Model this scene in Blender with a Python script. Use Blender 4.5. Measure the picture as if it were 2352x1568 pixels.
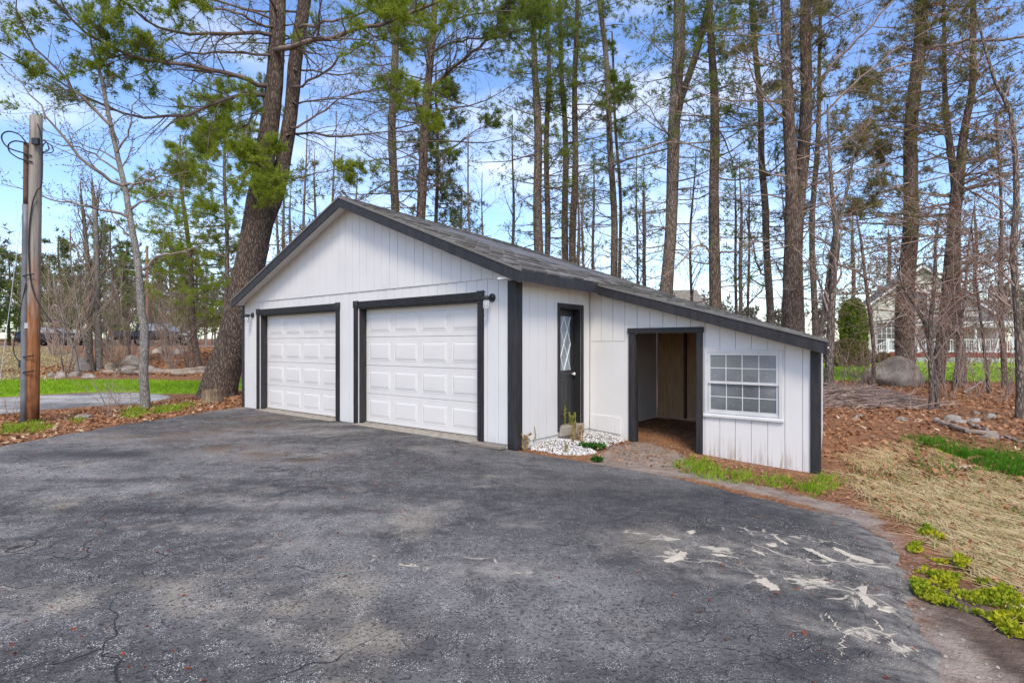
import bpy, bmesh, math, random
import numpy as np
from mathutils import Vector, Matrix

for o in list(bpy.data.objects):
    bpy.data.objects.remove(o)
SC = bpy.context.scene
COL = SC.collection

# ---------------------------------------------------------------- camera, sky, sun, exposure
CAM_H = 1.43
FV, CXV, HZV = 1298.3, 1176.0, 793.0          # focal length, centre and horizon in pixels of a 2352 x 1568 picture
cam = bpy.data.cameras.new('Camera')
camo = bpy.data.objects.new('Camera', cam)
COL.objects.link(camo)
camo.location = (0, 0, CAM_H)
camo.rotation_euler = (math.radians(90), 0, 0)
cam.sensor_width = 36
cam.lens = 36 * FV / 2352
cam.shift_y = (HZV - 784) / 2352
cam.clip_start = 0.05
cam.clip_end = 3000
SC.camera = camo

SUN_EL, SUN_AZ = math.radians(50), math.radians(175)   # azimuth from +Y (view direction) clockwise
wd = bpy.data.worlds.new('World')
SC.world = wd
wd.use_nodes = True
wn, wl = wd.node_tree.nodes, wd.node_tree.links
wn.clear()
w_out = wn.new('ShaderNodeOutputWorld')
w_bg = wn.new('ShaderNodeBackground')
w_sky = wn.new('ShaderNodeTexSky')
w_sky.sky_type = 'NISHITA'
w_sky.sun_disc = False
w_sky.sun_elevation = SUN_EL
w_sky.sun_rotation = SUN_AZ
w_sky.air_density = 1.0
w_sky.dust_density = 1.0
w_sky.ozone_density = 2.0
w_hs = wn.new('ShaderNodeHueSaturation')
w_hs.inputs['Saturation'].default_value = 1.15
w_hs.inputs['Hue'].default_value = 0.509
w_hs.inputs['Value'].default_value = 1.35
w_tc = wn.new('ShaderNodeTexCoord')
w_map = wn.new('ShaderNodeMapping')
w_map.inputs['Scale'].default_value = (1.0, 1.0, 3.2)
w_map.inputs['Location'].default_value = (0.62, 0.1, 0.25)
w_n = wn.new('ShaderNodeTexNoise')
w_n.inputs['Scale'].default_value = 2.3
w_n.inputs['Detail'].default_value = 7
w_n.inputs['Roughness'].default_value = 0.56
w_r = wn.new('ShaderNodeValToRGB')
w_r.color_ramp.elements[0].position = 0.50
w_r.color_ramp.elements[0].color = (0, 0, 0, 1)
w_r.color_ramp.elements[1].position = 0.86
w_r.color_ramp.elements[1].color = (0.9, 0.9, 0.9, 1)
w_mix = wn.new('ShaderNodeMixRGB')
w_mix.inputs['Color2'].default_value = (7.0, 7.1, 7.4, 1)
wl.new(w_tc.outputs['Generated'], w_map.inputs['Vector'])
wl.new(w_map.outputs['Vector'], w_n.inputs['Vector'])
wl.new(w_n.outputs['Fac'], w_r.inputs['Fac'])
wl.new(w_r.outputs['Color'], w_mix.inputs['Fac'])
wl.new(w_sky.outputs['Color'], w_hs.inputs['Color'])
wl.new(w_hs.outputs['Color'], w_mix.inputs['Color1'])
wl.new(w_mix.outputs['Color'], w_bg.inputs['Color'])
w_bg.inputs['Strength'].default_value = 0.15
wl.new(w_bg.outputs['Background'], w_out.inputs['Surface'])

sl = bpy.data.lights.new('Sun', 'SUN')
sl.energy = 2.1
sl.angle = math.radians(16)
sl.color = (1.0, 0.915, 0.775)
so = bpy.data.objects.new('Sun', sl)
COL.objects.link(so)
sd = Vector((math.sin(SUN_AZ) * math.cos(SUN_EL), math.cos(SUN_AZ) * math.cos(SUN_EL), math.sin(SUN_EL)))
so.rotation_euler = sd.to_track_quat('Z', 'Y').to_euler()
so.location = sd * 60

SC.view_settings.view_transform = 'Standard'
SC.view_settings.look = 'None'
SC.view_settings.gamma = 1
SC.view_settings.use_curve_mapping = False
SC.view_settings.exposure = 0.56
SC.render.engine = 'CYCLES'
SC.cycles.max_bounces = 5
SC.cycles.diffuse_bounces = 3
SC.cycles.transparent_max_bounces = 6

# ---------------------------------------------------------------- helpers
def smooth(a, b, x):
    t = np.clip((np.asarray(x, float) - a) / (b - a), 0, 1)
    return t * t * (3 - 2 * t)

def lattice(x, y, s, seed):
    """value noise on numpy arrays"""
    x = np.asarray(x, float) / s; y = np.asarray(y, float) / s
    xi = np.floor(x).astype(np.int64); yi = np.floor(y).astype(np.int64)
    fx = x - xi; fy = y - yi
    fx = fx * fx * (3 - 2 * fx); fy = fy * fy * (3 - 2 * fy)
    def hsh(a, b):
        v = np.sin((a * 127.1 + b * 311.7 + seed * 74.7)) * 43758.5453
        return v - np.floor(v)
    return (hsh(xi, yi) * (1 - fx) + hsh(xi + 1, yi) * fx) * (1 - fy) + (hsh(xi, yi + 1) * (1 - fx) + hsh(xi + 1, yi + 1) * fx) * fy

def fbm(x, y, s, seed=0):
    return lattice(x, y, s, seed) * 0.55 + lattice(x, y, s * 0.45, seed + 3) * 0.3 + lattice(x, y, s * 0.2, seed + 7) * 0.15

def ground(x, y):
    x = np.asarray(x, float); y = np.asarray(y, float)
    d2 = (x - 4.2) ** 2 + (y - 6.7) ** 2
    z = -0.235 * np.exp(-d2 / (2 * 2.3 ** 2))
    z = z + 0.34 * smooth(11, 40, y)
    z = z + 1.02 * smooth(24, 41, y) * smooth(4, -8, x)
    z = z + 3.0 * smooth(70, 260, y) 
    far = smooth(7.5, 12, np.maximum(np.abs(x), np.abs(y - 3) * 0.9))
    z = z + far * (fbm(x, y, 2.6, 5) - 0.5) * 0.10 * (1 - smooth(21, 24, y) * smooth(8, 10, x) * 0.7)
    return z

def gz(x, y):
    return float(ground(x, y))

def hit(vx, vy, zoff=0.0):
    """point where the ray through a picture position meets the ground"""
    qx, qz = (vx - CXV) / FV, -(vy - HZV) / FV
    lo = 1.0
    d = 1.0
    while d < 200:
        if CAM_H + qz * d < gz(qx * d, d) + zoff:
            break
        lo = d
        d *= 1.02
    hi = d
    for _ in range(30):
        m = 0.5 * (lo + hi)
        if CAM_H + qz * m < gz(qx * m, m) + zoff: hi = m
        else: lo = m
    return (qx * hi, hi, CAM_H + qz * hi)

def at(vx, vy, d):
    return Vector(((vx - CXV) / FV * d, d, CAM_H - (vy - HZV) / FV * d))

def mesh_np(name, V, faces, mat=None, smooth_shade=False):
    """faces: list of integer arrays (k,3) or (k,4)"""
    me = bpy.data.meshes.new(name)
    V = np.ascontiguousarray(V, dtype=np.float32)
    me.vertices.add(len(V))
    me.vertices.foreach_set('co', V.ravel())
    faces = [np.asarray(f, dtype=np.int32) for f in faces if len(f)]
    nl = sum(f.size for f in faces); npoly = sum(len(f) for f in faces)
    me.loops.add(nl); me.polygons.add(npoly)
    me.loops.foreach_set('vertex_index', np.concatenate([f.ravel() for f in faces]))
    st = []; off = 0
    for f in faces:
        st.append(off + np.arange(len(f), dtype=np.int32) * f.shape[1]); off += f.size
    me.polygons.foreach_set('loop_start', np.concatenate(st).astype(np.int32))
    me.update(calc_edges=True)
    if smooth_shade:
        me.polygons.foreach_set('use_smooth', np.ones(npoly, dtype=bool))
    if mat is not None:
        me.materials.append(mat)
    me.validate()
    return me

def link(name, me, parent=None, loc=(0, 0, 0), rot=(0, 0, 0)):
    o = bpy.data.objects.new(name, me)
    COL.objects.link(o)
    o.location = loc
    o.rotation_euler = rot
    if parent is not None: o.parent = parent
    return o

def empty(name, label=None, cat=None, loc=(0, 0, 0), rz=0.0, group=None):
    o = bpy.data.objects.new(name, None)
    COL.objects.link(o)
    o.location = loc
    o.rotation_euler = (0, 0, rz)
    o.empty_display_size = 0.2
    tag(o, label, cat, group)
    return o

def tag(o, label=None, cat=None, group=None, kind=None):
    if label: o['label'] = label
    if cat: o['category'] = cat
    if group: o['group'] = group
    if kind: o['kind'] = kind
    return o

class MB:
    """collects simple solids; build() makes ONE mesh object"""
    def __init__(self): self.v = []; self.f = []
    def poly(self, pts, faces):
        n = len(self.v)
        self.v += [tuple(p) for p in pts]
        self.f += [tuple(i + n for i in f) for f in faces]
        return self
    def box(self, x0, x1, y0, y1, z0, z1):
        p = [(x0, y0, z0), (x1, y0, z0), (x1, y1, z0), (x0, y1, z0), (x0, y0, z1), (x1, y0, z1), (x1, y1, z1), (x0, y1, z1)]
        return self.hexa(p)
    def hexa(self, p):
        return self.poly(p, [(0, 3, 2, 1), (4, 5, 6, 7), (0, 1, 5, 4), (1, 2, 6, 5), (2, 3, 7, 6), (3, 0, 4, 7)])
    def prism(self, a, b):
        """two equal rings of points a (front) and b (back)"""
        n = len(a)
        return self.poly(list(a) + list(b), [tuple(range(n)), tuple(range(2 * n - 1, n - 1, -1))] + [(i, i + n, (i + 1) % n + n, (i + 1) % n) for i in range(n)])
    def cyl(self, p0, p1, r0, r1=None, s=12, caps=True):
        r1 = r0 if r1 is None else r1
        p0, p1 = Vector(p0), Vector(p1)
        t = (p1 - p0).normalized()
        ref = Vector((0, 0, 1)) if abs(t.z) < 0.9 else Vector((1, 0, 0))
        a = t.cross(ref).normalized(); b = t.cross(a)
        n = len(self.v)
        for p, r in ((p0, r0), (p1, r1)):
            for i in range(s):
                an = 2 * math.pi * i / s
                self.v.append(tuple(p + (a * math.cos(an) + b * math.sin(an)) * r))
        for i in range(s):
            self.f.append((n + i, n + (i + 1) % s, n + s + (i + 1) % s, n + s + i))
        if caps:
            self.f.append(tuple(n + i for i in range(s - 1, -1, -1)))
            self.f.append(tuple(n + s + i for i in range(s)))
        return self
    def path(self, pts, r, s=8):
        pts = [Vector(p) for p in pts]
        n = len(self.v); m = len(pts)
        for k, p in enumerate(pts):
            t = (pts[min(k + 1, m - 1)] - pts[max(k - 1, 0)]).normalized()
            ref = Vector((0.31, 0.2, 0.93)) if abs(t.z) < 0.85 else Vector((0.94, 0.33, 0.1))
            a = t.cross(ref).normalized(); b = t.cross(a)
            rr = r[k] if hasattr(r, '__len__') else r
            for i in range(s):
                an = 2 * math.pi * i / s
                self.v.append(tuple(p + (a * math.cos(an) + b * math.sin(an)) * rr))
        for k in range(m - 1):
            for i in range(s):
                self.f.append((n + k * s + i, n + k * s + (i + 1) % s, n + (k + 1) * s + (i + 1) % s, n + (k + 1) * s + i))
        self.f.append(tuple(n + i for i in range(s - 1, -1, -1)))
        self.f.append(tuple(n + (m - 1) * s + i for i in range(s)))
        return self
    def lathe(self, prof, c=(0, 0, 0), s=16):
        n = len(self.v); m = len(prof)
        for r, z in prof:
            for i in range(s):
                an = 2 * math.pi * i / s
                self.v.append((c[0] + r * math.cos(an), c[1] + r * math.sin(an), c[2] + z))
        for k in range(m - 1):
            for i in range(s):
                self.f.append((n + k * s + i, n + k * s + (i + 1) % s, n + (k + 1) * s + (i + 1) % s, n + (k + 1) * s + i))
        self.f.append(tuple(n + i for i in range(s - 1, -1, -1)))
        self.f.append(tuple(n + (m - 1) * s + i for i in range(s)))
        return self
    def mesh(self, name, mat, bevel=0.0, smooth_shade=False):
        me = bpy.data.meshes.new(name)
        me.from_pydata(self.v, [], self.f)
        if bevel > 0:
            bm = bmesh.new(); bm.from_mesh(me)
            bmesh.ops.bevel(bm, geom=bm.edges[:], offset=bevel, segments=1, affect='EDGES', clamp_overlap=True)
            bm.to_mesh(me); bm.free()
        me.update()
        if smooth_shade:
            for p in me.polygons: p.use_smooth = True
        if mat is not None: me.materials.append(mat)
        return me
    def build(self, name, mat, parent=None, bevel=0.0, smooth_shade=False, loc=(0, 0, 0), rot=(0, 0, 0)):
        return link(name, self.mesh(name, mat, bevel, smooth_shade), parent, loc, rot)

# ---------------------------------------------------------------- materials
class NT:
    def __init__(self, name):
        self.m = bpy.data.materials.new(name); self.m.use_nodes = True
        self.t = self.m.node_tree; self.n = self.t.nodes; self.l = self.t.links
        self.n.clear()
        self.out = self.n.new('ShaderNodeOutputMaterial')
        self.p = self.n.new('ShaderNodeBsdfPrincipled')
        self.l.new(self.p.outputs[0], self.out.inputs['Surface'])
        self.tc = self.n.new('ShaderNodeTexCoord')
    def coord(self, scale=(1, 1, 1), kind='Object', loc=(0, 0, 0)):
        mp = self.n.new('ShaderNodeMapping')
        mp.inputs['Scale'].default_value = scale
        mp.inputs['Location'].default_value = loc
        self.l.new(self.tc.outputs[kind], mp.inputs['Vector'])
        return mp.outputs['Vector']
    def noise(self, vec, scale, detail=4, rough=0.6, dist=0.0):
        n = self.n.new('ShaderNodeTexNoise')
        n.inputs['Scale'].default_value = scale; n.inputs['Detail'].default_value = detail
        n.inputs['Roughness'].default_value = rough; n.inputs['Distortion'].default_value = dist
        self.l.new(vec, n.inputs['Vector'])
        return n.outputs['Fac']
    def voro(self, vec, scale, feature='DISTANCE_TO_EDGE'):
        n = self.n.new('ShaderNodeTexVoronoi'); n.feature = feature
        n.inputs['Scale'].default_value = scale
        self.l.new(vec, n.inputs['Vector'])
        return n.outputs[0]
    def ramp(self, fac, a, b, lo=0.0, hi=1.0):
        r = self.n.new('ShaderNodeMapRange')
        r.inputs['From Min'].default_value = a; r.inputs['From Max'].default_value = b
        r.inputs['To Min'].default_value = lo; r.inputs['To Max'].default_value = hi
        r.interpolation_type = 'SMOOTHSTEP'
        self.l.new(fac, r.inputs['Value'])
        return r.outputs[0]
    def mix(self, fac, c1, c2):
        m = self.n.new('ShaderNodeMixRGB')
        for s, c in (('Fac', fac), ('Color1', c1), ('Color2', c2)):
            if hasattr(c, 'links') or hasattr(c, 'is_linked'): self.l.new(c, m.inputs[s])
            elif isinstance(c, (int, float)): m.inputs[s].default_value = c
            else: m.inputs[s].default_value = tuple(c) + (1,) if len(c) == 3 else c
        return m.outputs[0]
    def math(self, op, a, b=0.5):
        m = self.n.new('ShaderNodeMath'); m.operation = op
        for i, c in ((0, a), (1, b)):
            if isinstance(c, (int, float)): m.inputs[i].default_value = c
            else: self.l.new(c, m.inputs[i])
        return m.outputs[0]
    def attr(self, name):
        a = self.n.new('ShaderNodeAttribute'); a.attribute_name = name
        return a.outputs['Fac']
    def vadd(self, vec, fac_col, amt):
        s = self.n.new('ShaderNodeVectorMath'); s.operation = 'SCALE'
        self.l.new(fac_col, s.inputs[0]); s.inputs['Scale'].default_value = amt
        a = self.n.new('ShaderNodeVectorMath'); a.operation = 'ADD'
        self.l.new(vec, a.inputs[0]); self.l.new(s.outputs[0], a.inputs[1])
        return a.outputs[0]
    def noisecol(self, vec, scale, detail=3):
        n = self.n.new('ShaderNodeTexNoise')
        n.inputs['Scale'].default_value = scale; n.inputs['Detail'].default_value = detail
        self.l.new(vec, n.inputs['Vector'])
        return n.outputs['Color']
    def set(self, col=None, rough=None, bump=None, bstr=0.3, bdist=0.02, spec=None):
        if col is not None:
            if isinstance(col, tuple): self.p.inputs['Base Color'].default_value = col + (1,)
            else: self.l.new(col, self.p.inputs['Base Color'])
        if rough is not None:
            if isinstance(rough, (int, float)): self.p.inputs['Roughness'].default_value = rough
            else: self.l.new(rough, self.p.inputs['Roughness'])
        if spec is not None: self.p.inputs['Specular IOR Level'].default_value = spec
        if bump is not None:
            b = self.n.new('ShaderNodeBump'); b.inputs['Strength'].default_value = bstr; b.inputs['Distance'].default_value = bdist
            self.l.new(bump, b.inputs['Height']); self.l.new(b.outputs[0], self.p.inputs['Normal'])
        return self.m

def plain(name, c1, c2, scale=8, rough=0.7, stretch=(1, 1, 1), bump=0.2, bd=0.01, spec=0.3, detail=5):
    t = NT(name); v = t.coord(stretch)
    f = t.noise(v, scale, detail)
    return t.set(t.mix(t.ramp(f, 0.3, 0.7), c1, c2), rough, f, bump, bd, spec)

M = {}
def paint_mat(name, base, dirty, stain_h=0.22):
    t = NT(name)
    v = t.coord((1, 1, 1)); vs = t.coord((14, 14, 1.0)); vh = t.coord((3, 3, 55))
    n1 = t.noise(v, 1.3, 5); n2 = t.noise(vs, 2.2, 5); n3 = t.noise(vh, 3.0, 3)
    col = t.mix(t.ramp(n1, 0.35, 0.75), base, tuple(c * 0.93 for c in base))
    col = t.mix(t.ramp(n2, 0.52, 0.85, 0, 0.30), col, dirty)
    sep = t.n.new('ShaderNodeSeparateXYZ'); t.l.new(t.tc.outputs['Object'], sep.inputs[0])
    low = t.ramp(sep.outputs['Z'], stain_h, -0.25)
    low2 = t.math('MULTIPLY', low, t.ramp(n2, 0.44, 0.68))
    col = t.mix(t.math('MULTIPLY', low2, 0.8), col, (0.34, 0.26, 0.19))
    chip = t.ramp(t.noise(t.coord((9, 9, 4)), 5.5, 4), 0.71, 0.74)
    col = t.mix(t.math('MULTIPLY', chip, t.ramp(n1, 0.5, 0.62)), col, (0.30, 0.28, 0.26))
    b = t.math('ADD', t.math('MULTIPLY', n3, 0.6), n2)
    return t.set(col, 0.62, b, 0.22, 0.006, 0.3)
M['white'] = paint_mat('white_siding_paint', (0.675, 0.652, 0.622), (0.52, 0.50, 0.47))
M['whitetrim'] = plain('white_trim_paint', (0.77, 0.75, 0.715), (0.69, 0.67, 0.64), 6, 0.5, bump=0.05)
M['door'] = plain('white_steel_door', (0.70, 0.665, 0.62), (0.655, 0.62, 0.58), 2.0, 0.42, bump=0.02, spec=0.5)
t = NT('black_trim_paint'); v = t.coord((8, 8, 1.2)); n = t.noise(v, 3, 5)
col = t.mix(t.ramp(n, 0.3, 0.7), (0.018, 0.017, 0.018), (0.036, 0.033, 0.034))
ch = t.ramp(t.noise(t.coord((10, 10, 5)), 4, 4), 0.72, 0.75)
M['black'] = t.set(t.mix(ch, col, (0.35, 0.34, 0.33)), 0.55, n, 0.3, 0.006, 0.35)
M['metal_black'] = plain('black_metal', (0.012, 0.012, 0.013), (0.02, 0.02, 0.021), 20, 0.35, bump=0.02, spec=0.5)
M['seal'] = plain('rubber_seal', (0.012, 0.012, 0.012), (0.02, 0.02, 0.02), 20, 0.8)
M['doordark'] = plain('charcoal_door_paint', (0.030, 0.030, 0.033), (0.042, 0.041, 0.044), 5, 0.45, bump=0.05, spec=0.45)
M['concrete'] = plain('concrete', (0.36, 0.32, 0.26), (0.24, 0.21, 0.17), 9, 0.9, bump=0.3)
M['ply'] = plain('raw_plywood', (0.62, 0.42, 0.25), (0.46, 0.29, 0.165), 4, 0.8, (6, 6, 0.8), 0.1)
M['studs'] = plain('old_stud_wood', (0.16, 0.10, 0.06), (0.09, 0.06, 0.04), 6, 0.85, (6, 6, 0.8), 0.2)
M['greywall'] = plain('unpainted_grey_siding', (0.66, 0.63, 0.60), (0.52, 0.50, 0.47), 6, 0.85, (10, 10, 1), 0.2)
M['plank'] = plain('grey_weathered_board', (0.27, 0.225, 0.18), (0.17, 0.145, 0.12), 5, 0.85, (1, 12, 12), 0.3)
M['vinyl'] = plain('white_vinyl_frame', (0.60, 0.59, 0.575), (0.53, 0.52, 0.51), 5, 0.5, bump=0.03)
t = NT('weathered_shingle'); v = t.coord()
oi = t.n.new('ShaderNodeNewGeometry')
n1 = t.noise(v, 2.2, 5); n2 = t.noise(v, 38, 3); 
col = t.mix(oi.outputs['Random Per Island'], (0.075, 0.070, 0.063), (0.25, 0.235, 0.212))
col = t.mix(t.ramp(n1, 0.5, 0.72, 0, 0.7), col, (0.13, 0.105, 0.085))
col = t.mix(t.ramp(n2, 0.55, 0.75, 0, 0.55), col, (0.28, 0.265, 0.24))
M['shingle'] = t.set(col, 0.95, n2, 0.5, 0.01, 0.2)

def glass(name, tint, rough=0.08, dusty=0.35, dust=(0.55, 0.6, 0.66)):
    t = NT(name); v = t.coord()
    n = t.noise(v, 1.1, 2); n2 = t.noise(t.coord((1, 1, 1)), 24, 4)
    f = t.math('MULTIPLY', t.ramp(n, 0.25, 0.8), dusty)
    f = t.math('ADD', f, t.math('MULTIPLY', t.ramp(n2, 0.5, 0.8), dusty * 0.35))
    t.set(t.mix(f, tint, dust), t.math('ADD', t.math('MULTIPLY', f, 0.6), rough), spec=0.6)
    return t.m
M['glass'] = glass('dusty_window_glass', (0.085, 0.09, 0.092), 0.10, 0.38, (0.50, 0.52, 0.54))
M['glassdark'] = glass('dark_window_glass', (0.02, 0.024, 0.028), 0.05, 0.2)
M['frost'] = glass('frosted_door_glass', (0.22, 0.27, 0.30), 0.25, 0.75, (0.5, 0.55, 0.6))
M['carglass'] = glass('car_window_glass', (0.24, 0.29, 0.32), 0.06, 0.4, (0.3, 0.36, 0.4))
t = NT('clear_jar_glass'); t.set((0.86, 0.88, 0.89), 0.06)
t.p.inputs['Transmission Weight'].default_value = 0.75; t.p.inputs['IOR'].default_value = 1.2
M['jar'] = t.m

# asphalt --------------------------------------------------------
def asphalt(name, warm=0.0, light=1.0):
    t = NT(name); v = t.coord()
    big = t.noise(t.coord((0.55, 1.0, 1)), 0.42, 3, 0.6, 0.4)
    mid = t.noise(v, 1.7, 4, 0.7); fine = t.noise(v, 48, 3, 0.7); grit = t.voro(v, 105, 'F1')
    col = t.mix(t.ramp(mid, 0.25, 0.75), (0.032 * light, 0.030 * light, 0.0285 * light), (0.062 * light, 0.058 * light, 0.054 * light))
    wear = t.math('MULTIPLY', t.ramp(big, 0.44, 0.62), t.ramp(mid, 0.25, 0.6))
    col = t.mix(t.math('MULTIPLY', wear, 0.62), col, (0.165 * light, 0.153 * light, 0.138 * light))
    tan = t.ramp(t.noise(t.coord((1, 1, 1), loc=(7, 3, 0)), 0.9, 3, 0.6), 0.55, 0.72, 0, 0.6)
    col = t.mix(tan, col, (0.19 * light, 0.163 * light, 0.122 * light))
    speck = t.math('MULTIPLY', t.ramp(grit, 0.42, 0.18), t.ramp(t.noise(v, 9, 3, 0.75), 0.42, 0.66))
    col = t.mix(t.math('MULTIPLY', speck, 0.95), col, (0.70, 0.66, 0.59))
    col = t.mix(t.ramp(fine, 0.48, 0.66, 0, 0.75), col, (0.012, 0.012, 0.013))
    # cracks
    wob = t.vadd(v, t.noisecol(v, 2.2, 2), 0.55)
    ck = t.voro(wob, 0.95)
    wob2 = t.vadd(v, t.noisecol(v, 5, 2), 0.22)
    ck2 = t.voro(wob2, 2.7)
    m1 = t.ramp(t.noise(t.coord(loc=(3, 9, 0)), 0.5, 3), 0.44, 0.58)
    m2 = t.ramp(t.noise(t.coord(loc=(11, 2, 0)), 0.7, 3), 0.56, 0.66)
    c1 = t.math('MULTIPLY', t.ramp(ck, 0.007, 0.001), m1)
    c2 = t.math('MULTIPLY', t.ramp(ck2, 0.008, 0.002), m2)
    cr = t.math('MAXIMUM', c1, c2)
    col = t.mix(t.math('MULTIPLY', cr, 0.75), col, (0.012, 0.012, 0.012))
    if warm:
        n_s = t.noise(v, 30, 3)
        wm = t.math('MULTIPLY', t.attr('needle'), t.ramp(t.noise(v, 2.6, 5), 0.32, 0.62))
        col = t.mix(t.math('MULTIPLY', wm, 0.75), col, (0.155, 0.095, 0.05))
        dk = t.attr('dark')
        col = t.mix(t.math('MULTIPLY', dk, 0.75), col, (0.030, 0.0285, 0.0275))
        sf = t.attr('sandfill')
        nz = t.math('ADD', t.noise(t.vadd(v, t.noisecol(v, 3, 3), 0.25), 3.4, 4, 0.72), t.math('MULTIPLY', sf, 0.175))
        vein = t.math('MULTIPLY', t.ramp(ck2, 0.030, 0.006), t.ramp(t.noise(v, 5, 3), 0.42, 0.58))
        vein2 = t.math('MULTIPLY', t.ramp(ck, 0.016, 0.004), t.ramp(t.noise(v, 4, 3), 0.40, 0.55))
        vein = t.math('MULTIPLY', t.math('MAXIMUM', vein, vein2), t.ramp(sf, 0.25, 0.7))
        sm = t.math('MAXIMUM', t.math('MULTIPLY', t.ramp(nz, 0.725, 0.775), t.ramp(sf, 0.1, 0.3)), vein)
        sandc = t.mix(n_s, (0.42, 0.36, 0.265), (0.60, 0.53, 0.41))
        sn = t.math('MULTIPLY', t.attr('sandy'), t.ramp(t.noise(v, 9, 5), 0.3, 0.62))
        col = t.mix(t.math('MULTIPLY', sn, 0.6), col, (0.34, 0.30, 0.245))
        col = t.mix(t.math('MULTIPLY', sm, 0.9), col, sandc)
    h = t.math('SUBTRACT', t.math('ADD', fine, t.math('MULTIPLY', grit, -0.7)), t.math('MULTIPLY', cr, 2.0))
    return t.set(col, 0.86, h, 0.55, 0.012, 0.25)
M['asphalt'] = asphalt('driveway_asphalt', 1.0, 2.0)
M['asphalt2'] = asphalt('side_drive_asphalt', 0, 4.2)
M['road'] = asphalt('road_asphalt', 0, 3.6)

# ground ---------------------------------------------------------
t = NT('forest_floor'); v = t.coord()
n0 = t.noise(v, 0.6, 5); n1 = t.noise(v, 4.5, 6, 0.7); n2 = t.noise(v, 33, 3, 0.7)
lit = t.mix(t.ramp(n1, 0.3, 0.7), (0.11, 0.045, 0.022), (0.29, 0.130, 0.060))
lit = t.mix(t.ramp(n2, 0.46, 0.66, 0, 0.8), lit, (0.42, 0.25, 0.14))
lit = t.mix(t.ramp(n0, 0.5, 0.75, 0, 0.6), lit, (0.10, 0.07, 0.045))
grs = t.mix(t.ramp(n1, 0.3, 0.7), (0.155, 0.285, 0.014), (0.29, 0.43, 0.03))
dry = t.mix(t.ramp(n1, 0.3, 0.7), (0.15, 0.11, 0.05), (0.27, 0.21, 0.10))
drt = t.mix(t.ramp(n1, 0.3, 0.7), (0.20, 0.15, 0.115), (0.34, 0.27, 0.215))
sol = t.mix(t.ramp(n1, 0.3, 0.7), (0.09, 0.062, 0.045), (0.18, 0.13, 0.095))
def edge(a, lo=0.30, hi=0.62):
    return t.ramp(t.math('ADD', t.attr(a), t.math('MULTIPLY', t.math('SUBTRACT', n1, 0.5), 0.55)), lo, hi)
c = t.mix(edge('soil'), lit, sol)
c = t.mix(edge('dry'), c, dry)
c = t.mix(edge('dirt'), c, drt)
c = t.mix(edge('grass'), c, grs)
M['ground'] = t.set(c, 0.95, t.math('ADD', n1, n2), 0.6, 0.04, 0.1)

def bark(name, c1, c2, lichen, scale=9, ridge=0.8, lich=(0.58, 0.72)):
    t = NT(name); v = t.coord((1, 1, 0.22)); vo = t.coord()
    w = t.vadd(v, t.noisecol(v, 6, 3), 0.12)
    vo_ = t.voro(w, scale * 2.4)
    n = t.noise(v, scale * 2.6, 6, 0.7)
    f = t.math('ADD', t.math('MULTIPLY', t.ramp(vo_, 0.0, 0.30), 0.55), n)
    col = t.mix(t.ramp(f, 0.45, 1.15), c1, c2)
    col = t.mix(t.math('MULTIPLY', t.ramp(t.noise(vo, 2.4, 6, 0.7), *lich), 0.7), col, lichen)
    return t.set(col, 0.95, f, ridge, 0.03, 0.1)
M['bark'] = bark('pine_bark', (0.085, 0.061, 0.048), (0.255, 0.188, 0.146), (0.25, 0.25, 0.19))
M['bark_b'] = bark('grey_pine_bark', (0.092, 0.072, 0.059), (0.295, 0.238, 0.19), (0.26, 0.28, 0.18), 10)
M['bark_p'] = bark('brown_pine_bark', (0.062, 0.045, 0.036), (0.205, 0.152, 0.118), (0.22, 0.23, 0.155), 10)
M['bark_g'] = bark('smooth_grey_bark', (0.13, 0.115, 0.10), (0.30, 0.275, 0.245), (0.34, 0.34, 0.30), 16, 0.3, (0.5, 0.7))
M['twig'] = plain('twig_bark', (0.105, 0.076, 0.063), (0.235, 0.17, 0.14), 3, 0.9, bump=0)
M['twig_g'] = plain('grey_twig_bark', (0.15, 0.118, 0.10), (0.28, 0.225, 0.19), 3, 0.9, bump=0)
M['twig_r'] = plain('reddish_brown_twig_bark', (0.22, 0.158, 0.128), (0.42, 0.31, 0.25), 3, 0.9, bump=0)

def leafmat(name, c1, c2, trans=0.45, scale=0.9):
    t = NT(name); v = t.coord()
    g = t.n.new('ShaderNodeNewGeometry')
    n = t.noise(v, scale, 4)
    f = t.math('ADD', t.math('MULTIPLY', t.ramp(n, 0.3, 0.7), 0.6), t.math('MULTIPLY', g.outputs['Random Per Island'], 0.4))
    col = t.mix(f, c1, c2)
    d = t.n.new('ShaderNodeBsdfDiffuse'); tr = t.n.new('ShaderNodeBsdfTranslucent'); mx = t.n.new('ShaderNodeMixShader')
    t.l.new(col, d.inputs[0]); t.l.new(col, tr.inputs[0]); mx.inputs[0].default_value = trans
    t.l.new(d.outputs[0], mx.inputs[1]); t.l.new(tr.outputs[0], mx.inputs[2])
    t.l.new(mx.outputs[0], t.out.inputs['Surface'])
    return t.m
M['needle'] = leafmat('pine_needles', (0.12, 0.185, 0.030), (0.26, 0.32, 0.062))
M['needle_b'] = leafmat('bright_pine_needles', (0.17, 0.25, 0.024), (0.37, 0.42, 0.060))
M['needle_o'] = leafmat('olive_pine_needles', (0.15, 0.15, 0.045), (0.29, 0.255, 0.10))
M['needle_d'] = leafmat('dark_spruce_needles', (0.11, 0.155, 0.045), (0.24, 0.27, 0.09))
M['bud'] = leafmat('spring_buds', (0.13, 0.13, 0.03), (0.24, 0.19, 0.06))
M['bud_r'] = leafmat('red_maple_buds', (0.20, 0.085, 0.06), (0.29, 0.15, 0.09))
M['cedar'] = leafmat('cedar_foliage', (0.07, 0.12, 0.014), (0.20, 0.25, 0.03), 0.15, 2.5)
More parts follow.
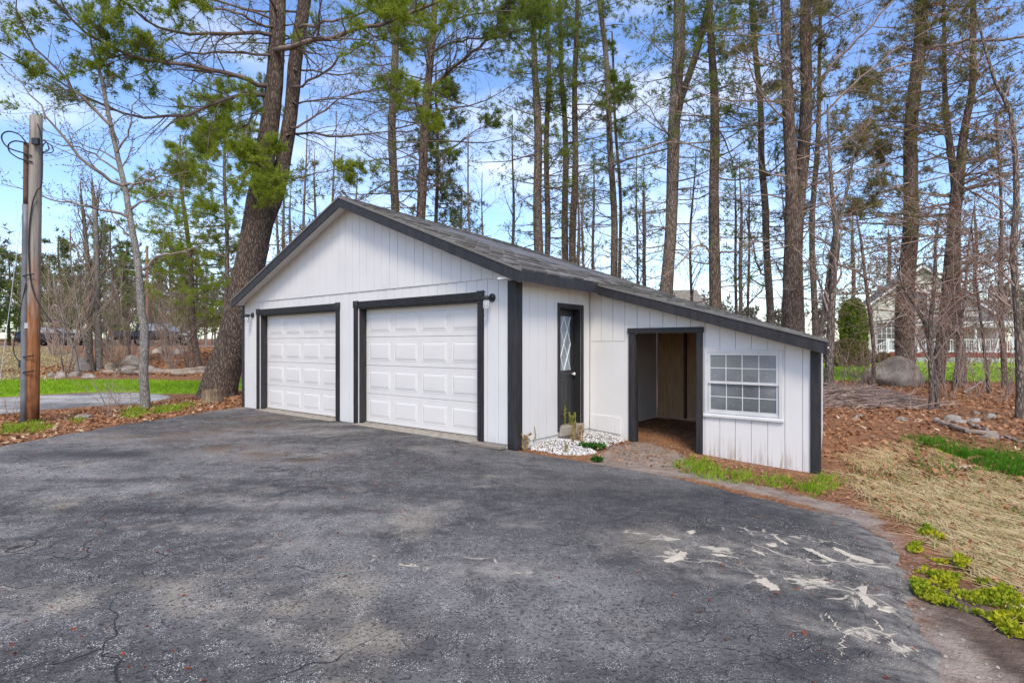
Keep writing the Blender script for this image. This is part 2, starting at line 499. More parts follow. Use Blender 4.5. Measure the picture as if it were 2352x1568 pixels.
M['drybush'] = leafmat('browned_bush_leaves', (0.11, 0.085, 0.04), (0.24, 0.20, 0.085), 0.2, 2.0)
M['blade'] = leafmat('grass_blades', (0.15, 0.265, 0.014), (0.30, 0.43, 0.035), 0.3, 2.5)
M['blade_d'] = leafmat('deep_green_grass_blades', (0.05, 0.15, 0.012), (0.14, 0.28, 0.03), 0.3, 2.5)
M['straw'] = leafmat('dry_straw', (0.40, 0.285, 0.12), (0.80, 0.64, 0.36), 0.2, 5)
M['leaf'] = leafmat('fallen_leaves', (0.22, 0.085, 0.040), (0.48, 0.27, 0.14), 0.1, 6)
M['chip'] = leafmat('pale_wood_chips', (0.40, 0.29, 0.18), (0.60, 0.46, 0.31), 0.0, 6)
M['redbud'] = leafmat('fallen_red_buds', (0.20, 0.03, 0.015), (0.33, 0.08, 0.03), 0.1, 9)
M['sedum'] = leafmat('yellow_green_stonecrop', (0.13, 0.23, 0.02), (0.56, 0.50, 0.03), 0.3, 5.5)
M['stalk'] = leafmat('yellow_green_stalks', (0.23, 0.27, 0.05), (0.46, 0.42, 0.10), 0.25, 5)
M['drystalk'] = leafmat('tan_dried_stalks', (0.33, 0.21, 0.09), (0.50, 0.37, 0.18), 0.2, 5)
M['weed'] = leafmat('low_green_weeds', (0.03, 0.095, 0.018), (0.09, 0.19, 0.04), 0.25, 5)
t = NT('white_marble_chips'); g = t.n.new('ShaderNodeNewGeometry')
M['gravel'] = t.set(t.mix(g.outputs['Random Per Island'], (0.42, 0.39, 0.34), (0.78, 0.76, 0.72)), 0.8)
M['sand'] = plain('cream_sand', (0.45, 0.385, 0.285), (0.60, 0.525, 0.405), 14, 0.95, bump=0.2)
t = NT('granite_boulder'); v = t.coord()
n1 = t.noise(v, 1.6, 6, 0.7); n2 = t.noise(v, 14, 5, 0.7)
c = t.mix(t.ramp(n1, 0.35, 0.65), (0.24, 0.205, 0.168), (0.38, 0.335, 0.28))
c = t.mix(t.ramp(n2, 0.52, 0.70, 0, 0.6), c, (0.07, 0.062, 0.05))
M['rock'] = t.set(c, 0.92, t.math('ADD', n1, n2), 0.5, 0.05, 0.2)
M['log'] = plain('bleached_log', (0.34, 0.27, 0.21), (0.20, 0.15, 0.115), 4, 0.9, (1, 1, 1), 0.4)
M['stump'] = plain('rotten_stump_wood', (0.30, 0.22, 0.14), (0.12, 0.08, 0.05), 7, 0.95, (5, 5, 1), 0.5, 0.03)
# utility pole: grey above, orange brown below
t = NT('treated_pole_wood'); v = t.coord((9, 9, 0.5)); n = t.noise(v, 3, 5); n2 = t.noise(t.coord((1.2, 1.2, 0.55)), 2.6, 4)
grey = t.mix(t.ramp(n, 0.3, 0.7), (0.17, 0.148, 0.125), (0.31, 0.275, 0.235))
red = t.mix(t.ramp(n, 0.3, 0.7), (0.16, 0.058, 0.022), (0.38, 0.165, 0.065))
dark = t.mix(t.ramp(n, 0.3, 0.7), (0.045, 0.018, 0.010), (0.13, 0.045, 0.02))
sep = t.n.new('ShaderNodeSeparateXYZ'); t.l.new(t.tc.outputs['Object'], sep.inputs[0])
hgt = t.math('ADD', sep.outputs['Z'], t.math('MULTIPLY', t.math('SUBTRACT', n2, 0.5), 5.0))
c = t.mix(t.ramp(hgt, 1.7, 3.4), red, grey)
c = t.mix(t.ramp(t.math('ADD', sep.outputs['Z'], t.math('MULTIPLY', t.math('SUBTRACT', n2, 0.5), 2.0)), 0.9, 0.05), c, dark)
M['pole'] = t.set(c, 0.85, n, 0.4, 0.02, 0.2)
M['conduit'] = plain('grey_conduit_pipe', (0.10, 0.105, 0.115), (0.16, 0.165, 0.175), 4, 0.5, bump=0.05, spec=0.5)
M['rustpipe'] = plain('rusty_pipe', (0.14, 0.075, 0.05), (0.075, 0.05, 0.04), 6, 0.8)
M['wire'] = plain('black_cable', (0.02, 0.018, 0.018), (0.03, 0.028, 0.028), 6, 0.6, bump=0)
M['steelwire'] = plain('galvanised_wire', (0.45, 0.46, 0.48), (0.38, 0.39, 0.40), 6, 0.4, bump=0)
M['farpole'] = plain('distant_pole_wood', (0.30, 0.15, 0.09), (0.24, 0.12, 0.08), 3, 0.9)
t = NT('black_car_paint'); t.set((0.008, 0.009, 0.013), 0.28, spec=0.4)
M['car'] = t.m
M['tyre'] = plain('tyre_rubber', (0.012, 0.012, 0.012), (0.02, 0.02, 0.02), 10, 0.85)
t = NT('alloy_rim'); t.set((0.45, 0.45, 0.47), 0.35); t.p.inputs['Metallic'].default_value = 0.8
M['rim'] = t.m
M['taillight'] = plain('red_lens', (0.35, 0.012, 0.012), (0.28, 0.01, 0.01), 5, 0.2, spec=0.6)
M['headlight'] = plain('clear_lens', (0.62, 0.64, 0.66), (0.55, 0.57, 0.6), 5, 0.15, spec=0.6)
M['clap'] = plain('beige_clapboard', (0.60, 0.57, 0.50), (0.53, 0.50, 0.435), 2, 0.7, bump=0.05)
M['housewhite'] = plain('white_house_trim', (0.78, 0.78, 0.78), (0.72, 0.72, 0.72), 3, 0.6, bump=0.02)
M['houseroof'] = plain('grey_roofing', (0.15, 0.15, 0.155), (0.10, 0.10, 0.105), 3, 0.9)
M['tanroof'] = plain('tan_roofing', (0.27, 0.235, 0.185), (0.19, 0.165, 0.13), 3, 0.9)
M['deckred'] = plain('red_deck_stain', (0.25, 0.055, 0.03), (0.17, 0.04, 0.025), 3, 0.8)
M['knob'] = plain('porcelain_knob', (0.75, 0.74, 0.70), (0.7, 0.69, 0.65), 5, 0.25, spec=0.6)
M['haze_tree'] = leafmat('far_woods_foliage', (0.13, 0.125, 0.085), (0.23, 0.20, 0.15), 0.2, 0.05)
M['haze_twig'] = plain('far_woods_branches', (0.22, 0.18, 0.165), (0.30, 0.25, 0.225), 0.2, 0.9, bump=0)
print('materials ok')

# ---------------------------------------------------------------- ground
def inpoly(x, y, poly):
    x = np.asarray(x); y = np.asarray(y)
    r = np.zeros(x.shape, bool)
    n = len(poly)
    for i in range(n):
        x0, y0 = poly[i][0], poly[i][1]; x1, y1 = poly[(i + 1) % n][0], poly[(i + 1) % n][1]
        c = ((y0 > y) != (y1 > y)) & (x < (x1 - x0) * (y - y0) / (y1 - y0 + 1e-12) + x0)
        r ^= c
    return r

def vpoly(pts): return [hit(*p)[:2] for p in pts]

P_GRASS_L = vpoly([(-400, 940), (0, 911), (90, 906), (202, 899), (317, 899), (400, 905), (470, 905), (520, 898), (560, 894), (620, 890), (620, 868), (470, 876), (300, 872), (120, 872), (0, 872), (-400, 880)])
P_DRY_L = vpoly([(-400, 884), (0, 876), (120, 876), (160, 862), (180, 820), (120, 797), (0, 796), (-400, 798)])
P_LAWN_R = [(8.0, 23.5), (11, 21.6), (15, 21.0), (20, 20.6), (30, 20), (60, 20), (60, 52), (14, 52), (6, 46), (6, 30)]
P_GRASS_R = vpoly([(2083, 1007), (2160, 1012), (2250, 1040), (2352, 1050), (2500, 1060), (2500, 1130), (2352, 1102), (2290, 1086), (2230, 1060), (2150, 1030)])
P_STRAW = vpoly([(1930, 1085), (2060, 1040), (2230, 1070), (2400, 1120), (2700, 1200), (2900, 1567), (2352, 1420), (2240, 1330), (2130, 1230), (1990, 1150)])
P_DIRT_EDGE = vpoly([(1480, 1075), (1560, 1075), (1740, 1115), (1900, 1150), (1990, 1175), (2110, 1260), (2150, 1330), (2170, 1420), (2330, 1560), (2350, 1640), (2080, 1640), (2060, 1420), (2040, 1250), (1890, 1165), (1680, 1118), (1556, 1088), (1440, 1065)])
P_DIRT_PATH = vpoly([(1360, 1062), (1400, 1030), (1470, 1010), (1560, 1040), (1600, 1075), (1560, 1095), (1450, 1085)])
P_SOIL = vpoly([(2130, 1260), (2260, 1390), (2420, 1500), (2600, 1640), (2300, 1640), (2200, 1500), (2120, 1400)])
P_SHED = [(1.3, 9.4), (4.4, 7.4), (5.6, 9.9), (3.0, 12)]
P_LAWN_FAR_L = [(-60, 50.5), (-8, 50.5), (-8, 64), (-60, 64)]
P_DIRT_DRIVE = [(-7.6, -8), (-6.8, -8), (-6.8, 12.9), (-7.3, 12.9)]

xs = np.unique(np.concatenate([np.linspace(-900, -60, 20), np.linspace(-60, -16, 45), np.linspace(-16, 14, 150), np.linspace(14, 60, 50), np.linspace(60, 900, 20)]))
ys = np.unique(np.concatenate([np.linspace(-60, -6, 14), np.linspace(-6, 14, 130), np.linspace(14, 54, 90), np.linspace(54, 120, 30), np.linspace(120, 1500, 22)]))
gx, gy = np.meshgrid(xs, ys)
gzv = ground(gx, gy)
nx, ny = len(xs), len(ys)
idx = np.arange(nx * ny).reshape(ny, nx)
quads = np.stack([idx[:-1, :-1], idx[:-1, 1:], idx[1:, 1:], idx[1:, :-1]], -1).reshape(-1, 4)
me = mesh_np('ground', np.stack([gx, gy, gzv], -1).reshape(-1, 3), [quads], M['ground'], True)
def blur(a, n=2):
    for _ in range(n):
        p = np.pad(a, 1, mode='edge')
        a = (p[:-2, 1:-1] + p[2:, 1:-1] + p[1:-1, :-2] + p[1:-1, 2:] + 2 * p[1:-1, 1:-1]) / 6
    return a
def zone(polys, n=2, w=1.0):
    a = np.zeros(gx.shape)
    for p in polys: a = np.maximum(a, inpoly(gx, gy, p) * w)
    return blur(a, n)
zones = {'grass': np.maximum(zone([P_GRASS_L, P_LAWN_R, P_LAWN_FAR_L], 1), np.maximum(zone([P_GRASS_R], 1, 0.75), zone([P_STRAW], 2, 0.34))),
         'dry': np.maximum(zone([P_DRY_L], 3), zone([P_STRAW], 2, 0.22)),
         'dirt': zone([P_DIRT_EDGE, P_DIRT_PATH], 2),
         'soil': zone([P_SOIL], 2)}
# the open country beyond the near woods is a dull green and brown
for k, a in zones.items():
    at_ = me.attributes.new(k, 'FLOAT', 'POINT')
    at_.data.foreach_set('value', a.astype(np.float32).ravel())
go = link('ground', me); tag(go, kind='structure')

# ---------------------------------------------------------------- driveway (a raised sheet with an uneven edge)
GA = math.radians(-38.96)                      # garage turn about Z
GO = np.array([0.046, 7.925])
gX = np.array([math.cos(GA), math.sin(GA)]); gY = np.array([-math.sin(GA), math.cos(GA)])
def g2w(X, Y): return GO + gX * X + gY * Y

rng = np.random.default_rng(11)
yr = np.array([-6, 0, 1.2, 2.4, 3.0, 3.54, 4.31, 5.03, 5.30, 5.6, 6.11, 6.67, 7.23, 7.80])
xr = np.array([1.0, 1.0, 1.25, 1.79, 2.15, 2.5, 2.91, 3.10, 3.05, 2.80, 2.39, 1.95, 1.04, 0.10])
yl = np.array([-6, 5.0, 7.9, 8.84, 9.67, 10.55, 11.75, 12.95]); xl = np.array([-7.6, -7.3, -7.16, -7.15, -7.04, -6.82, -6.6, -6.22])
Y = np.concatenate([np.linspace(-6, 1.6, 20), np.linspace(1.65, 12.93, 240)])
def drive_right(y):
    w = -6.09 + (12.93 - y) * (0.046 + 6.09) / (12.93 - 7.80)      # along the garage front, just under it
    r = np.where(y < 7.8, np.interp(y, yr, xr), w + 0.06)
    j = (fbm(y * 3.1, y * 0, 0.9, 4) - 0.5) * 0.22 * (y < 7.6)
    return r + j
R_ = drive_right(Y); L_ = np.interp(Y, yl, xl) + (fbm(Y * 3, Y * 0, 1.0, 9) - 0.5) * 0.25 * (Y < 12.3)
NU = 170
U = np.linspace(0, 1, NU)
DX = L_[:, None] + (R_ - L_)[:, None] * U[None, :]
DY = np.repeat(Y[:, None], NU, 1)
DZ = ground(DX, DY) + 0.03
# the right edge sinks into the dirt
sk = np.minimum(U[None, :] * (R_ - L_)[:, None], (1 - U[None, :]) * (R_ - L_)[:, None])
DZ = DZ - 0.028 * (1 - smooth(0.0, 0.16, sk))
id_ = np.arange(DX.size).reshape(DX.shape)
dq = np.stack([id_[:-1, :-1], id_[:-1, 1:], id_[1:, 1:], id_[1:, :-1]], -1).reshape(-1, 4)
Vd = np.stack([DX, DY, DZ], -1).reshape(-1, 3)
sk_r = Vd[id_[:, -1]].copy(); sk_r[:, 2] -= 0.12
sk_l = Vd[id_[:, 0]].copy(); sk_l[:, 2] -= 0.12
ir = len(Vd) + np.arange(len(Y)); il = ir + len(Y)
q1 = np.stack([id_[:-1, -1], ir[:-1], ir[1:], id_[1:, -1]], -1); q2 = np.stack([il[:-1], id_[:-1, 0], id_[1:, 0], il[1:]], -1)
Vd = np.concatenate([Vd, sk_r, sk_l])
me = mesh_np('driveway', Vd, [dq, q1, q2], M['asphalt'], True)
def blob(cx, cy, rx, ry, a=0.0, soft=1.0):
    dx, dy = Vd[:, 0] - cx, Vd[:, 1] - cy
    c, s = math.cos(a), math.sin(a)
    u, w = (dx * c + dy * s) / rx, (-dx * s + dy * c) / ry
    return np.exp(-(u * u + w * w) * soft)
needle = np.zeros(len(Vd)); dark = np.zeros(len(Vd)); sandy = np.zeros(len(Vd))
for vx, vy, rx, ry in [(520, 1035, .55, .30), (585, 1048, .5, .22), (650, 1062, .55, .14), (730, 1052, .35, .16), (700, 1060, .35, .15), (330, 1010, 1.3, .5), (420, 1000, 1.2, .5), (600, 965, 1.0, .5), (560, 985, 1.2, .4)]:
    p = hit(vx, vy); needle = np.maximum(needle, blob(p[0], p[1], rx, ry) * (1.0 if vy > 1030 else 0.65))
for vx, vy, rx, ry in [(830, 985, .9, .35), (760, 972, .8, .3), (905, 1000, .8, .3), (200, 1050, 1.2, .3), (470, 1180, 1.6, .12), (690, 1060, .3, .1), (250, 1110, 1.3, .12)]:
    p = hit(vx, vy); dark = np.maximum(dark, blob(p[0], p[1], rx, ry) * 0.8)
dist_r = np.interp(Vd[:, 1], Y, R_) - Vd[:, 0]
sandy = np.clip(1 - dist_r / 0.55, 0, 1) * smooth(5.9, 5.0, Vd[:, 1]) * (Vd[:, 1] > 1.5)
for vx, vy, rx, ry in [(910, 1215, .30, .13), (630, 1262, .30, .10), (1110, 1122, .16, .08), (1190, 1215, .16, .07), (1530, 1240, .45, .12), (1700, 1260, .6, .15), (1850, 1300, .5, .2), (1150, 1320, .35, .14), (1650, 1330, .35, .14), (560, 1160, .5, .14), (420, 1220, .6, .12)]:
    p = hit(vx, vy); sandy = np.maximum(sandy, blob(p[0], p[1], rx, ry) * 0.8)
for vx, vy, rx, ry in [(1538, 1300, .22, .07), (1765, 1352, .25, .09), (1990, 1390, .2, .12), (1965, 1285, .4, .12), (1800, 1245, .3, .08), (1870, 1345, .35, .12), (1680, 1285, .35, .08), (1925, 1460, .3, .12), (2060, 1490, .3, .2)]:
    p = hit(vx, vy); sandy = np.maximum(sandy, blob(p[0], p[1], rx, ry, -0.5) * 0.9)
seal = smooth(-1.2, 1.0, Vd[:, 0] + 0.35 * (Vd[:, 1] - 4) + (fbm(Vd[:, 0], Vd[:, 1], 1.5, 21) - .5) * 2.2) * 0.8
dark = np.maximum(dark, seal * (0.35 + 0.65 * fbm(Vd[:, 0], Vd[:, 1], 1.1, 22)))
sfill = np.zeros(len(Vd))
for vx, vy, rx, ry in [(1560, 1285, .45, .14), (1650, 1270, .4, .12), (1760, 1345, .45, .2), (1800, 1240, .55, .16), (1870, 1290, .6, .2), (1960, 1300, .5, .16), (1985, 1385, .4, .2), (1860, 1350, .5, .2), (1925, 1450, .3, .12), (2050, 1490, .2, .12), (1500, 1240, .3, .1), (1160, 1310, .4, .10), (900, 1300, .4, .06)]:
    p = hit(vx, vy); sfill = np.maximum(sfill, blob(p[0], p[1], rx, ry, -0.45))
for k, a in (('needle', needle), ('dark', dark), ('sandy', sandy), ('sandfill', sfill)):
    at_ = me.attributes.new(k, 'FLOAT', 'POINT'); at_.data.foreach_set('value', a.astype(np.float32))
do = link('driveway', me); tag(do, kind='structure')
def dz(x, y):
    return gz(x, y) + 0.03

def strip(name, near, far, mat, n=60, m=8, lift=0.035):
    near = np.array(near, float); far = np.array(far, float)
    def res(p):
        s = np.concatenate([[0], np.cumsum(np.linalg.norm(np.diff(p, axis=0), axis=1))]); u = np.linspace(0, s[-1], n)
        return np.stack([np.interp(u, s, p[:, 0]), np.interp(u, s, p[:, 1])], -1)
    a, b = res(near), res(far)
    w = np.linspace(0, 1, m)
    P = a[:, None, :] * (1 - w)[None, :, None] + b[:, None, :] * w[None, :, None]
    j = (fbm(P[..., 0] * 2, P[..., 1] * 2, 1.2, 3) - 0.5) * 0.3
    P[..., 1] += j
    z = ground(P[..., 0], P[..., 1]) + lift
    z[:, 0] -= 0.06; z[:, -1] -= 0.06; z[0] -= 0.05; z[-1] -= 0.05
    V = np.concatenate([P, z[..., None]], -1).reshape(-1, 3)
    i = np.arange(n * m).reshape(n, m)
    q = np.stack([i[:-1, :-1], i[:-1, 1:], i[1:, 1:], i[1:, :-1]], -1).reshape(-1, 4)
    o = link(name, mesh_np(name, V, [q], mat, True))
    return tag(o, kind='structure')
near = [hit(392, 914)[:2], hit(360, 921)[:2], hit(317, 928)[:2], hit(202, 935)[:2], hit(90, 943)[:2], hit(0, 952)[:2], hit(-300, 985)[:2], hit(-700, 1040)[:2]]
far = [hit(396, 911)[:2], hit(360, 905)[:2], hit(317, 900)[:2], hit(202, 900)[:2], hit(90, 907)[:2], hit(0, 911)[:2], hit(-300, 928)[:2], hit(-700, 955)[:2]]
strip('side_drive', near, far, M['asphalt2'])
strip('road', [(-80, 42.2), (-3, 42.2), (30, 47)], [(-80, 49.5), (-3, 49.5), (30, 54)], M['road'], 60, 8, 0.05)

# ---------------------------------------------------------------- garage
G = empty('garage', 'white two-bay garage with black trim and a lean-to shed on its side', 'garage', (GO[0], GO[1], 0), GA)
RX, RZF, RZB = -3.77, 4.085, 3.90            # ridge
EL, ER, EZ = -7.87, 0.31, 2.45               # eaves
YF, YB = -0.29, 4.80                         # roof front and back
WL, WB = -7.90, 4.60                         # left wall, back wall
SEAM = 2.42
def gable(X):
    return EZ + (RZF - EZ) * (1 - abs(X - RX) / (ER - RX)) - 0.10
LY = 1.99                                    # front of the lean-to
LX0, LZ0, LX1, LZ1 = 0.31, 2.41, 3.56, 1.50
def lean_top(X): return LZ0 + (LZ1 - LZ0) * (X - LX0) / (LX1 - LX0) - 0.10
def gnd(X, Y): 
    p = g2w(X, Y); return gz(p[0], p[1])

def wall_pieces(mb, s0, s1, bot, top, openings, place, th, brk=()):
    cuts = sorted({s0, s1} | {c for o in openings for c in o[:2] if s0 < c < s1} | {b for b in brk if s0 < b < s1})
    for a, b in zip(cuts[:-1], cuts[1:]):
        if b - a < 1e-4: continue
        mid = 0.5 * (a + b)
        spans = [(None, None)]
        op = sorted([o for o in openings if o[0] < mid < o[1]], key=lambda o: o[2])
        segs = []; lo = None
        for o in op:
            segs.append((lo, o[2])); lo = o[3]
        segs.append((lo, None))
        for l, h in segs:
            za, zb = (bot(a), bot(b)) if l is None else (l, l)
            ta, tb = (top(a), top(b)) if h is None else (h, h)
            if ta - za < 0.02 and tb - zb < 0.02: continue
            ta = max(ta, za + 1e-3); tb = max(tb, zb + 1e-3)
            mb.prism([place(a, za, 0), place(b, zb, 0), place(b, tb, 0), place(a, ta, 0)], [place(a, za, th), place(b, zb, th), place(b, tb, th), place(a, ta, th)])

def siding(s0, s1, bot, top, openings, place, mat, step=0.21, gap=0.007, th=0.014, brk=(), phase=0.0, name='siding_board'):
    r = random.Random(int(s0 * 100) + 7)
    s = s0 + phase - step if phase else s0
    while s < s1 - 0.01:
        a, b = max(s, s0), min(s + step - gap, s1)
        if b - a > 0.02:
            mb = MB()
            off = r.uniform(-0.0012, 0.0012)
            inside = [o for o in openings if o[0] <= a + 1e-6 and o[1] >= b - 1e-6]
            pl_ = lambda u, z, d: place(u, z, d + off)
            if inside:
                o_ = inside[0]
                for bt, tp in ((bot, lambda u: o_[2]), (lambda u: o_[3], top)):
                    if tp(a) - bt(a) > 0.03:
                        m2 = MB(); wall_pieces(m2, a, b, bt, tp, [], pl_, th, brk); m2.build(name, mat, G)
            else:
                wall_pieces(mb, a, b, bot, top, openings, pl_, th, brk)
                if mb.v: mb.build(name, mat, G)
        s += step

# openings: (from, to, bottom, top)
D1 = (-7.14, -4.27, -9, 2.10); D2 = (-3.58, -0.68, -9, 2.10)
front = lambda u, z, d: (u, -0.028 + d, z)
side = lambda u, z, d: (0.028 - d, u, z)
lean = lambda u, z, d: (u, LY - 0.028 + d, z)
flat0 = lambda X: -0.02
# backing walls
mb = MB(); wall_pieces(mb, WL, 0.0, lambda X: -0.1, gable, [D1, D2], lambda u, z, d: (u, -0.013 + d, z), 0.10, (RX,)); mb.build('front_wall', M['white'], G)
ED = (1.06, 1.67, 0.16, 2.02)
mb = MB(); wall_pieces(mb, 0.09, 1.995, lambda Y: -0.15, lambda Y: 2.33, [ED], lambda u, z, d: (0.013 - d, u, z), 0.09); mb.build('side_wall', M['white'], G)
mb = MB(); mb.box(-0.077, 0.013, 2.0, WB, -0.2, 2.33); mb.build('shared_wall', M['greywall'], G)
mb = MB(); mb.box(WL, WL + 0.1, 0.09, WB, -0.2, 2.35); mb.build('left_wall', M['white'], G)
mb = MB(); wall_pieces(mb, WL + 0.1, -0.08, lambda X: -0.2, lambda X: gable(X) - 0.16, [], lambda u, z, d: (u, WB + d, z), 0.1, (RX,)); mb.build('back_wall', M['white'], G)
mb = MB(); mb.box(WL + 0.1, -0.08, 0.09, WB, 0.005, 0.05); mb.build('floor_slab', M['concrete'], G)
# siding boards: lower course, gable course (a little proud), side and lean-to
siding(WL + 0.06, -0.10, lambda X: 0.03, lambda X: min(SEAM, gable(X)), [D1, D2], front, M['white'])
siding(WL + 0.04, 0.0, lambda X: SEAM - 0.03, lambda X: max(gable(X), SEAM - 0.03), [], lambda u, z, d: (u, -0.044 + d, z), M['white'], brk=(RX, ), phase=0.13, name='gable_board')
siding(0.10, LY - 0.03, lambda Y: 0.06, lambda Y: 2.33, [ED], side, M['white'], 0.205)
LO = (0.85, 1.84, -9, 1.62); LW = (2.0, 2.97, 0.47, 1.335)
lbot = lambda X: gnd(X, LY - 0.03) - 0.015
siding(0.03, 3.344, lambda X: max(1.50, float(lbot(X))) if X < 0.80 else float(lbot(X)), lean_top, [LO, LW], lean, M['white'], 0.215)
# the patched lower panel beside the shed opening
mb = MB(); wall_pieces(mb, 0.03, 0.745, lambda X: float(lbot(X)), lambda X: 1.492, [], lambda u, z, d: (u, LY - 0.030 + d, z), 0.015); mb.build('patch_panel', M['white'], G)
mb = MB(); mb.hexa([(0.035, LY - 0.045, 0.045), (0.60, LY - 0.045, 0.0), (0.60, LY - 0.031, 0.0), (0.035, LY - 0.031, 0.045), (0.035, LY - 0.045, 0.30), (0.60, LY - 0.045, 0.27), (0.60, LY - 0.031, 0.27), (0.035, LY - 0.031, 0.30)])
mb.build('patch_board', M['white'], G, 0.003)
mb = MB(); wall_pieces(mb, 0.02, 3.43, lambda X: float(lbot(X)) + 0.01, lean_top, [LO, LW], lambda u, z, d: (u, LY - 0.013 + d, z), 0.05); mb.build('lean_to_front_wall', M['greywall'], G)
# lean-to right wall (runs back at a slant) and back wall
BX = 3.0
n = np.array([WB - LY, -(BX - 3.43)]); n = n / np.linalg.norm(n)
def lw(s, z, d):
    p = np.array([3.43, LY + 0.04]) + (np.array([BX, WB]) - np.array([3.43, LY + 0.04])) * s
    p = p - n * d
    return (p[0], p[1], z)
mb = MB(); wall_pieces(mb, 0.0, 1.0, lambda s: -0.18 + 0.10 * s, lambda s: 1.42, [], lw, 0.05); mb.build('lean_to_side_wall', M['greywall'], G)
for k in range(13):
    mb = MB(); wall_pieces(mb, k / 13 + 0.0005, (k + 1) / 13 - 0.004, lambda s: -0.12 + 0.10 * s, lambda s: 1.43, [], lambda s, z, d: lw(s, z, d - 0.016), 0.014); mb.build('siding_board', M['white'], G)
for a, b, z0 in ((0.03, 0.62, 0.0), (0.64, 1.24, 0.02), (1.26, 2.4, 0.10), (2.42, 2.92, 0.06)):
    mb = MB(); wall_pieces(mb, a, b, lambda X: z0, lean_top, [], lambda u, z, d: (u, WB - 0.02 + d, z), 0.02); mb.build('plywood_sheet', M['ply'], G)
for X in (0.63, 1.25, 2.41):
    mb = MB(); wall_pieces(mb, X - 0.02, X + 0.02, lambda X: 0.0, lambda X: lean_top(X) - 0.05, [], lambda u, z, d: (u, WB - 0.10 + d, z), 0.078); mb.build('stud', M['studs'], G)
for Y in (2.5, 3.1, 3.7, 4.3):
    mb = MB(); mb.hexa([(0.02, Y - 0.02, lean_top(0.02) - 0.10), (2.95, Y - 0.02, lean_top(2.95) - 0.08), (2.95, Y + 0.02, lean_top(2.95) - 0.08), (0.02, Y + 0.02, lean_top(0.02) - 0.10), (0.02, Y - 0.02, lean_top(0.02) + 0.01), (2.95, Y - 0.02, lean_top(2.95) + 0.01), (2.95, Y + 0.02, lean_top(2.95) + 0.01), (0.02, Y + 0.02, lean_top(0.02) + 0.01)])
    mb.build('rafter', M['studs'], G)
# corner boards
mb = MB(); mb.box(-0.10, 0.052, -0.052, -0.0285, -0.03, 2.40); mb.build('corner_board', M['black'], G, 0.003)
mb = MB(); mb.box(0.0285, 0.0515, -0.0275, 0.10, -0.03, 2.36); mb.build('corner_board', M['black'], G, 0.003)
mb = MB(); mb.box(WL - 0.035, WL + 0.055, -0.052, -0.0285, -0.03, 2.36); mb.build('corner_board', M['black'], G, 0.003)
mb = MB(); mb.box(3.346, 3.452, LY - 0.054, LY - 0.0295, -0.28, 1.44); mb.build('corner_board', M['black'], G, 0.003)
mb = MB(); mb.box(3.4365, 3.4595, LY - 0.028, LY + 0.03, -0.28, 1.42); mb.build('corner_board', M['black'], G, 0.003)
# roof --------------------------------------------------------------
def patch(c00, c10, c11, c01):
    c = [Vector(p) for p in (c00, c10, c11, c01)]
    def f(s, t): return (c[0] * (1 - s) + c[1] * s) * (1 - t) + (c[3] * (1 - s) + c[2] * s) * t
    nn = (c[1] - c[0]).cross(c[3] - c[0]).normalized()
    if nn.z < 0: nn = -nn
    return f, nn
slopes = [((ER, YF, EZ), (ER, YB, EZ - 0.03), (RX, YB, RZB), (RX, YF, RZF), 0),
          ((EL, YF, EZ), (EL, YB, EZ - 0.03), (RX, YB, RZB), (RX, YF, RZF), 0),
          ((LX1, LY - 0.24, LZ1), (3.02, YB, LZ1 + 0.02), (LX0 - 0.25, YB, LZ0 + 0.075), (LX0 - 0.25, LY - 0.24, LZ0 + 0.082), 1)]
rr = random.Random(5)
for c00, c10, c11, c01, kind in slopes:
    f, nn = patch(c00, c10, c11, c01)
    mb = MB(); lo = [f(0, 0), f(1, 0), f(1, 1), f(0, 1)]
    mb.prism([p - nn * 0.035 for p in lo], [p - nn * 0.004 for p in lo]); roof = mb.build('roof', M['houseroof'] if kind == 0 else M['studs'], G)
    W = (Vector(c10) - Vector(c00)).length; H = (Vector(c01) - Vector(c00)).length
    nr = int(H / 0.145); nc = int(W / 0.30)
    mb = MB()
    for i in range(nr):
        for j in range(-1, nc + 1):
            s0 = (j + (0.5 if i % 2 else 0)) / nc + 0.004; s1 = s0 + 1 / nc - 0.008
            s0, s1 = max(0.0, s0), min(1.0, s1)
            if s1 - s0 < 0.01: continue
            t0 = i / nr - 0.004 * rr.random(); t1 = min(1, (i + 1.0) / nr + 0.02)
            h0 = 0.014 + rr.random() * 0.014
            a, b, c, d = f(s0, t0), f(s1, t0), f(s1, t1), f(s0, t1)
            mb.prism([a - nn * 0.003, b - nn * 0.003, c - nn * 0.003, d - nn * 0.003], [a + nn * h0, b + nn * h0, c + nn * 0.004, d + nn * 0.004])
    o = mb.build('shingles', M['shingle'], roof); tag(o, kind='stuff')
# ridge cap
mb = MB()
for k in range(17):
    y0 = YF + (YB - YF) * k / 17; y1 = YF + (YB - YF) * (k + 1.12) / 17; y1 = min(y1, YB)
    z0 = RZF + (RZB - RZF) * k / 17 + 0.022; z1 = RZF + (RZB - RZF) * (k + 1) / 17 + 0.012
    for sgn in (-1, 1):
        mb.hexa([(RX, y0, z0 - 0.012), (RX + sgn * 0.15, y0, z0 - 0.072), (RX + sgn * 0.15, y1, z1 - 0.072), (RX, y1, z1 - 0.012), (RX, y0, z0), (RX + sgn * 0.15, y0, z0 - 0.060), (RX + sgn * 0.15, y1, z1 - 0.060), (RX, y1, z1)])
o = mb.build('ridge_cap', M['shingle'], G); tag(o, kind='stuff')
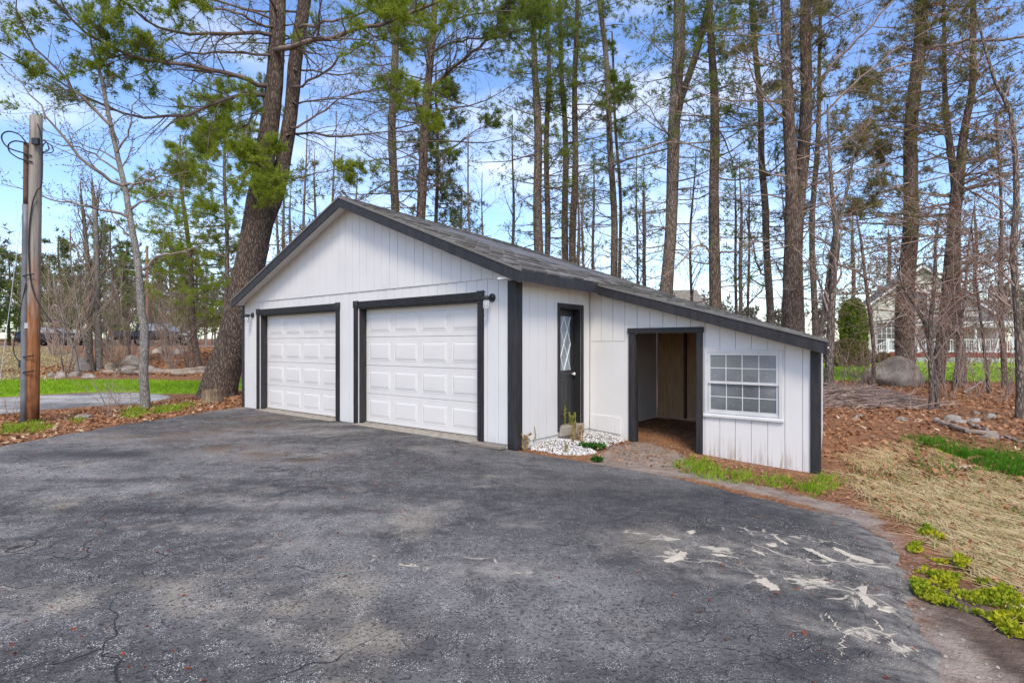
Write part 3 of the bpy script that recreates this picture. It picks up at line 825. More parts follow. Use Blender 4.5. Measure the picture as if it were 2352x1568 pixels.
# rake fascia boards, soffits
def rake(xa, za, xb, zb, y0, y1, h, name='fascia_board', mat='black', drop=0.005):
    MB().prism([(xa, y0, za - h - drop), (xb, y0, zb - h - drop), (xb, y0, zb - drop), (xa, y0, za - drop)], [(xa, y1, za - h - drop), (xb, y1, zb - h - drop), (xb, y1, zb - drop), (xa, y1, za - drop)]).build(name, M[mat], G)
rake(EL - 0.02, EZ - 0.035, RX, RZF - 0.035, YF - 0.022, YF, 0.155)
rake(RX, RZF - 0.035, ER + 0.02, EZ - 0.035, YF - 0.022, YF, 0.155)
rake(EL - 0.03, EZ - 0.002, RX, RZF + 0.0, YF - 0.034, YF - 0.002, 0.03, 'drip_edge', 'shingle')
rake(RX, RZF + 0.0, ER + 0.03, EZ - 0.002, YF - 0.034, YF - 0.002, 0.03, 'drip_edge', 'shingle')
rake(EL, EZ - 0.05, RX, RZF - 0.05, YF + 0.001, -0.047, 0.03, 'soffit', 'whitetrim', 0.03)
rake(RX, RZF - 0.05, ER, EZ - 0.05, YF + 0.001, -0.047, 0.03, 'soffit', 'whitetrim', 0.03)
MB().box(EL - 0.0, WL + 0.10, YF + 0.001, -0.046, 2.335, 2.36).build('soffit_return', M['whitetrim'], G)
MB().box(-0.08, ER - 0.002, YF + 0.001, -0.055, 2.335, 2.36).build('soffit_return', M['whitetrim'], G)
MB().hexa([(ER, YF - 0.02, EZ - 0.165), (ER + 0.022, YF - 0.02, EZ - 0.165), (ER + 0.022, LY - 0.245, EZ - 0.185), (ER, LY - 0.245, EZ - 0.185), (ER, YF - 0.02, EZ - 0.03), (ER + 0.022, YF - 0.02, EZ - 0.03), (ER + 0.022, LY - 0.245, EZ - 0.05), (ER, LY - 0.245, EZ - 0.05)]).build('eave_fascia', M['black'], G)
MB().hexa([(0.045, -0.05, 2.325), (ER, -0.05, 2.30), (ER, LY - 0.05, 2.29), (0.045, LY - 0.05, 2.325), (0.045, -0.05, 2.345), (ER, -0.05, 2.32), (ER, LY - 0.05, 2.31), (0.045, LY - 0.05, 2.345)]).build('soffit', M['whitetrim'], G)
rake(LX0, LZ0 - 0.02, LX1 + 0.02, LZ1 - 0.035, LY - 0.265, LY - 0.243, 0.145)
rake(LX0 - 0.02, LZ0 + 0.012, LX1 + 0.03, LZ1 + 0.0, LY - 0.276, LY - 0.245, 0.028, 'drip_edge', 'shingle')
rake(LX0 - 0.1, LZ0 - 0.02, LX1, LZ1 - 0.06, LY - 0.242, LY - 0.03, 0.02, 'soffit', 'whitetrim', 0.03)
MB().prism([(LX1 - 0.01, LY - 0.24, LZ1 - 0.15), (LX1 + 0.012, LY - 0.24, LZ1 - 0.15), (LX1 + 0.012, LY - 0.24, LZ1 - 0.03), (LX1 - 0.01, LY - 0.24, LZ1 - 0.03)], [(3.01, YB, LZ1 - 0.13), (3.03, YB, LZ1 - 0.13), (3.03, YB, LZ1 - 0.01), (3.01, YB, LZ1 - 0.01)]).build('eave_fascia', M['black'], G)
rake(EL, EZ - 0.06, RX, RZB - 0.03, YB, YB + 0.02, 0.15); rake(RX, RZB - 0.03, ER, EZ - 0.06, YB, YB + 0.02, 0.15)

# garage doors ---------------------------------------------------------
def garage_door(x0, x1, lab):
    w = x1 - x0; z0, z1 = 0.055, 2.085
    d = empty('garage_door', None, None, (x0, 0.13, 0)); d.parent = G
    sh = (z1 - z0) / 4
    for i in range(4):
        MB().box(0.004, w - 0.004, 0, 0.04, z0 + i * sh + 0.0025, z0 + (i + 1) * sh - 0.0025).build('door_section', M['door'], d, 0.004)
    pw, ph = (w - 0.10) / 4 - 0.13, sh - 0.19
    mb = MB()
    # raised field: groove ring then a bevelled field
    def ring(ins, y): return [(-pw / 2 + ins, y, -ph / 2 + ins), (pw / 2 - ins, y, -ph / 2 + ins), (pw / 2 - ins, y, ph / 2 - ins), (-pw / 2 + ins, y, ph / 2 - ins)]
    rings = [ring(-0.006, 0.001), ring(-0.002, -0.005), ring(0.006, -0.001), ring(0.046, -0.0095)]
    pts = [p for r in rings for p in r]
    fs = []
    for k in range(len(rings) - 1):
        for i in range(4): fs.append((k * 4 + i, k * 4 + (i + 1) % 4, (k + 1) * 4 + (i + 1) % 4, (k + 1) * 4 + i))
    b = (len(rings) - 1) * 4
    fs.append((b, b + 1, b + 2, b + 3))
    mb.poly(pts, fs)
    me = mb.mesh('raised_panel', M['door'])
    for i in range(4):
        for j in range(4):
            link('raised_panel', me, d, (0.05 + (j + 0.5) * (w - 0.10) / 4, 0, z0 + (i + 0.5) * sh))
    MB().box(0.004, w - 0.004, -0.004, 0.044, 0.035, z0 + 0.002).build('bottom_seal', M['seal'], d)
    # opening: jambs, header stop and casing
    for xa, xb in ((-0.001, 0.0225), (w - 0.0225, w + 0.001)):
        MB().box(xa, xb, -0.145, -0.004, 0.0, 2.10).build('jamb', M['black'], d)
    MB().box(0.0225, w - 0.0225, -0.145, -0.004, 2.075, 2.10).build('head_jamb', M['black'], d)
    cw = 0.13
    for xa in (-cw, w):
        mb = MB(); mb.box(xa, xa + cw - 0.01, -0.176, -0.160, 0.0, 2.10)
        for k in range(3): mb.box(xa + 0.02 + k * 0.032, xa + 0.038 + k * 0.032, -0.184, -0.1755, 0.0, 2.10)
        mb.build('side_casing', M['black'], d)
    mb = MB(); mb.box(0.0, w - 0.0, -0.176, -0.160, 2.10, 2.215)
    for k in range(4): mb.box(0.0, w - 0.0, -0.185, -0.1755, 2.112 + k * 0.026, 2.125 + k * 0.026)
    mb.build('head_casing', M['black'], d)
    for xa in (-cw, w - 0.002):
        mb = MB(); mb.box(xa, xa + cw + 0.002, -0.190, -0.160, 2.10, 2.228)
        mb.cyl((xa + cw / 2, -0.190, 2.164), (xa + cw / 2, -0.196, 2.164), 0.045, 0.04, 16)
        mb.cyl((xa + cw / 2, -0.196, 2.164), (xa + cw / 2, -0.203, 2.164), 0.022, 0.016, 12)
        mb.build('rosette_block', M['black'], d)
    MB().box(-0.02, w + 0.02, -0.30, 0.03, -0.02, 0.036).build('concrete_sill', M['concrete'], d, 0.008)
garage_door(D1[0], D1[1], 'left'); garage_door(D2[0], D2[1], 'right')

# entry door, slightly ajar -------------------------------------------
ed = empty('entry_door', None, None, (-0.055, 1.075, 0.0), math.radians(5)); ed.parent = G
y0, y1, z0, z1 = 0.0, 0.575, 0.175, 1.995
mb = MB()   # leaf in the local YZ plane, outside face at x=0
wall_pieces(mb, y0, y1, lambda Y: z0, lambda Y: z1, [(0.07, 0.505, 1.03, 1.90)], lambda u, z, d: (-d, u, z), 0.04)
mb.build('door_leaf', M['doordark'], ed)
MB().box(-0.026, -0.018, 0.07, 0.505, 1.03, 1.90).build('pane', M['frost'], ed)
for a, b in ((0.09, 0.26), (0.315, 0.485)):
    MB().poly([(0, a, .30), (0, b, .30), (0, b, .88), (0, a, .88), (.012, a + .02, .32), (.012, b - .02, .32), (.012, b - .02, .86), (.012, a + .02, .86), (.004, a + .035, .335), (.004, b - .035, .335), (.004, b - .035, .845), (.004, a + .035, .845)],
              [(0, 1, 5, 4), (1, 2, 6, 5), (2, 3, 7, 6), (3, 0, 4, 7), (4, 5, 9, 8), (5, 6, 10, 9), (6, 7, 11, 10), (7, 4, 8, 11), (8, 9, 10, 11)]).build('door_panel', M['doordark'], ed)
def clipseg(p, q, a0, a1, b0, b1):
    t0, t1 = 0.0, 1.0; dx, dy = q[0] - p[0], q[1] - p[1]
    for pp, qq in ((-dx, p[0] - a0), (dx, a1 - p[0]), (-dy, p[1] - b0), (dy, b1 - p[1])):
        if abs(pp) < 1e-9:
            if qq < 0: return None
        else:
            r_ = qq / pp
            if pp < 0: t0 = max(t0, r_)
            else: t1 = min(t1, r_)
    if t0 >= t1: return None
    return (p[0] + dx * t0, p[1] + dy * t0), (p[0] + dx * t1, p[1] + dy * t1)
cwid, chei = 0.22, 0.435
for k in range(-4, 5):
    for sg in (-1, 1):
        yc = 0.2875 + k * cwid
        s = clipseg((yc - cwid * 2, 1.465 - sg * chei * 2), (yc + cwid * 2, 1.465 + sg * chei * 2), 0.07, 0.505, 1.03, 1.90)
        if s: MB().cyl((-0.012 + 0.002 * sg, s[0][0], s[0][1]), (-0.012 + 0.002 * sg, s[1][0], s[1][1]), 0.0085, s=6).build('glazing_bar', M['knob'], ed)
kn = MB(); kn.cyl((0, .535, .965), (.03, .535, .965), .012, s=10).cyl((.03, .535, .965), (.045, .535, .965), .020, .031, 14).cyl((.045, .535, .965), (.062, .535, .965), .031, .018, 14)
kn.cyl((-.04, .535, .965), (-.075, .535, .965), .014, .03, 14)
kn.build('door_knob', M['knob'], ed, smooth_shade=True)
MB().box(0.029, 0.05, 0.998, 1.06, 0.10, 2.085).build('door_casing', M['black'], G, 0.003)
MB().box(0.029, 0.05, 1.67, 1.735, 0.10, 2.085).build('door_casing', M['black'], G, 0.003)
MB().box(0.0295, 0.051, 1.06, 1.67, 2.02, 2.0845).build('door_casing', M['black'], G, 0.003)
MB().box(-0.13, 0.028, 1.645, 1.669, 0.17, 2.02).build('door_jamb', M['seal'], G)
MB().box(-0.13, 0.028, 1.061, 1.072, 0.17, 2.02).build('door_jamb', M['seal'], G)
MB().box(-0.13, 0.028, 1.072, 1.645, 2.0, 2.019).build('door_jamb', M['seal'], G)
MB().box(-0.50, -0.47, 0.95, 1.95, 0.06, 2.2).build('gap_shade_sheet', M['seal'], G)  # near-black sheet; its colour stands in for the shade behind the ajar door
MB().box(-0.12, 0.075, 1.03, 1.72, 0.02, 0.168).build('door_step', M['concrete'], G, 0.01)

# shed opening trim -----------------------------------------------------
MB().box(0.75, 0.853, LY - 0.060, LY - 0.031, -0.12, 1.62).build('opening_post', M['black'], G, 0.004)
MB().box(0.842, 0.864, LY - 0.0305, LY + 0.06, -0.12, 1.60).build('opening_post', M['black'], G, 0.003)
MB().box(1.842, 1.935, LY - 0.060, LY - 0.031, -0.18, 1.62).build('opening_post', M['black'], G, 0.004)
MB().box(1.826, 1.848, LY - 0.0305, LY + 0.06, -0.18, 1.60).build('opening_post', M['black'], G, 0.003)
MB().box(0.735, 1.95, LY - 0.072, LY - 0.031, 1.621, 1.70).build('opening_header', M['black'], G, 0.004)
# window -----------------------------------------------------------------
wy = LY - 0.031
win = empty('window', None, None, (0, 0, 0)); win.parent = G
for b in ((1.958, 2.005, 0.44, 1.372), (2.965, 3.012, 0.44, 1.372)): MB().box(b[0], b[1], wy - 0.018, wy - 0.001, b[2], b[3]).build('casing', M['vinyl'], win, 0.004)
MB().box(2.005, 2.965, wy - 0.018, wy - 0.001, 1.328, 1.372).build('casing', M['vinyl'], win, 0.004)
MB().hexa([(1.945, wy - 0.034, 0.40), (3.025, wy - 0.034, 0.40), (3.025, wy - 0.001, 0.40), (1.945, wy - 0.001, 0.40), (1.945, wy - 0.034, 0.43), (3.025, wy - 0.034, 0.43), (3.025, wy - 0.001, 0.455), (1.945, wy - 0.001, 0.455)]).build('sill', M['vinyl'], win, 0.004)
MB().box(2.005, 2.965, wy - 0.012, wy + 0.03, 0.455, 0.475).build('sub_sill', M['vinyl'], win, 0.003)
def sash(xa, xb, za, zb, y):
    f_ = 0.035
    mb = MB(); mb.box(xa, xa + f_, y, y + 0.022, za, zb).box(xb - f_, xb, y, y + 0.022, za, zb).box(xa + f_, xb - f_, y, y + 0.022, za, za + f_).box(xa + f_, xb - f_, y, y + 0.022, zb - f_, zb)
    mb.build('sash_frame', M['vinyl'], win)
    MB().box(xa + f_, xb - f_, y + 0.012, y + 0.016, za + f_, zb - f_).build('pane', M['glass'], win)
    for k in (1, 2, 3):
        x = xa + f_ + (xb - xa - 2 * f_) * k / 4
        MB().box(x - 0.006, x + 0.006, y + 0.007, y + 0.0118, za + f_, zb - f_).build('glazing_bar', M['vinyl'], win)
    z = (za + zb) / 2
    MB().box(xa + f_, xb - f_, y + 0.0075, y + 0.0117, z - 0.006, z + 0.006).build('glazing_bar', M['vinyl'], win)
sash(2.007, 2.963, 0.885, 1.328, wy - 0.010)
sash(2.007, 2.963, 0.476, 0.92, wy + 0.008)

# wall lanterns ------------------------------------------------------------
for X, Z, lab in ((-0.40, 2.117, 'black wall lantern with clear glass jar beside the black corner board'), (-7.46, 2.10, 'black wall lantern with clear glass jar at the garage end by the leaning pine')):
    p = g2w(X, -0.031)
    L = empty('wall_lantern', lab, 'wall lamp', (p[0], p[1], Z), GA, 'lanterns on the garage front')
    MB().cyl((0, 0.0, 0), (0, -0.018, 0), 0.062, 0.058, 24).cyl((0, -0.018, 0), (0, -0.03, 0), 0.035, 0.02, 16).build('backplate', M['metal_black'], L, smooth_shade=False)
    MB().cyl((0, -0.03, 0), (0, -0.075, 0), 0.012, s=10).build('arm', M['metal_black'], L)
    MB().lathe([(0.047, -0.045), (0.05, -0.005), (0.046, 0.012), (0.015, 0.022)], (0, -0.125, 0), 20).build('lamp_cap', M['metal_black'], L)
    MB().lathe([(0.012, -0.165), (0.044, -0.163), (0.051, -0.150), (0.052, -0.075), (0.045, -0.055), (0.043, -0.044)], (0, -0.125, 0), 20).build('glass_jar', M['jar'], L, smooth_shade=True)
    MB().lathe([(0.004, -0.125), (0.020, -0.11), (0.023, -0.09), (0.012, -0.062), (0.011, -0.047)], (0, -0.125, 0), 12).build('bulb', M['knob'], L, smooth_shade=True)

# loose board at the corner
p = g2w(-0.33, -0.22)
o = MB().box(-0.30, 0.30, -0.07, 0.07, 0, 0.045).build('loose_board', M['plank'], None, 0.006, loc=(p[0], p[1], dz(p[0], p[1]) + 0.001), rot=(0, 0, GA - 0.03))
tag(o, 'short weathered grey board lying on the asphalt by the garage corner', 'board')
print('garage ok')

# ---------------------------------------------------------------- tree machinery (numpy)
def nrm(v): return v / (np.linalg.norm(v, axis=-1, keepdims=True) + 1e-9)

def tubes(groups, rough=0.0, rng=None):
    """groups: list of (P (m,n,3), R (m,n), sides) -> V, quads"""
    Vs, Qs, off = [], [], 0
    for P, R, s in groups:
        if len(P) == 0: continue
        m, n, _ = P.shape
        T = np.empty_like(P)
        T[:, 1:-1] = P[:, 2:] - P[:, :-2]; T[:, 0] = P[:, 1] - P[:, 0]; T[:, -1] = P[:, -1] - P[:, -2]
        T = nrm(T)
        mt = nrm(T.mean(axis=1))
        ref = np.where(np.abs(mt[:, 2:3]) < 0.8, np.array([[0.05, 0.08, 1.0]]), np.array([[1.0, 0.1, 0.05]]))
        A = nrm(np.cross(T, ref[:, None, :])); B = np.cross(T, A)
        an = np.arange(s) * 2 * math.pi / s
        ca, sa = np.cos(an), np.sin(an)
        RR = R[:, :, None]
        if rough and rng is not None:
            RR = RR * (1 + rough * (rng.random((m, n, s)) - 0.5))
        V = P[:, :, None, :] + RR[..., None] * (ca[None, None, :, None] * A[:, :, None, :] + sa[None, None, :, None] * B[:, :, None, :])
        i = np.arange(m * n * s).reshape(m, n, s) + off
        j = np.roll(i, -1, axis=2)
        Q = np.stack([i[:, :-1], j[:, :-1], j[:, 1:], i[:, 1:]], -1).reshape(-1, 4)
        Vs.append(V.reshape(-1, 3)); Qs.append(Q); off += m * n * s
    return np.concatenate(Vs), np.concatenate(Qs)

def sample(P, R, t):
    """positions, tangents, radii at parameters t (m,k) along polylines"""
    m, n, _ = P.shape
    x = np.clip(t, 0, 0.9999) * (n - 1); i = x.astype(int); f = (x - i)[..., None]
    r = np.arange(m)[:, None]
    a, b = P[r, i], P[r, i + 1]
    return a * (1 - f) + b * f, nrm(b - a), R[r, i] * (1 - f[..., 0]) + R[r, i + 1] * f[..., 0]

def sprout(P, R, k, t0, t1, L, rng, ang=(40, 70), up=0.0, npts=5, rr=0.5, flat=0.0, curl=0.25, droop=0.0, rmin=0.004, taper=0.25, lfall=0.4, side=None):
    m = len(P)
    t = t0 + (t1 - t0) * (np.arange(k)[None, :] + rng.random((m, k))) / k
    pos, T, r = sample(P, R, t)
    rv = rng.normal(size=(m, k, 3))
    rv[..., 2] *= (1 - flat)
    perp = nrm(rv - (rv * T).sum(-1, keepdims=True) * T)
    a = np.radians(ang[0] + (ang[1] - ang[0]) * rng.random((m, k, 1)))
    d = np.cos(a) * T + np.sin(a) * perp
    d[..., 2] += up
    d = nrm(d)
    Ls = np.broadcast_to(np.asarray(L, float).reshape(-1, 1) if np.ndim(L) else L, (m, k)) * (0.55 + 0.9 * rng.random((m, k))) * (1 - lfall * (t - t0) / (t1 - t0 + 1e-6))
    step = Ls / (npts - 1)
    pts = [pos]; dd = d
    for i in range(npts - 1):
        pts.append(pts[-1] + dd * step[..., None])
        dd = nrm(dd + rng.normal(size=dd.shape) * curl + np.array([0, 0, -droop]))
    C = np.stack(pts, 2).reshape(m * k, npts, 3)
    r0 = np.maximum(r * rr, rmin).reshape(-1, 1)
    return C, r0 * np.linspace(1, taper, npts)[None, :], t.reshape(-1), Ls.reshape(-1)

def tufts(P, per, rng, t0=0.3, length=0.16, width=0.012, blades=7, spread=0.75, up=0.15, jitter=0.03):
    """sprays of thin triangles along polylines -> V, tris"""
    m = len(P)
    if m == 0: return np.zeros((0, 3)), np.zeros((0, 3), int)
    t = t0 + (1 - t0) * rng.random((m, per))
    pos, T, _ = sample(P, np.ones(P.shape[:2]), t)
    pos = (pos + rng.normal(size=pos.shape) * jitter).reshape(-1, 1, 3); T = T.reshape(-1, 1, 3)
    N = len(pos)
    d = nrm(T + rng.normal(size=(N, blades, 3)) * spread + np.array([0, 0, up]))
    Ln = length * (0.6 + 0.8 * rng.random((N, blades, 1)))
    w = nrm(np.cross(d, rng.normal(size=(N, blades, 3)))) * width
    base = np.repeat(pos, blades, 1)
    V = np.stack([base - w, base + w, base + d * Ln], 2).reshape(-1, 3)
    return V, np.arange(len(V)).reshape(-1, 3)

def trunk_line(pts, depth, rng, top=None, lean_y=0.0, n=26, wob=0.05, base=None):
    """pts: (vx, vy, width) from base to top in picture units at one distance; top: extra points up to this height"""
    P = [np.array(at(x, y, depth)) for x, y, w in pts]
    Rr = [w / FV * depth / 2 for x, y, w in pts]
    for p in P: p[1] += (p[2]) * lean_y
    g = gz(P[0][0], P[0][1])
    if P[0][2] > g + 0.1:                       # hidden foot: carry the line down to the ground
        d0 = P[0] - P[1]; d0 = d0 / abs(d0[2] + 1e-6)
        f = P[0] + np.array([d0[0] * 0.5, 0, -1]) * (P[0][2] - g); f[2] = gz(f[0], f[1]) - 0.1
        P.insert(0, f); Rr.insert(0, Rr[0] * 1.18)
    else:
        P[0][2] = min(P[0][2], g - 0.08)
    if top and P[-1][2] > top:
        while len(P) > 2 and P[-2][2] > top: P.pop(); Rr.pop()
        f = (top - P[-2][2]) / (P[-1][2] - P[-2][2] + 1e-6)
        P[-1] = P[-2] + (P[-1] - P[-2]) * f; Rr[-1] = 0.015
    elif top and P[-1][2] < top:
        d1 = P[-1] - P[-2]; d1 = d1 / (d1[2] + 1e-6)
        h = top - P[-1][2]
        q = P[-1] + np.array([d1[0] * 0.5, rng.normal() * 0.03, 1]) * h
        P.append(q); Rr.append(max(0.03, Rr[-1] * 0.25))
    P = np.array(P); Rr = np.array(Rr)
    s = np.concatenate([[0], np.cumsum(np.linalg.norm(np.diff(P, axis=0), axis=1))])
    u = np.linspace(0, s[-1], n)
    Q = np.stack([np.interp(u, s, P[:, k]) for k in range(3)], -1)
    Rq = np.interp(u, s, Rr)
    w = np.sin(u[:, None] * np.array([0.9, 0.7, 0]) + rng.random(3) * 6) * wob * np.array([1, 1, 0])
    w[0] = 0; w[1] *= 0.4
    return Q + w, Rq

NT_TREES = [0]
def finish_tree(kind, label, cat, group, base, trunk_groups, branch_groups, leaf, mats, rng, trough=0.10):
    e = empty(kind, label, cat, (base[0], base[1], gz(base[0], base[1])), 0, group)
    o = np.array(e.location)
    V, Q = tubes(trunk_groups, trough, rng); link('trunk', mesh_np('trunk', V - o, [Q], mats[0], True), e)
    if branch_groups:
        V, Q = tubes(branch_groups); link('branches', mesh_np('branches', V - o, [Q], mats[1], False), e)
    if leaf is not None and len(leaf[0]):
        link('crown', mesh_np('crown', leaf[0] - o, [leaf[1]], mats[2], False), e)
    NT_TREES[0] += 1
    return e

def merge(parts):
    Vs, Fs, off = [], [], 0
    for V, F in parts:
        if len(V) == 0: continue
        Vs.append(V); Fs.append(F + off); off += len(V)
    if not Vs: return np.zeros((0, 3)), np.zeros((0, 3), int)
    return np.concatenate(Vs), np.concatenate(Fs)

def limb_px(pts, depth, tip_dy, r0, r1, n=14, rng=None):
    """a limb drawn in picture positions; its distance runs from the trunk's to trunk + tip_dy"""
    P = np.array([np.array(at(x, y, depth + tip_dy * i / (len(pts) - 1))) for i, (x, y) in enumerate(pts)])
    s = np.concatenate([[0], np.cumsum(np.linalg.norm(np.diff(P, axis=0), axis=1))])
    u = np.linspace(0, s[-1], n)
    Q = np.stack([np.interp(u, s, P[:, k]) for k in range(3)], -1)
    for _ in range(2): Q[1:-1] = 0.25 * Q[:-2] + 0.5 * Q[1:-1] + 0.25 * Q[2:]
    if rng is not None: Q[1:] += rng.normal(size=Q[1:].shape) * 0.025
    return Q[None], np.linspace(r0, r1, n)[None]

def pine(label, stems, depth, seed, top=19, z0=2.5, zc=6.0, Lmax=3.0, nper=3.0, dead=0.5, mats=('bark', 'twig', 'needle'), sides=12,
         limbs=(), dens=1.0, group='pines standing behind the garage', kind='pine_tree', lean_y=0.0, tl=0.16, tw=0.0105, cat='tree', limb_only=False, up=0.05, lv=0.72, nt=2):
    rng = np.random.default_rng(seed)
    tg, bg, leaves = [], [], []
    base = None
    for si, pts in enumerate(stems):
        P, R = trunk_line(pts, depth + si * 0.25, rng, top, lean_y)
        if base is None: base = P[0]
        tg.append((P[None], R[None], sides))
        if limb_only: continue
        zmin = max(z0, P[0][2] + 1.0)
        zs = np.arange(zmin, top - 0.5, 0.72 / nper)
        zs = zs + rng.normal(size=len(zs)) * 0.1
        tt = np.interp(zs, P[:, 2], np.linspace(0, 1, len(P)))
        pos, T, r = sample(P[None], R[None], tt[None])
        pos, r = pos[0], r[0]
        az = rng.random(len(zs)) * 2 * math.pi
        prof = np.where(zs < zc, 0.55 + 0.45 * (zs - zmin) / max(zc - zmin, 0.1), 1.0 - 0.75 * (zs - zc) / max(top - zc, 0.1))
        L = Lmax * prof * (0.45 + 0.75 * rng.random(len(zs)))
        el = np.where(zs < zc, rng.normal(size=len(zs)) * 0.18 - 0.02, rng.normal(size=len(zs)) * 0.18 + up + 0.12)
        d = np.stack([np.cos(az) * np.cos(el), np.sin(az) * np.cos(el), np.sin(el)], -1)
        n = 7
        pp = [pos]; dd = d
        for i in range(n - 1):
            pp.append(pp[-1] + dd * (L / (n - 1))[:, None])
            dd = nrm(dd + rng.normal(size=dd.shape) * 0.11 + np.array([0, 0, 0.035]))
        B1 = np.stack(pp, 1)
        r1 = np.clip(np.minimum(r * 0.4, 0.008 + 0.009 * L), 0.007, 0.07)
        R1 = r1[:, None] * np.linspace(1, 0.3, n)[None]
        pl = np.clip(0.12 + lv * (zs - zc + 2.5) / 5, 0.06, 0.85)
        bg.append((B1, R1, 4))
        C, RC, _, Ls = sprout(B1, R1, max(3, int(9 * dens)), 0.18, 1.0, L * 0.36, rng, (30, 62), 0.05, 4, 0.45, 0.65, 0.17, 0.0, 0.0045)
        k3 = max(2, int(4 * dens))
        C2, RC2, _, _ = sprout(C, RC, k3, 0.2, 1.0, Ls * 0.42, rng, (25, 58), 0.06, 2, 0.6, 0.4, 0.17, 0.0, 0.0035)
        bg += [(C, RC, 3), (C2, RC2, 3)]
        nC = len(C) // len(B1)
        pc = np.repeat(pl, nC); kc = rng.random(len(pc)) < pc
        k2_ = np.repeat(kc, k3) & (rng.random(len(C2)) < 0.85)
        leaves.append(tufts(C2[k2_], max(1, int(nt * dens)), rng, 0.3, tl, tw, 5, 0.8))
        leaves.append(tufts(C[kc], max(1, int(nt * dens)), rng, 0.55, tl, tw, 5, 0.8))
    for pts, tip, r0, r1, leaf in limbs:
        fx_, fy_ = pts[0]
        cand = []
        for st in stems:
            a_ = sorted(st, key=lambda q: q[1])
            if a_[0][1] - 40 <= fy_ <= a_[-1][1] + 40: cand.append(np.interp(fy_, [q[1] for q in a_], [q[0] for q in a_]))
        if cand:
            cx_ = min(cand, key=lambda q: abs(q - fx_))
            pts = [(cx_, fy_ + 3)] + [q for q in pts if abs(q[0] - cx_) > 6]
        B1, R1 = limb_px(pts, depth, tip, r0 * 0.74, r1 * 0.8, rng=rng)
        Ln = float(np.linalg.norm(np.diff(B1[0], axis=0), axis=1).sum())
        bg.append((B1, R1, 6))
        C, RC, t1, Ls = sprout(B1, R1, int(7 + 3.6 * Ln), 0.15, 1.0, min(1.6, 0.32 * Ln), rng, (25, 60), 0.03, 6, 0.45, 0.45, 0.14, 0.0, 0.006)
        bg.append((C, RC, 4))
        C2, RC2, t2, L2 = sprout(C, RC, 6, 0.2, 1.0, Ls * 0.42, rng, (25, 55), 0.02, 4, 0.5, 0.4, 0.16, 0.0, 0.0045)
        bg.append((C2, RC2, 3))
        if leaf > 0:
            keep = np.repeat(t1 > (1 - leaf), 6)
            keep &= rng.random(len(keep)) < 0.9
            A2 = C2[keep]
            if len(A2):
                C3, RC3, _, _ = sprout(A2, RC2[keep], 3, 0.2, 1.0, 0.22, rng, (25, 55), 0.05, 3, 0.6, 0.2, 0.15, 0.0, 0.003)
                bg.append((C3, RC3, 3))
                leaves.append(tufts(C3, 3, rng, 0.1, 0.13, 0.0075, 10, 0.7))
                leaves.append(tufts(A2, 3, rng, 0.4, 0.13, 0.0075, 10, 0.7))
        k = max(1, int(len(C2) * 0.5))
        C4, RC4, _, _ = sprout(C2[rng.permutation(len(C2))[:k]], RC2[:k], 2, 0.2, 1.0, 0.2, rng, (30, 60), 0, 3, 0.6, 0.0, 0.2, 0, 0.003)
        bg.append((C4, RC4, 3))
        leaves.append(tufts(C4, 1, rng, 0.6, 0.07, 0.006, 4, 0.8))
    return finish_tree(kind, label, cat, group, base, tg, bg, merge(leaves), [M[m] for m in mats], rng)

def bare_tree(label, stems, depth, seed, top=8, z0=1.2, Lmax=2.0, n1=18, mats=('bark_g', 'twig_g', 'bud'), sides=10, limbs=(), group='bare trees', kind='bare_tree',
              cat='tree', ang=(35, 65), up=0.25, k2=7, k3=4, buds=1, budl=0.05, curl=0.16, lean_y=0.0, t0=None):
    rng = np.random.default_rng(seed)
    tg, bg = [], []; base = None; lv = []
    for si, pts in enumerate(stems):
        P, R = trunk_line(pts, depth + si * 0.15, rng, top, lean_y, 24, 0.04)
        if base is None: base = P[0]
        tg.append((P[None], R[None], sides))
        ts = np.interp(z0, P[:, 2], np.linspace(0, 1, len(P))) if t0 is None else t0
        if n1:
            B, RB, t, L = sprout(P[None], R[None], n1, ts, 0.97, Lmax, rng, ang, up, 8, 0.42, 0.1, curl, -0.02, 0.008, 0.2, 0.55)
            bg.append((B, RB, 4))
            C, RC, _, LC = sprout(B, RB, k2, 0.2, 0.98, L * 0.4, rng, (30, 60), 0.1, 5, 0.5, 0.1, curl, 0.0, 0.0045)
            bg.append((C, RC, 3))
            if k3:
                D, RD, _, _ = sprout(C, RC, k3, 0.2, 0.98, LC * 0.45, rng, (30, 60), 0.08, 2, 0.6, 0.0, 0.2, 0.0, 0.0035)
                bg.append((D, RD, 3))
                if buds: lv.append(tufts(D, buds, rng, 0.3, budl, budl * 0.28, 3, 0.9, 0.3, 0.0))
    for pts, tip, r0, r1, leaf in limbs:
        B, RB = limb_px(pts, depth, tip, r0, r1, rng=rng)
        Ln = float(np.linalg.norm(np.diff(B[0], axis=0), axis=1).sum())
        bg.append((B, RB, 6))
        C, RC, _, LC = sprout(B, RB, int(6 + 4 * Ln), 0.15, 0.98, min(1.1, 0.3 * Ln), rng, (35, 65), 0.15, 5, 0.45, 0.0, 0.18, 0.0, 0.0045)
        D, RD, _, _ = sprout(C, RC, 4, 0.2, 0.98, LC * 0.45, rng, (30, 60), 0.1, 4, 0.6, 0.0, 0.2, 0.0, 0.0035)
        bg += [(C, RC, 3), (D, RD, 3)]
        if buds: lv.append(tufts(D, 2, rng, 0.2, budl, budl * 0.28, 3, 0.9, 0.3, 0.0))
    return finish_tree(kind, label, cat, group, base, tg, bg, merge(lv) if buds else None, [M[m] for m in mats], rng, 0.06)

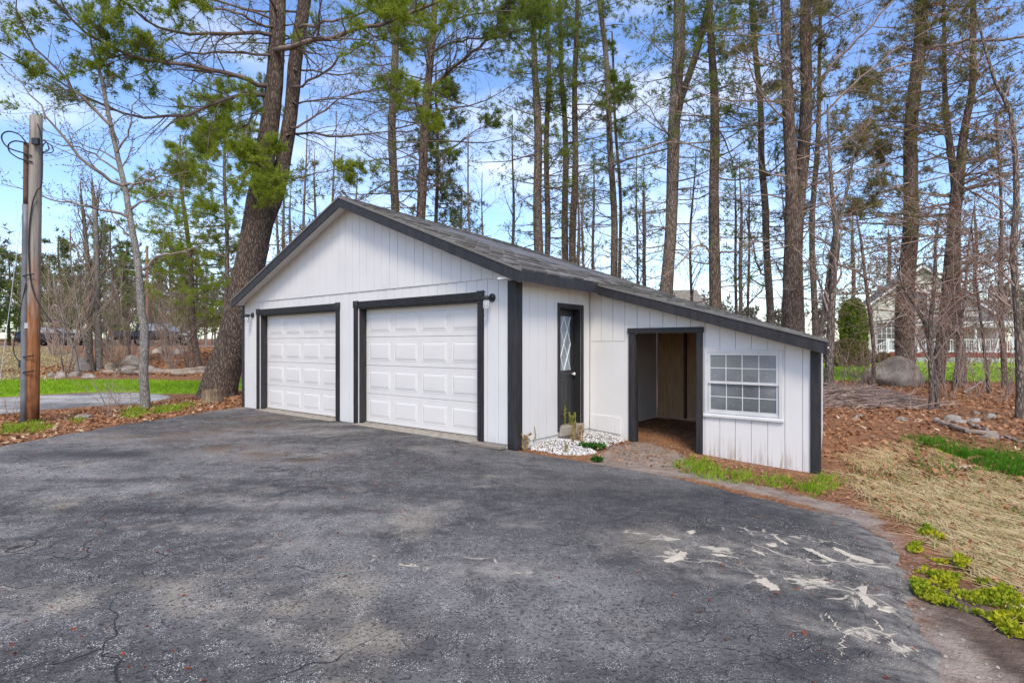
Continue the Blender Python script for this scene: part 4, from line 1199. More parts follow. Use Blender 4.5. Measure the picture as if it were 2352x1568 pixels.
def shrub(label, x, y, seed, h=2.0, stems=8, spread=0.5, mats=('twig', 'twig', 'bud'), k1=8, k2=4, buds=1, group='bare shrubs', kind='bare_shrub', cat='shrub', r=0.009, budl=0.04, lean=(0, 0)):
    rng = np.random.default_rng(seed)
    g = gz(x, y)
    n = 7
    az = rng.random(stems) * 6.283; sp = spread * np.sqrt(rng.random(stems))
    d = nrm(np.stack([np.cos(az) * sp + lean[0], np.sin(az) * sp + lean[1], np.ones(stems)], -1))
    L = h * (0.6 + 0.5 * rng.random(stems))
    p = np.stack([x + np.cos(az) * 0.12 * rng.random(stems), y + np.sin(az) * 0.12 * rng.random(stems), np.full(stems, g - 0.05)], -1)
    pp = [p]
    for i in range(n - 1):
        pp.append(pp[-1] + d * (L / (n - 1))[:, None]); d = nrm(d + rng.normal(size=d.shape) * 0.13)
    B = np.stack(pp, 1); RB = (r * (0.7 + 0.8 * rng.random(stems)))[:, None] * np.linspace(1, 0.3, n)[None]
    C, RC, _, LC = sprout(B, RB, k1, 0.2, 0.98, L * 0.35, rng, (25, 60), 0.2, 5, 0.6, 0.0, 0.17, 0.0, 0.004)
    bg = [(C, RC, 3)]; lv = None
    if k2:
        D, RD, _, _ = sprout(C, RC, k2, 0.2, 0.98, LC * 0.45, rng, (30, 60), 0.1, 3, 0.6, 0.0, 0.2, 0.0, 0.0032)
        bg.append((D, RD, 3))
        if buds: lv = tufts(D, buds, rng, 0.3, budl, budl * 0.3, 3, 0.9, 0.3, 0.0)
    e = finish_tree(kind, label, cat, group, (x, y), [(B, RB, 5)], bg, lv, [M[m] for m in mats], rng, 0.0)
    e.children[0].name = 'stems'
    return e

# ---------------------------------------------------------------- the leaning double pine by the garage
pine('huge double-trunked pine leaning towards the garage, its foot beside a stump',
     [[(497, 925, 90), (508, 862, 74), (525, 800, 66), (545, 724, 66), (565, 643, 65), (589, 549, 64), (601, 470, 56), (607, 423, 44), (614, 336, 44), (623, 235, 38), (629, 134, 36), (637, 0, 35), (640, -150, 30)],
      [(600, 520, 40), (622, 470, 40), (640, 425, 36), (660, 336, 32), (674, 235, 30), (677, 134, 30), (698, 0, 28), (712, -150, 24)]],
     15.5, 1, top=15.5, z0=9.6, zc=10.5, Lmax=3.2, nper=3.2, mats=('bark_p', 'twig', 'needle_b'), sides=18, group='pines around the garage',
     limbs=[([(600, 195), (560, 180), (505, 158), (437, 148), (336, 145), (285, 134), (218, 91), (168, 50), (114, 0), (60, -60)], -4.0, 0.085, 0.02, 0.62),
            ([(602, 78), (540, 72), (437, 78), (360, 68), (300, 20), (230, -40)], -3.0, 0.075, 0.018, 0.35),
            ([(600, 215), (520, 216), (447, 268), (336, 275), (282, 265), (188, 228), (134, 188), (84, 151), (0, 118)], -3.2, 0.07, 0.014, 0.35),
            ([(604, 126), (500, 116), (420, 125), (370, 150), (310, 140), (250, 112)], -2.5, 0.05, 0.012, 0.45),
            ([(598, 60), (560, 35), (500, 22), (420, -2)], -2.2, 0.055, 0.02, 0.3),
            ([(648, 115), (705, 94), (790, 74), (870, 62), (940, 38), (1010, 8), (1080, -40)], -4.5, 0.10, 0.025, 0.55),
            ([(690, 197), (745, 165), (800, 125), (850, 90), (900, 70)], -2.5, 0.05, 0.015, 0.2),
            ([(688, 292), (735, 262), (800, 214), (850, 206), (905, 212)], 2.0, 0.05, 0.012, 0.2),
            ([(640, 310), (700, 305), (790, 318), (850, 300), (930, 308), (985, 290)], 3.0, 0.06, 0.012, 0.2),
            ([(648, 420), (700, 405), (760, 390), (820, 400)], -1.0, 0.03, 0.01, 0.3),
            ([(600, 330), (580, 350), (575, 385), (600, 420), (625, 425)], -1.6, 0.03, 0.01, 0.9),
            ([(595, 255), (570, 290), (560, 330), (590, 345)], -1.4, 0.03, 0.01, 0.9),
            ([(596, 215), (560, 205), (520, 240), (480, 262), (440, 285)], 2.2, 0.05, 0.012, 0.9),
            ([(602, 240), (560, 300), (500, 320), (445, 330), (410, 360)], 1.2, 0.05, 0.012, 0.8),
            ([(690, 160), (760, 172), (850, 170), (930, 185)], 1.5, 0.04, 0.01, 0.2),
            ([(690, 235), (780, 225), (870, 236), (960, 240)], 2.5, 0.04, 0.01, 0.15),
            ([(700, 60), (780, 45), (860, 20), (930, -20)], -1.5, 0.06, 0.015, 0.5)])

# pines rising behind the roof
pine('straight slim pine trunk behind the roof, nearest the garage ridge', [[(905, 470, 19), (903, 300, 18), (905, 130, 16), (905, 0, 15)]], 23, 2, top=20, z0=5.5, zc=13, Lmax=3.4, nper=3.0, mats=('bark_b', 'twig', 'needle'))
pine('dark pine with one heavy limb sweeping up over the garage roof', [[(964, 500, 21), (971, 370, 20), (983, 235, 17), (988, 151, 16), (994, 34, 14), (1000, -60, 13)]], 21.5, 3, top=19, z0=5.0, zc=9.5, Lmax=3.6, nper=4.0, mats=('bark', 'twig', 'needle'),
     limbs=[([(987, 215), (1010, 180), (1050, 148), (1100, 110), (1134, 81), (1160, 20), (1180, -30)], -2.0, 0.10, 0.03, 0.5),
            ([(1003, 345), (1040, 342), (1080, 310), (1120, 285)], -1.0, 0.06, 0.015, 0.2),
            ([(975, 440), (1000, 425), (1018, 390), (1020, 350)], -1.0, 0.05, 0.02, 0.1),
            ([(990, 120), (1040, 95), (1110, 90), (1180, 70), (1250, 60)], -3.0, 0.06, 0.015, 0.65),
            ([(992, 60), (1060, 40), (1150, 20), (1230, 40)], -3.5, 0.06, 0.015, 0.7)])
pine('dense dark spruce behind the roof slope between the pine trunks', [[(1003, 520, 9), (1003, 300, 6), (1004, 170, 4), (1004, 110, 2)]], 24, 4, top=13.5, z0=3.0, zc=3.2, Lmax=2.5, nper=6.5, mats=('bark', 'twig', 'needle_d'), sides=8, kind='spruce_tree', tl=0.15, tw=0.011, up=-0.2, dens=1.0, lv=1.6, nt=3)
pine('pine hung with bright tufts, thicker stem of a close pair behind the roof', [[(1238, 520, 21), (1233, 302, 18), (1230, 134, 14), (1226, 0, 11)]], 24, 5, top=20, z0=3.5, zc=8.5, Lmax=2.6, nper=3.2, mats=('bark_b', 'twig', 'needle_b'))
pine('slim mossy pine stem standing close beside the tufted pine', [[(1256, 520, 13), (1258, 235, 11), (1258, 100, 9), (1258, 0, 8)]], 24.5, 6, top=18, z0=4, zc=9, Lmax=2.2, nper=2.6, mats=('bark_b', 'twig', 'needle'))
pine('straight grey pine with a kinked top, one of a matching pair', [[(1300, 550, 15), (1297, 400, 14), (1297, 269, 12), (1293, 185, 11), (1285, 34, 9), (1282, -30, 8)]], 25, 7, top=19, z0=4, zc=11, Lmax=2.6, nper=2.6, mats=('bark_b', 'twig', 'needle'))
pine('straight browner pine with reddish upper bark, one of a matching pair', [[(1317, 550, 16), (1319, 400, 15), (1322, 202, 12), (1324, 0, 10)]], 24.5, 8, top=20, z0=4.5, zc=10.5, Lmax=3.0, nper=3.2, mats=('bark', 'twig', 'needle'))
pine('tall pine leaning over at its top with bark turned green', [[(1412, 620, 17), (1409, 504, 15), (1399, 235, 13), (1387, 100, 12), (1377, 0, 11)]], 23.5, 9, top=20, z0=4, zc=9, Lmax=2.8, nper=3.0, mats=('bark_b', 'twig', 'needle'))
pine('thin dark stem right against the pine with green bark', [[(1425, 600, 8), (1421, 400, 7), (1413, 235, 6), (1405, 120, 5)]], 24.5, 10, top=15, z0=4, zc=9, Lmax=1.6, nper=2.4, mats=('bark', 'twig', 'needle'), sides=7)
pine('thick forked grey pine whose second stem slants away above the lean-to', [[(1530, 680, 31), (1534, 600, 27), (1540, 504, 27), (1550, 336, 28), (1554, 168, 27), (1559, 0, 25)], [(1545, 370, 16), (1562, 240, 16), (1600, 110, 15), (1629, 0, 14), (1650, -80, 12)]], 20, 11, top=18, z0=4.5, zc=9.5, Lmax=3.0, nper=2.6, mats=('bark_b', 'twig_g', 'needle'),
     limbs=[([(1545, 330), (1520, 290), (1495, 250), (1460, 215), (1420, 200)], 1.0, 0.05, 0.012, 0.4)])
pine('vine-wrapped pine trunk beside the thick forked pine', [[(1640, 710, 27), (1642, 504, 23), (1641, 336, 21), (1638, 168, 17), (1632, 0, 14)]], 19.5, 12, top=17, z0=3.0, zc=9.5, Lmax=3.0, nper=3.2, mats=('bark', 'twig_r', 'needle'),
     limbs=[([(1640, 580), (1600, 555), (1560, 610), (1520, 640)], -1.0, 0.05, 0.012, 0.0), ([(1642, 330), (1700, 300), (1760, 270), (1800, 235)], 1.0, 0.04, 0.012, 0.1)])
pine('slim crooked pine between the vine-wrapped pine and the broad double pine', [[(1768, 745, 18), (1762, 600, 15), (1762, 470, 15), (1748, 370, 14), (1742, 235, 13), (1735, 100, 12), (1730, 0, 11)]], 20, 13, top=17, z0=2.8, zc=7.5, Lmax=2.6, nper=3.0, mats=('bark_b', 'twig', 'needle'),
     limbs=[([(1755, 640), (1735, 590), (1722, 540), (1715, 490)], 0.5, 0.05, 0.015, 0.0)])
pine('broad double pine fused at the foot and wrapped in dead vines', [[(1824, 775, 44), (1824, 640, 40), (1823, 520, 36), (1815, 400, 27), (1813, 336, 26), (1809, 168, 22), (1802, 0, 21), (1798, -60, 19)], [(1832, 600, 26), (1839, 470, 28), (1844, 336, 27), (1849, 168, 24), (1854, 0, 22), (1858, -60, 20)]], 17.5, 14, top=15.5, z0=3.0, zc=8.0, Lmax=3.2, nper=3.0, mats=('bark', 'twig_r', 'needle_o'), sides=16,
     limbs=[([(1860, 215), (1900, 160), (1950, 110), (2010, 50), (2060, -10)], -2.0, 0.06, 0.02, 0.2), ([(1856, 300), (1920, 230), (1990, 170), (2060, 110), (2130, 70)], -1.5, 0.05, 0.014, 0.1), ([(1800, 150), (1786, 90), (1778, 30), (1770, -40)], 0.5, 0.06, 0.02, 0.1)])
pine('slim straight pine just past the broad double pine', [[(1868, 760, 14), (1870, 470, 12), (1876, 300, 10), (1881, 168, 8), (1886, 60, 7)]], 19, 15, top=15, z0=2.5, zc=6.5, Lmax=2.0, nper=3.0, mats=('bark_b', 'twig', 'needle_o'), sides=9)
pine('great straight pine behind the big boulder at the lawn edge', [[(2082, 842, 40), (2082, 650, 36), (2088, 470, 29), (2096, 302, 27), (2108, 134, 25), (2116, 0, 22), (2120, -60, 20)]], 20.6, 16, top=18.5, z0=2.2, zc=6.5, Lmax=4.0, nper=3.8, mats=('bark', 'twig_r', 'needle_o'), sides=14,
     limbs=[([(2110, 115), (2180, 100), (2260, 92), (2352, 88), (2430, 80)], -3.0, 0.09, 0.03, 0.25), ([(2100, 140), (2060, 150), (2020, 170), (1980, 190)], -1.0, 0.06, 0.014, 0.5), ([(2085, 360), (2040, 365), (2000, 350)], 0.5, 0.05, 0.012, 0.7), ([(2084, 420), (2030, 440), (1985, 460), (1960, 470)], -1.0, 0.05, 0.012, 0.8), ([(2092, 300), (2040, 290), (1990, 310), (1960, 320)], -1.0, 0.05, 0.012, 0.8)])
pine('dark leaning pine that forks above the house, past the boulder', [[(2150, 886, 30), (2163, 758, 25), (2180, 650, 24), (2192, 542, 24), (2198, 437, 26), (2212, 302, 16), (2236, 202, 14), (2234, 0, 12)], [(2190, 440, 18), (2178, 302, 13), (2172, 151, 9), (2166, 20, 7)]], 20, 17, top=17, z0=1.8, zc=6.0, Lmax=4.0, nper=4.2, mats=('bark', 'twig_r', 'needle_o'), sides=12,
     limbs=[([(2170, 640), (2230, 610), (2290, 600), (2352, 575)], -1.0, 0.05, 0.014, 0.05), ([(2160, 690), (2220, 680), (2280, 660), (2330, 640)], -1.5, 0.04, 0.012, 0.0), ([(2195, 420), (2250, 450), (2310, 490), (2360, 500)], -1.5, 0.06, 0.015, 0.05)])
print('pines ok')

# ---------------------------------------------------------------- bare trees
d_ = hit(335, 938)[1]
bare_tree('slender grey-barked bare tree with a bent trunk on the bed near the side drive',
     [[(335, 940, 22), (335, 860, 19), (335, 794, 19), (340, 772, 19), (328, 736, 17), (322, 686, 16), (317, 632, 15), (306, 560, 14), (295, 506, 13), (286, 437, 12), (275, 386, 11), (262, 319, 10), (249, 252, 9), (235, 175, 8), (215, 118, 5), (205, 70, 3)]],
     d_, 21, top=0, z0=4.2, Lmax=1.1, n1=10, mats=('bark_g', 'twig_g', 'bud'), group='bare trees beside the drive', sides=14, budl=0.035,
     limbs=[([(286, 425), (330, 418), (380, 404), (432, 396)], -0.6, 0.03, 0.006, 0), ([(284, 427), (235, 413), (188, 370), (131, 289), (57, 198), (0, 145)], -1.2, 0.04, 0.008, 0),
            ([(300, 480), (335, 460), (370, 445), (430, 440), (470, 435)], 0.6, 0.03, 0.006, 0), ([(296, 500), (240, 480), (160, 470), (70, 440), (0, 420)], -1.0, 0.035, 0.006, 0),
            ([(308, 560), (275, 520), (250, 480), (262, 440)], 0.3, 0.025, 0.006, 0), ([(325, 620), (360, 590), (420, 580), (470, 560), (490, 520)], 0.5, 0.032, 0.006, 0),
            ([(268, 350), (300, 300), (310, 240), (330, 190)], -0.4, 0.025, 0.005, 0), ([(255, 290), (200, 240), (130, 160), (60, 90), (35, 30), (36, -30)], -1.4, 0.035, 0.008, 0),
            ([(316, 640), (350, 625), (385, 640)], 0.3, 0.02, 0.005, 0), ([(280, 400), (225, 360), (170, 335), (110, 330), (60, 300)], 0.8, 0.025, 0.006, 0)])
bare_tree('brown bare tree with mossy bark rising among the boulders', [[(226, 850, 16), (226, 740, 14), (223, 614, 12), (216, 470, 10), (205, 330, 7)]], 26.5, 22, top=9.5, z0=2.4, Lmax=2.6, n1=22, mats=('bark_g', 'twig_g', 'bud'), group='bare trees on the bank', up=0.7, ang=(20, 45))
bare_tree('darker bare tree standing tight against the mossy one among the boulders', [[(212, 855, 13), (207, 740, 11), (202, 650, 10), (194, 506, 8), (180, 360, 5)]], 26.2, 23, top=9, z0=2.2, Lmax=2.8, n1=22, mats=('bark_b', 'twig_g', 'bud'), group='bare trees on the bank', up=0.7, ang=(20, 45))
bare_tree('pale slanting sapling on the bank with a curved stem', [[(170, 800, 5), (148, 735, 4), (128, 660, 4), (124, 630, 2)]], 25, 24, top=0, z0=1.6, Lmax=1.0, n1=6, mats=('bark_g', 'twig_g', 'bud'), group='bare trees on the bank', sides=6)
bare_tree('white-stemmed birch sapling on the bank', [[(195, 800, 4), (180, 720, 5), (172, 650, 4), (166, 600, 3)]], 27, 25, top=7, z0=2.5, Lmax=1.2, n1=8, mats=('bark_g', 'twig_g', 'bud'), group='bare trees on the bank', sides=6)
for i, (vx, vy, dp, lab, h) in enumerate([(150, 820, 25, 'fan of tall bare shoots by the pale boulder', 6.5), (255, 815, 27, 'dense tangle of bare shoots between two boulders', 4.5), (300, 812, 30, 'tall bare shoots beyond the boulder heap', 6.0), (430, 835, 27, 'bare shoots beside the fallen log', 5.0), (120, 800, 33, 'loose bare shoots on the dry grass bank', 6.0), (380, 815, 31, 'bare shoots growing in front of the pickup', 4.5), (270, 850, 24, 'low bare twigs by the flat stones', 1.6), (395, 830, 26, 'reddish bare shoots above the leaf bank', 3.2), (180, 805, 30, 'wispy bare shoots behind the twin trees', 7.0)]):
    p = at(vx, vy, dp)
    shrub(lab, p[0], p[1], 40 + i, h=h, stems=15, spread=0.32, mats=('twig_r', 'twig_r', 'bud'), k1=8, k2=3, group='bare shrubs on the bank', r=0.016)
# fringe of thin bare shoots in the leaf bed beside the drive
for i, (vx, vy, h, lab) in enumerate([(232, 960, 1.0, 'two upright bare twigs in the bed between the drives'), (262, 955, 1.3, 'arching bare shoots in the bed between the drives'), (285, 950, 1.0, 'spreading bare shoots at the foot of the slender grey tree'), (22, 955, 0.5, 'short dead twigs at the edge of the side drive')]):
    p = hit(vx, vy)
    shrub(lab, p[0], p[1], 60 + i, h=h, stems=4, spread=0.5, mats=('twig_r', 'twig_r', 'bud'), k1=4, k2=2, buds=0, group='bare shoots in the leaf bed', r=0.006)

# right-hand wood edge
bare_tree('smooth forked bare tree close to the shed eave', [[(1906, 868, 20), (1908, 722, 16), (1912, 640, 15), (1919, 560, 14), (1920, 524, 13), (1912, 440, 9), (1905, 330, 6), (1900, 240, 4)], [(1919, 540, 9), (1935, 490, 8), (1950, 420, 6), (1962, 330, 5), (1975, 280, 3)]], 15.2, 31, top=0, z0=2.0, Lmax=1.8, n1=12, mats=('bark_b', 'twig_r', 'bud'), group='bare trees at the wood edge',
     limbs=[([(1909, 700), (1880, 640), (1850, 590), (1820, 560)], 0.8, 0.03, 0.008, 0), ([(1915, 600), (1960, 620), (2010, 650), (2060, 690), (2100, 720)], 0.5, 0.035, 0.01, 0)])
bare_tree('kinked dark sapling in front of the beige house', [[(2002, 862, 9), (2002, 790, 8), (1996, 720, 8), (1990, 650, 7), (1983, 560, 6), (1975, 520, 4), (1968, 470, 3)]], 16.5, 32, top=0, z0=1.6, Lmax=1.6, n1=12, mats=('bark', 'twig_r', 'bud_r'), group='bare trees at the wood edge', sides=8, curl=0.22)
bare_tree('tangled many-branched sapling in front of the leaning fork pine', [[(2136, 955, 11), (2138, 880, 10), (2136, 794, 10), (2140, 720, 9), (2150, 640, 8), (2148, 560, 6), (2160, 480, 4)], [(2138, 800, 8), (2125, 740, 7), (2105, 700, 6), (2080, 660, 5), (2060, 600, 3)]], 12.6, 33, top=0, z0=1.0, Lmax=1.7, n1=16, mats=('bark_b', 'twig_r', 'bud_r'), group='bare trees at the wood edge', sides=8, curl=0.24)
bare_tree('grey sapling leaning from the lawn edge beyond the rocks', [[(2190, 865, 6), (2205, 760, 6), (2222, 640, 5), (2230, 560, 4), (2240, 480, 3)]], 18, 34, top=0, z0=1.5, Lmax=1.6, n1=12, mats=('bark_b', 'twig_r', 'bud_r'), group='bare trees at the wood edge', sides=7, curl=0.22)
bare_tree('straight brown sapling on the lawn edge by the lattice', [[(2307, 873, 11), (2306, 780, 10), (2303, 690, 9), (2300, 600, 8), (2296, 470, 6), (2290, 330, 5)]], 18.5, 35, top=9, z0=1.6, Lmax=2.0, n1=16, mats=('bark', 'twig_r', 'bud_r'), group='bare trees at the wood edge', sides=8, curl=0.2)
bare_tree('sinuous bare tree at the leafy ground beyond the mown grass', [[(2343, 988, 20), (2340, 900, 17), (2334, 722, 14), (2327, 578, 13), (2336, 470, 12), (2335, 370, 11), (2321, 252, 9), (2284, 185, 7), (2262, 110, 5), (2240, 20, 4)]], 11.2, 36, top=0, z0=2.0, Lmax=2.0, n1=18, mats=('bark_b', 'twig_r', 'bud_r'), group='bare trees at the wood edge', sides=10, curl=0.22)
bare_tree('thin dark sapling crossing in front of the porch', [[(2270, 880, 7), (2258, 780, 6), (2245, 690, 5), (2235, 600, 4), (2232, 520, 3)]], 16, 37, top=0, z0=1.2, Lmax=1.5, n1=12, mats=('bark', 'twig_r', 'bud_r'), group='bare trees at the wood edge', sides=7, curl=0.22)
for i, (vx, vy, dp, h, st, lab) in enumerate([
        (1965, 870, 15, 1.6, 14, 'low red-brown brush beside the brush pile'), (1990, 866, 19, 1.6, 9, 'arching dead canes beside the big boulder'), (2180, 890, 15, 2.2, 12, 'tangled canes at the foot of the leaning fork pine'),
        (2240, 890, 15, 2.4, 12, 'upright brown canes on the lawn edge'), (2300, 895, 14, 2.2, 12, 'scrambling brown canes beside the sinuous tree'), (2110, 880, 18, 3.5, 10, 'tall thin canes rising behind the boulder'),
        (2210, 860, 19, 5.0, 10, 'tall bare brush in front of the porch'), (2275, 860, 20, 6.5, 12, 'tall dense bare brush at the far lawn edge'), (2340, 850, 22, 7.0, 12, 'highest bare brush by the deck end'),
        (2030, 850, 21, 4.5, 9, 'thin bare brush in front of the house door'), (1935, 840, 18, 2.6, 9, 'bare brush by the rounded brown bush'), (2250, 870, 17, 8.5, 8, 'very tall arching shoots under the pine limb'), (2320, 880, 16, 9.0, 8, 'very tall whippy shoots beside the straight brown sapling'),
        (2160, 870, 18, 7.5, 8, 'tall whippy shoots tangled in the fork pine'), (2400, 880, 15, 8.0, 10, 'tall shoots at the end of the leafy strip')]):
    p = at(vx, vy, dp)
    shrub(lab, p[0], p[1], 80 + i, h=h, stems=max(5, int(st * 0.7)), spread=0.55 if h < 3 else 0.32, mats=('twig_r', 'twig_r', 'bud_r'), k1=7 if h < 3 else 6, k2=3, group='brush at the wood edge', r=0.007 if h < 3 else 0.010)
# under-storey behind the shed roof
labs = ['thin grey sapling close behind the ridge', 'pair of whippy shoots behind the ridge spruce', 'straight bare pole tree behind the roof slope', 'forked bare sapling in front of the tan roof', 'dark bare sapling by the tan roof end', 'bare sapling between the two grey pines', 'tall thin bare sapling behind the lean-to', 'crooked bare sapling beside the vine-wrapped pine', 'wispy bare sapling under the forked pine', 'bare brushy sapling near the slim crooked pine', 'slanting bare sapling behind the lean-to eave', 'bare sapling left of the leaning pine foot', 'bare thin tree showing over the garage left slope', 'second bare tree showing over the garage left slope']
labs[11] = 'bare sapling behind the garage near the leaning pine'; labs[12] = 'bare thin tree showing over the roof slope beside the leaning pine'; labs[13] = 'forked bare tree showing over the roof slope beside the leaning pine'
us = [(1085, 20, 9, 7), (1110, 28, 10, 5), (1175, 26, 12, 9), (1340, 22, 8, 7), (1480, 24, 8, 7), (1360, 30, 12, 8), (1590, 22, 9, 7), (1690, 21, 8, 7), (1460, 27, 11, 6), (1720, 24, 9, 6), (1800, 26, 9, 6), (640, 22, 9, 7), (700, 26, 12, 8), (760, 28, 13, 8)]
for i, (vx, dp, h, w) in enumerate(us):
    pts = [(vx, 760, w), (vx + (i * 37 % 11) - 5, 520, w * 0.8), (vx + (i * 53 % 23) - 11, 300, w * 0.25)]
    bare_tree(labs[i], [pts], dp, 120 + i, top=h, z0=1.4, Lmax=1.9, n1=16, mats=('bark_b', 'twig', 'bud'), group='saplings behind the garage', sides=7, up=0.3, ang=(30, 60), k2=6, k3=3)

# ---------------------------------------------------------------- pines on the far side, left
pine('yellow-green pine beside the leaning pine, above the log', [[(457, 850, 15), (445, 740, 13), (437, 632, 11), (425, 500, 9), (415, 400, 6)]], 27, 201, top=11.5, z0=2.0, zc=3.5, Lmax=3.9, nper=4.0, mats=('bark', 'twig', 'needle_b'), group='pines along the road', sides=9, lv=1.0, nt=4, tl=0.22)
pine('slim pine trunk close beside the leaning pine', [[(519, 840, 9), (519, 527, 8), (519, 319, 6), (519, 250, 4)]], 25, 202, top=13.5, z0=3.0, zc=5.0, Lmax=2.8, nper=3.6, mats=('bark_b', 'twig', 'needle_b'), group='pines along the road', sides=9, lv=0.9, nt=4, tl=0.22)
far_p = [(-40, 56, 12, 'dark roadside pine behind the parked wagon tail', 'needle_d'), (20, 60, 11.5, 'dense roadside pine beyond the utility pole', 'needle_d'), (75, 58, 10.5, 'bushy roadside pine with bare foot by the pole', 'needle'), (135, 57, 12.5, 'roadside pine standing behind the dark wagon', 'needle_d'), (255, 58, 14.5, 'tall roadside pine behind the twin bare trees', 'needle'), (290, 62, 13, 'dark roadside pine beside the far pole', 'needle_d'), (390, 56, 12, 'roadside pine behind the pickup cab', 'needle_o'), (-110, 52, 13, 'roadside pine at the road bend', 'needle'), (450, 60, 12, 'roadside pine behind the log end', 'needle_o'), (185, 64, 11, 'distant pine in the gap between two vehicles', 'needle_d')]
for i, (vx, dp, h, lab, nm) in enumerate(far_p):
    pine(lab, [[(vx, 800, 7), (vx + 2, 650, 5), (vx, 560, 3)]], dp, 220 + i, top=h, z0=1.6, zc=1.8, Lmax=3.6, nper=3.0, mats=('bark', 'twig', nm), group='pines along the road', sides=7, dens=0.7, tl=0.5, tw=0.04, lv=2.0, nt=4)
# further pines behind the garage and over the house: distant crowns
far_q = [(725, 32, 12.5, 'young bushy pine over the roof slope beside the leaning pine', 'needle'), (668, 36, 11.5, 'young pine between the leaning pine and the roof', 'needle_o'), (650, 45, 16, 'far pine behind the leaning pine fork', 'needle'), (820, 44, 15, 'far pine behind the ridge', 'needle_o'), (1060, 42, 13, 'far pine with rusty needles behind the spruce', 'needle_o'), (1330, 46, 15, 'far pine behind the matching pair of trunks', 'needle'), (1480, 44, 16, 'far pine behind the forked grey pine', 'needle'), (1700, 40, 15, 'far pine behind the crooked slim pine', 'needle'), (1960, 48, 13, 'far pine behind the clipped cedar', 'needle_o'), (2240, 58, 17, 'tall pine behind the beige house', 'needle_o'), (2330, 56, 16, 'pine behind the deck end of the house', 'needle'), (2420, 52, 17, 'pine past the end of the deck', 'needle_o'), (2040, 60, 14, 'pine behind the house gable', 'needle_o')]
for i, (vx, dp, h, lab, nm) in enumerate(far_q):
    pine(lab, [[(vx, 790, 9), (vx + (i * 7 % 5) - 2, 560, 8), (vx, 300, 6)]], dp, 250 + i, top=h, z0=4.5, zc=7.5, Lmax=3.6, nper=2.2, mats=('bark', 'twig', nm), group='pines in the far wood', sides=7, dens=0.7, tl=0.30, tw=0.026, lv=0.7)

# ---------------------------------------------------------------- far woods (one mass on the skyline)
rng = np.random.default_rng(77)
n = 300
az = np.radians(np.where(rng.random(n) < 0.45, rng.uniform(-50, -22, n), rng.uniform(-22, 62, n))); dist = rng.uniform(80, 150, n)
fx, fy = np.sin(az) * dist * 1.15, np.cos(az) * dist
fz = ground(fx, fy)
hgt = rng.uniform(5, 9.5, n) * np.where(fx < -25, 1.35, 1.0)
P = np.stack([np.stack([fx, fy, fz - 0.3], -1), np.stack([fx + rng.normal(size=n) * .3, fy, fz + hgt * .5], -1), np.stack([fx + rng.normal(size=n) * .5, fy, fz + hgt], -1)], 1)
R = np.linspace(0.16, 0.03, 3)[None] * np.ones((n, 1))
C, RC, _, LC = sprout(P, R, 14, 0.2, 1.0, hgt * 0.33, rng, (25, 60), 0.3, 4, 0.5, 0, 0.15, 0, 0.03)
D, RD, _, _ = sprout(C, RC, 4, 0.2, 1, LC * 0.5, rng, (25, 60), 0.1, 3, 0.6, 0, 0.2, 0, 0.02)
V, Q = tubes([(P, R, 4), (C, RC, 3), (D, RD, 3)])
fw = empty('far_woods'); fw['kind'] = 'stuff'
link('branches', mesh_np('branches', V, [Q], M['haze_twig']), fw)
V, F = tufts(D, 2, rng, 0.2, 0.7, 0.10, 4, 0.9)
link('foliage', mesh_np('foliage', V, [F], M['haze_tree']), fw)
tag(fw, 'grey-brown far wood along the skyline behind the trunks', 'woods')
print('trees', NT_TREES[0])

# ---------------------------------------------------------------- utility pole by the drive
pb = hit(74, 972); d = pb[1]
top = at(83, 268, d); bot = Vector((pb[0], d, pb[2]))
UP = empty('utility_pole', 'weathered wooden utility pole with grey conduit and loose cable loops', 'utility pole', (pb[0], pb[1], gz(pb[0], pb[1])))
o = np.array(UP.location)
def loc(v): return Vector(v) - Vector(UP.location)
n = 18
pts = [bot.lerp(top, i / (n - 1)) for i in range(n)]; pts[0] = pts[0] - Vector((0, 0, 0.15))
mb = MB(); mb.path([loc(p) for p in pts], [0.104 - 0.008 * i / (n - 1) for i in range(n)], 20); mb.build('pole', M['pole'], UP, smooth_shade=True)
cb = at(54, 978, d - 0.09); ct = at(59, 470, d - 0.06)
mb = MB(); mb.path([loc(cb.lerp(ct, i / 8)) for i in range(9)], 0.052, 14); mb.build('conduit', M['conduit'], UP, smooth_shade=True)
ct2 = at(60, 328, d - 0.06)
mb = MB(); mb.path([loc(ct.lerp(ct2, i / 6)) for i in range(7)], 0.040, 14); mb.build('upper_conduit', M['rustpipe'], UP, smooth_shade=True)
mb = MB(); a = at(63, 748, d - 0.06); mb.cyl(loc(a + Vector((0, 0, 0.05))), loc(a - Vector((0, 0, 0.05))), 0.058, s=14); mb.build('coupling', M['steelwire'], UP)
for vy in (630, 817, 852):
    a, b = at(54, vy + 2, d - 0.14), at(80, vy - 2, d - 0.13)
    MB().path([loc(at(50, vy + 3, d - 0.02)), loc(at(54, vy + 3, d - 0.14)), loc(at(66, vy + 1, d - 0.155)), loc(at(78, vy - 1, d - 0.135))], 0.012, 6).build('strap', M['wire'], UP)
MB().box(-0.05, 0.05, -0.04, 0.04, -0.07, 0.07).build('junction_box', M['metal_black'], UP, 0.006, loc=loc(at(52, 835, d - 0.08)))
MB().box(-0.06, 0.06, -0.03, 0.03, -0.02, 0.10).build('pole_bracket', M['metal_black'], UP, 0.006, loc=loc(at(82, 330, d - 0.13)))
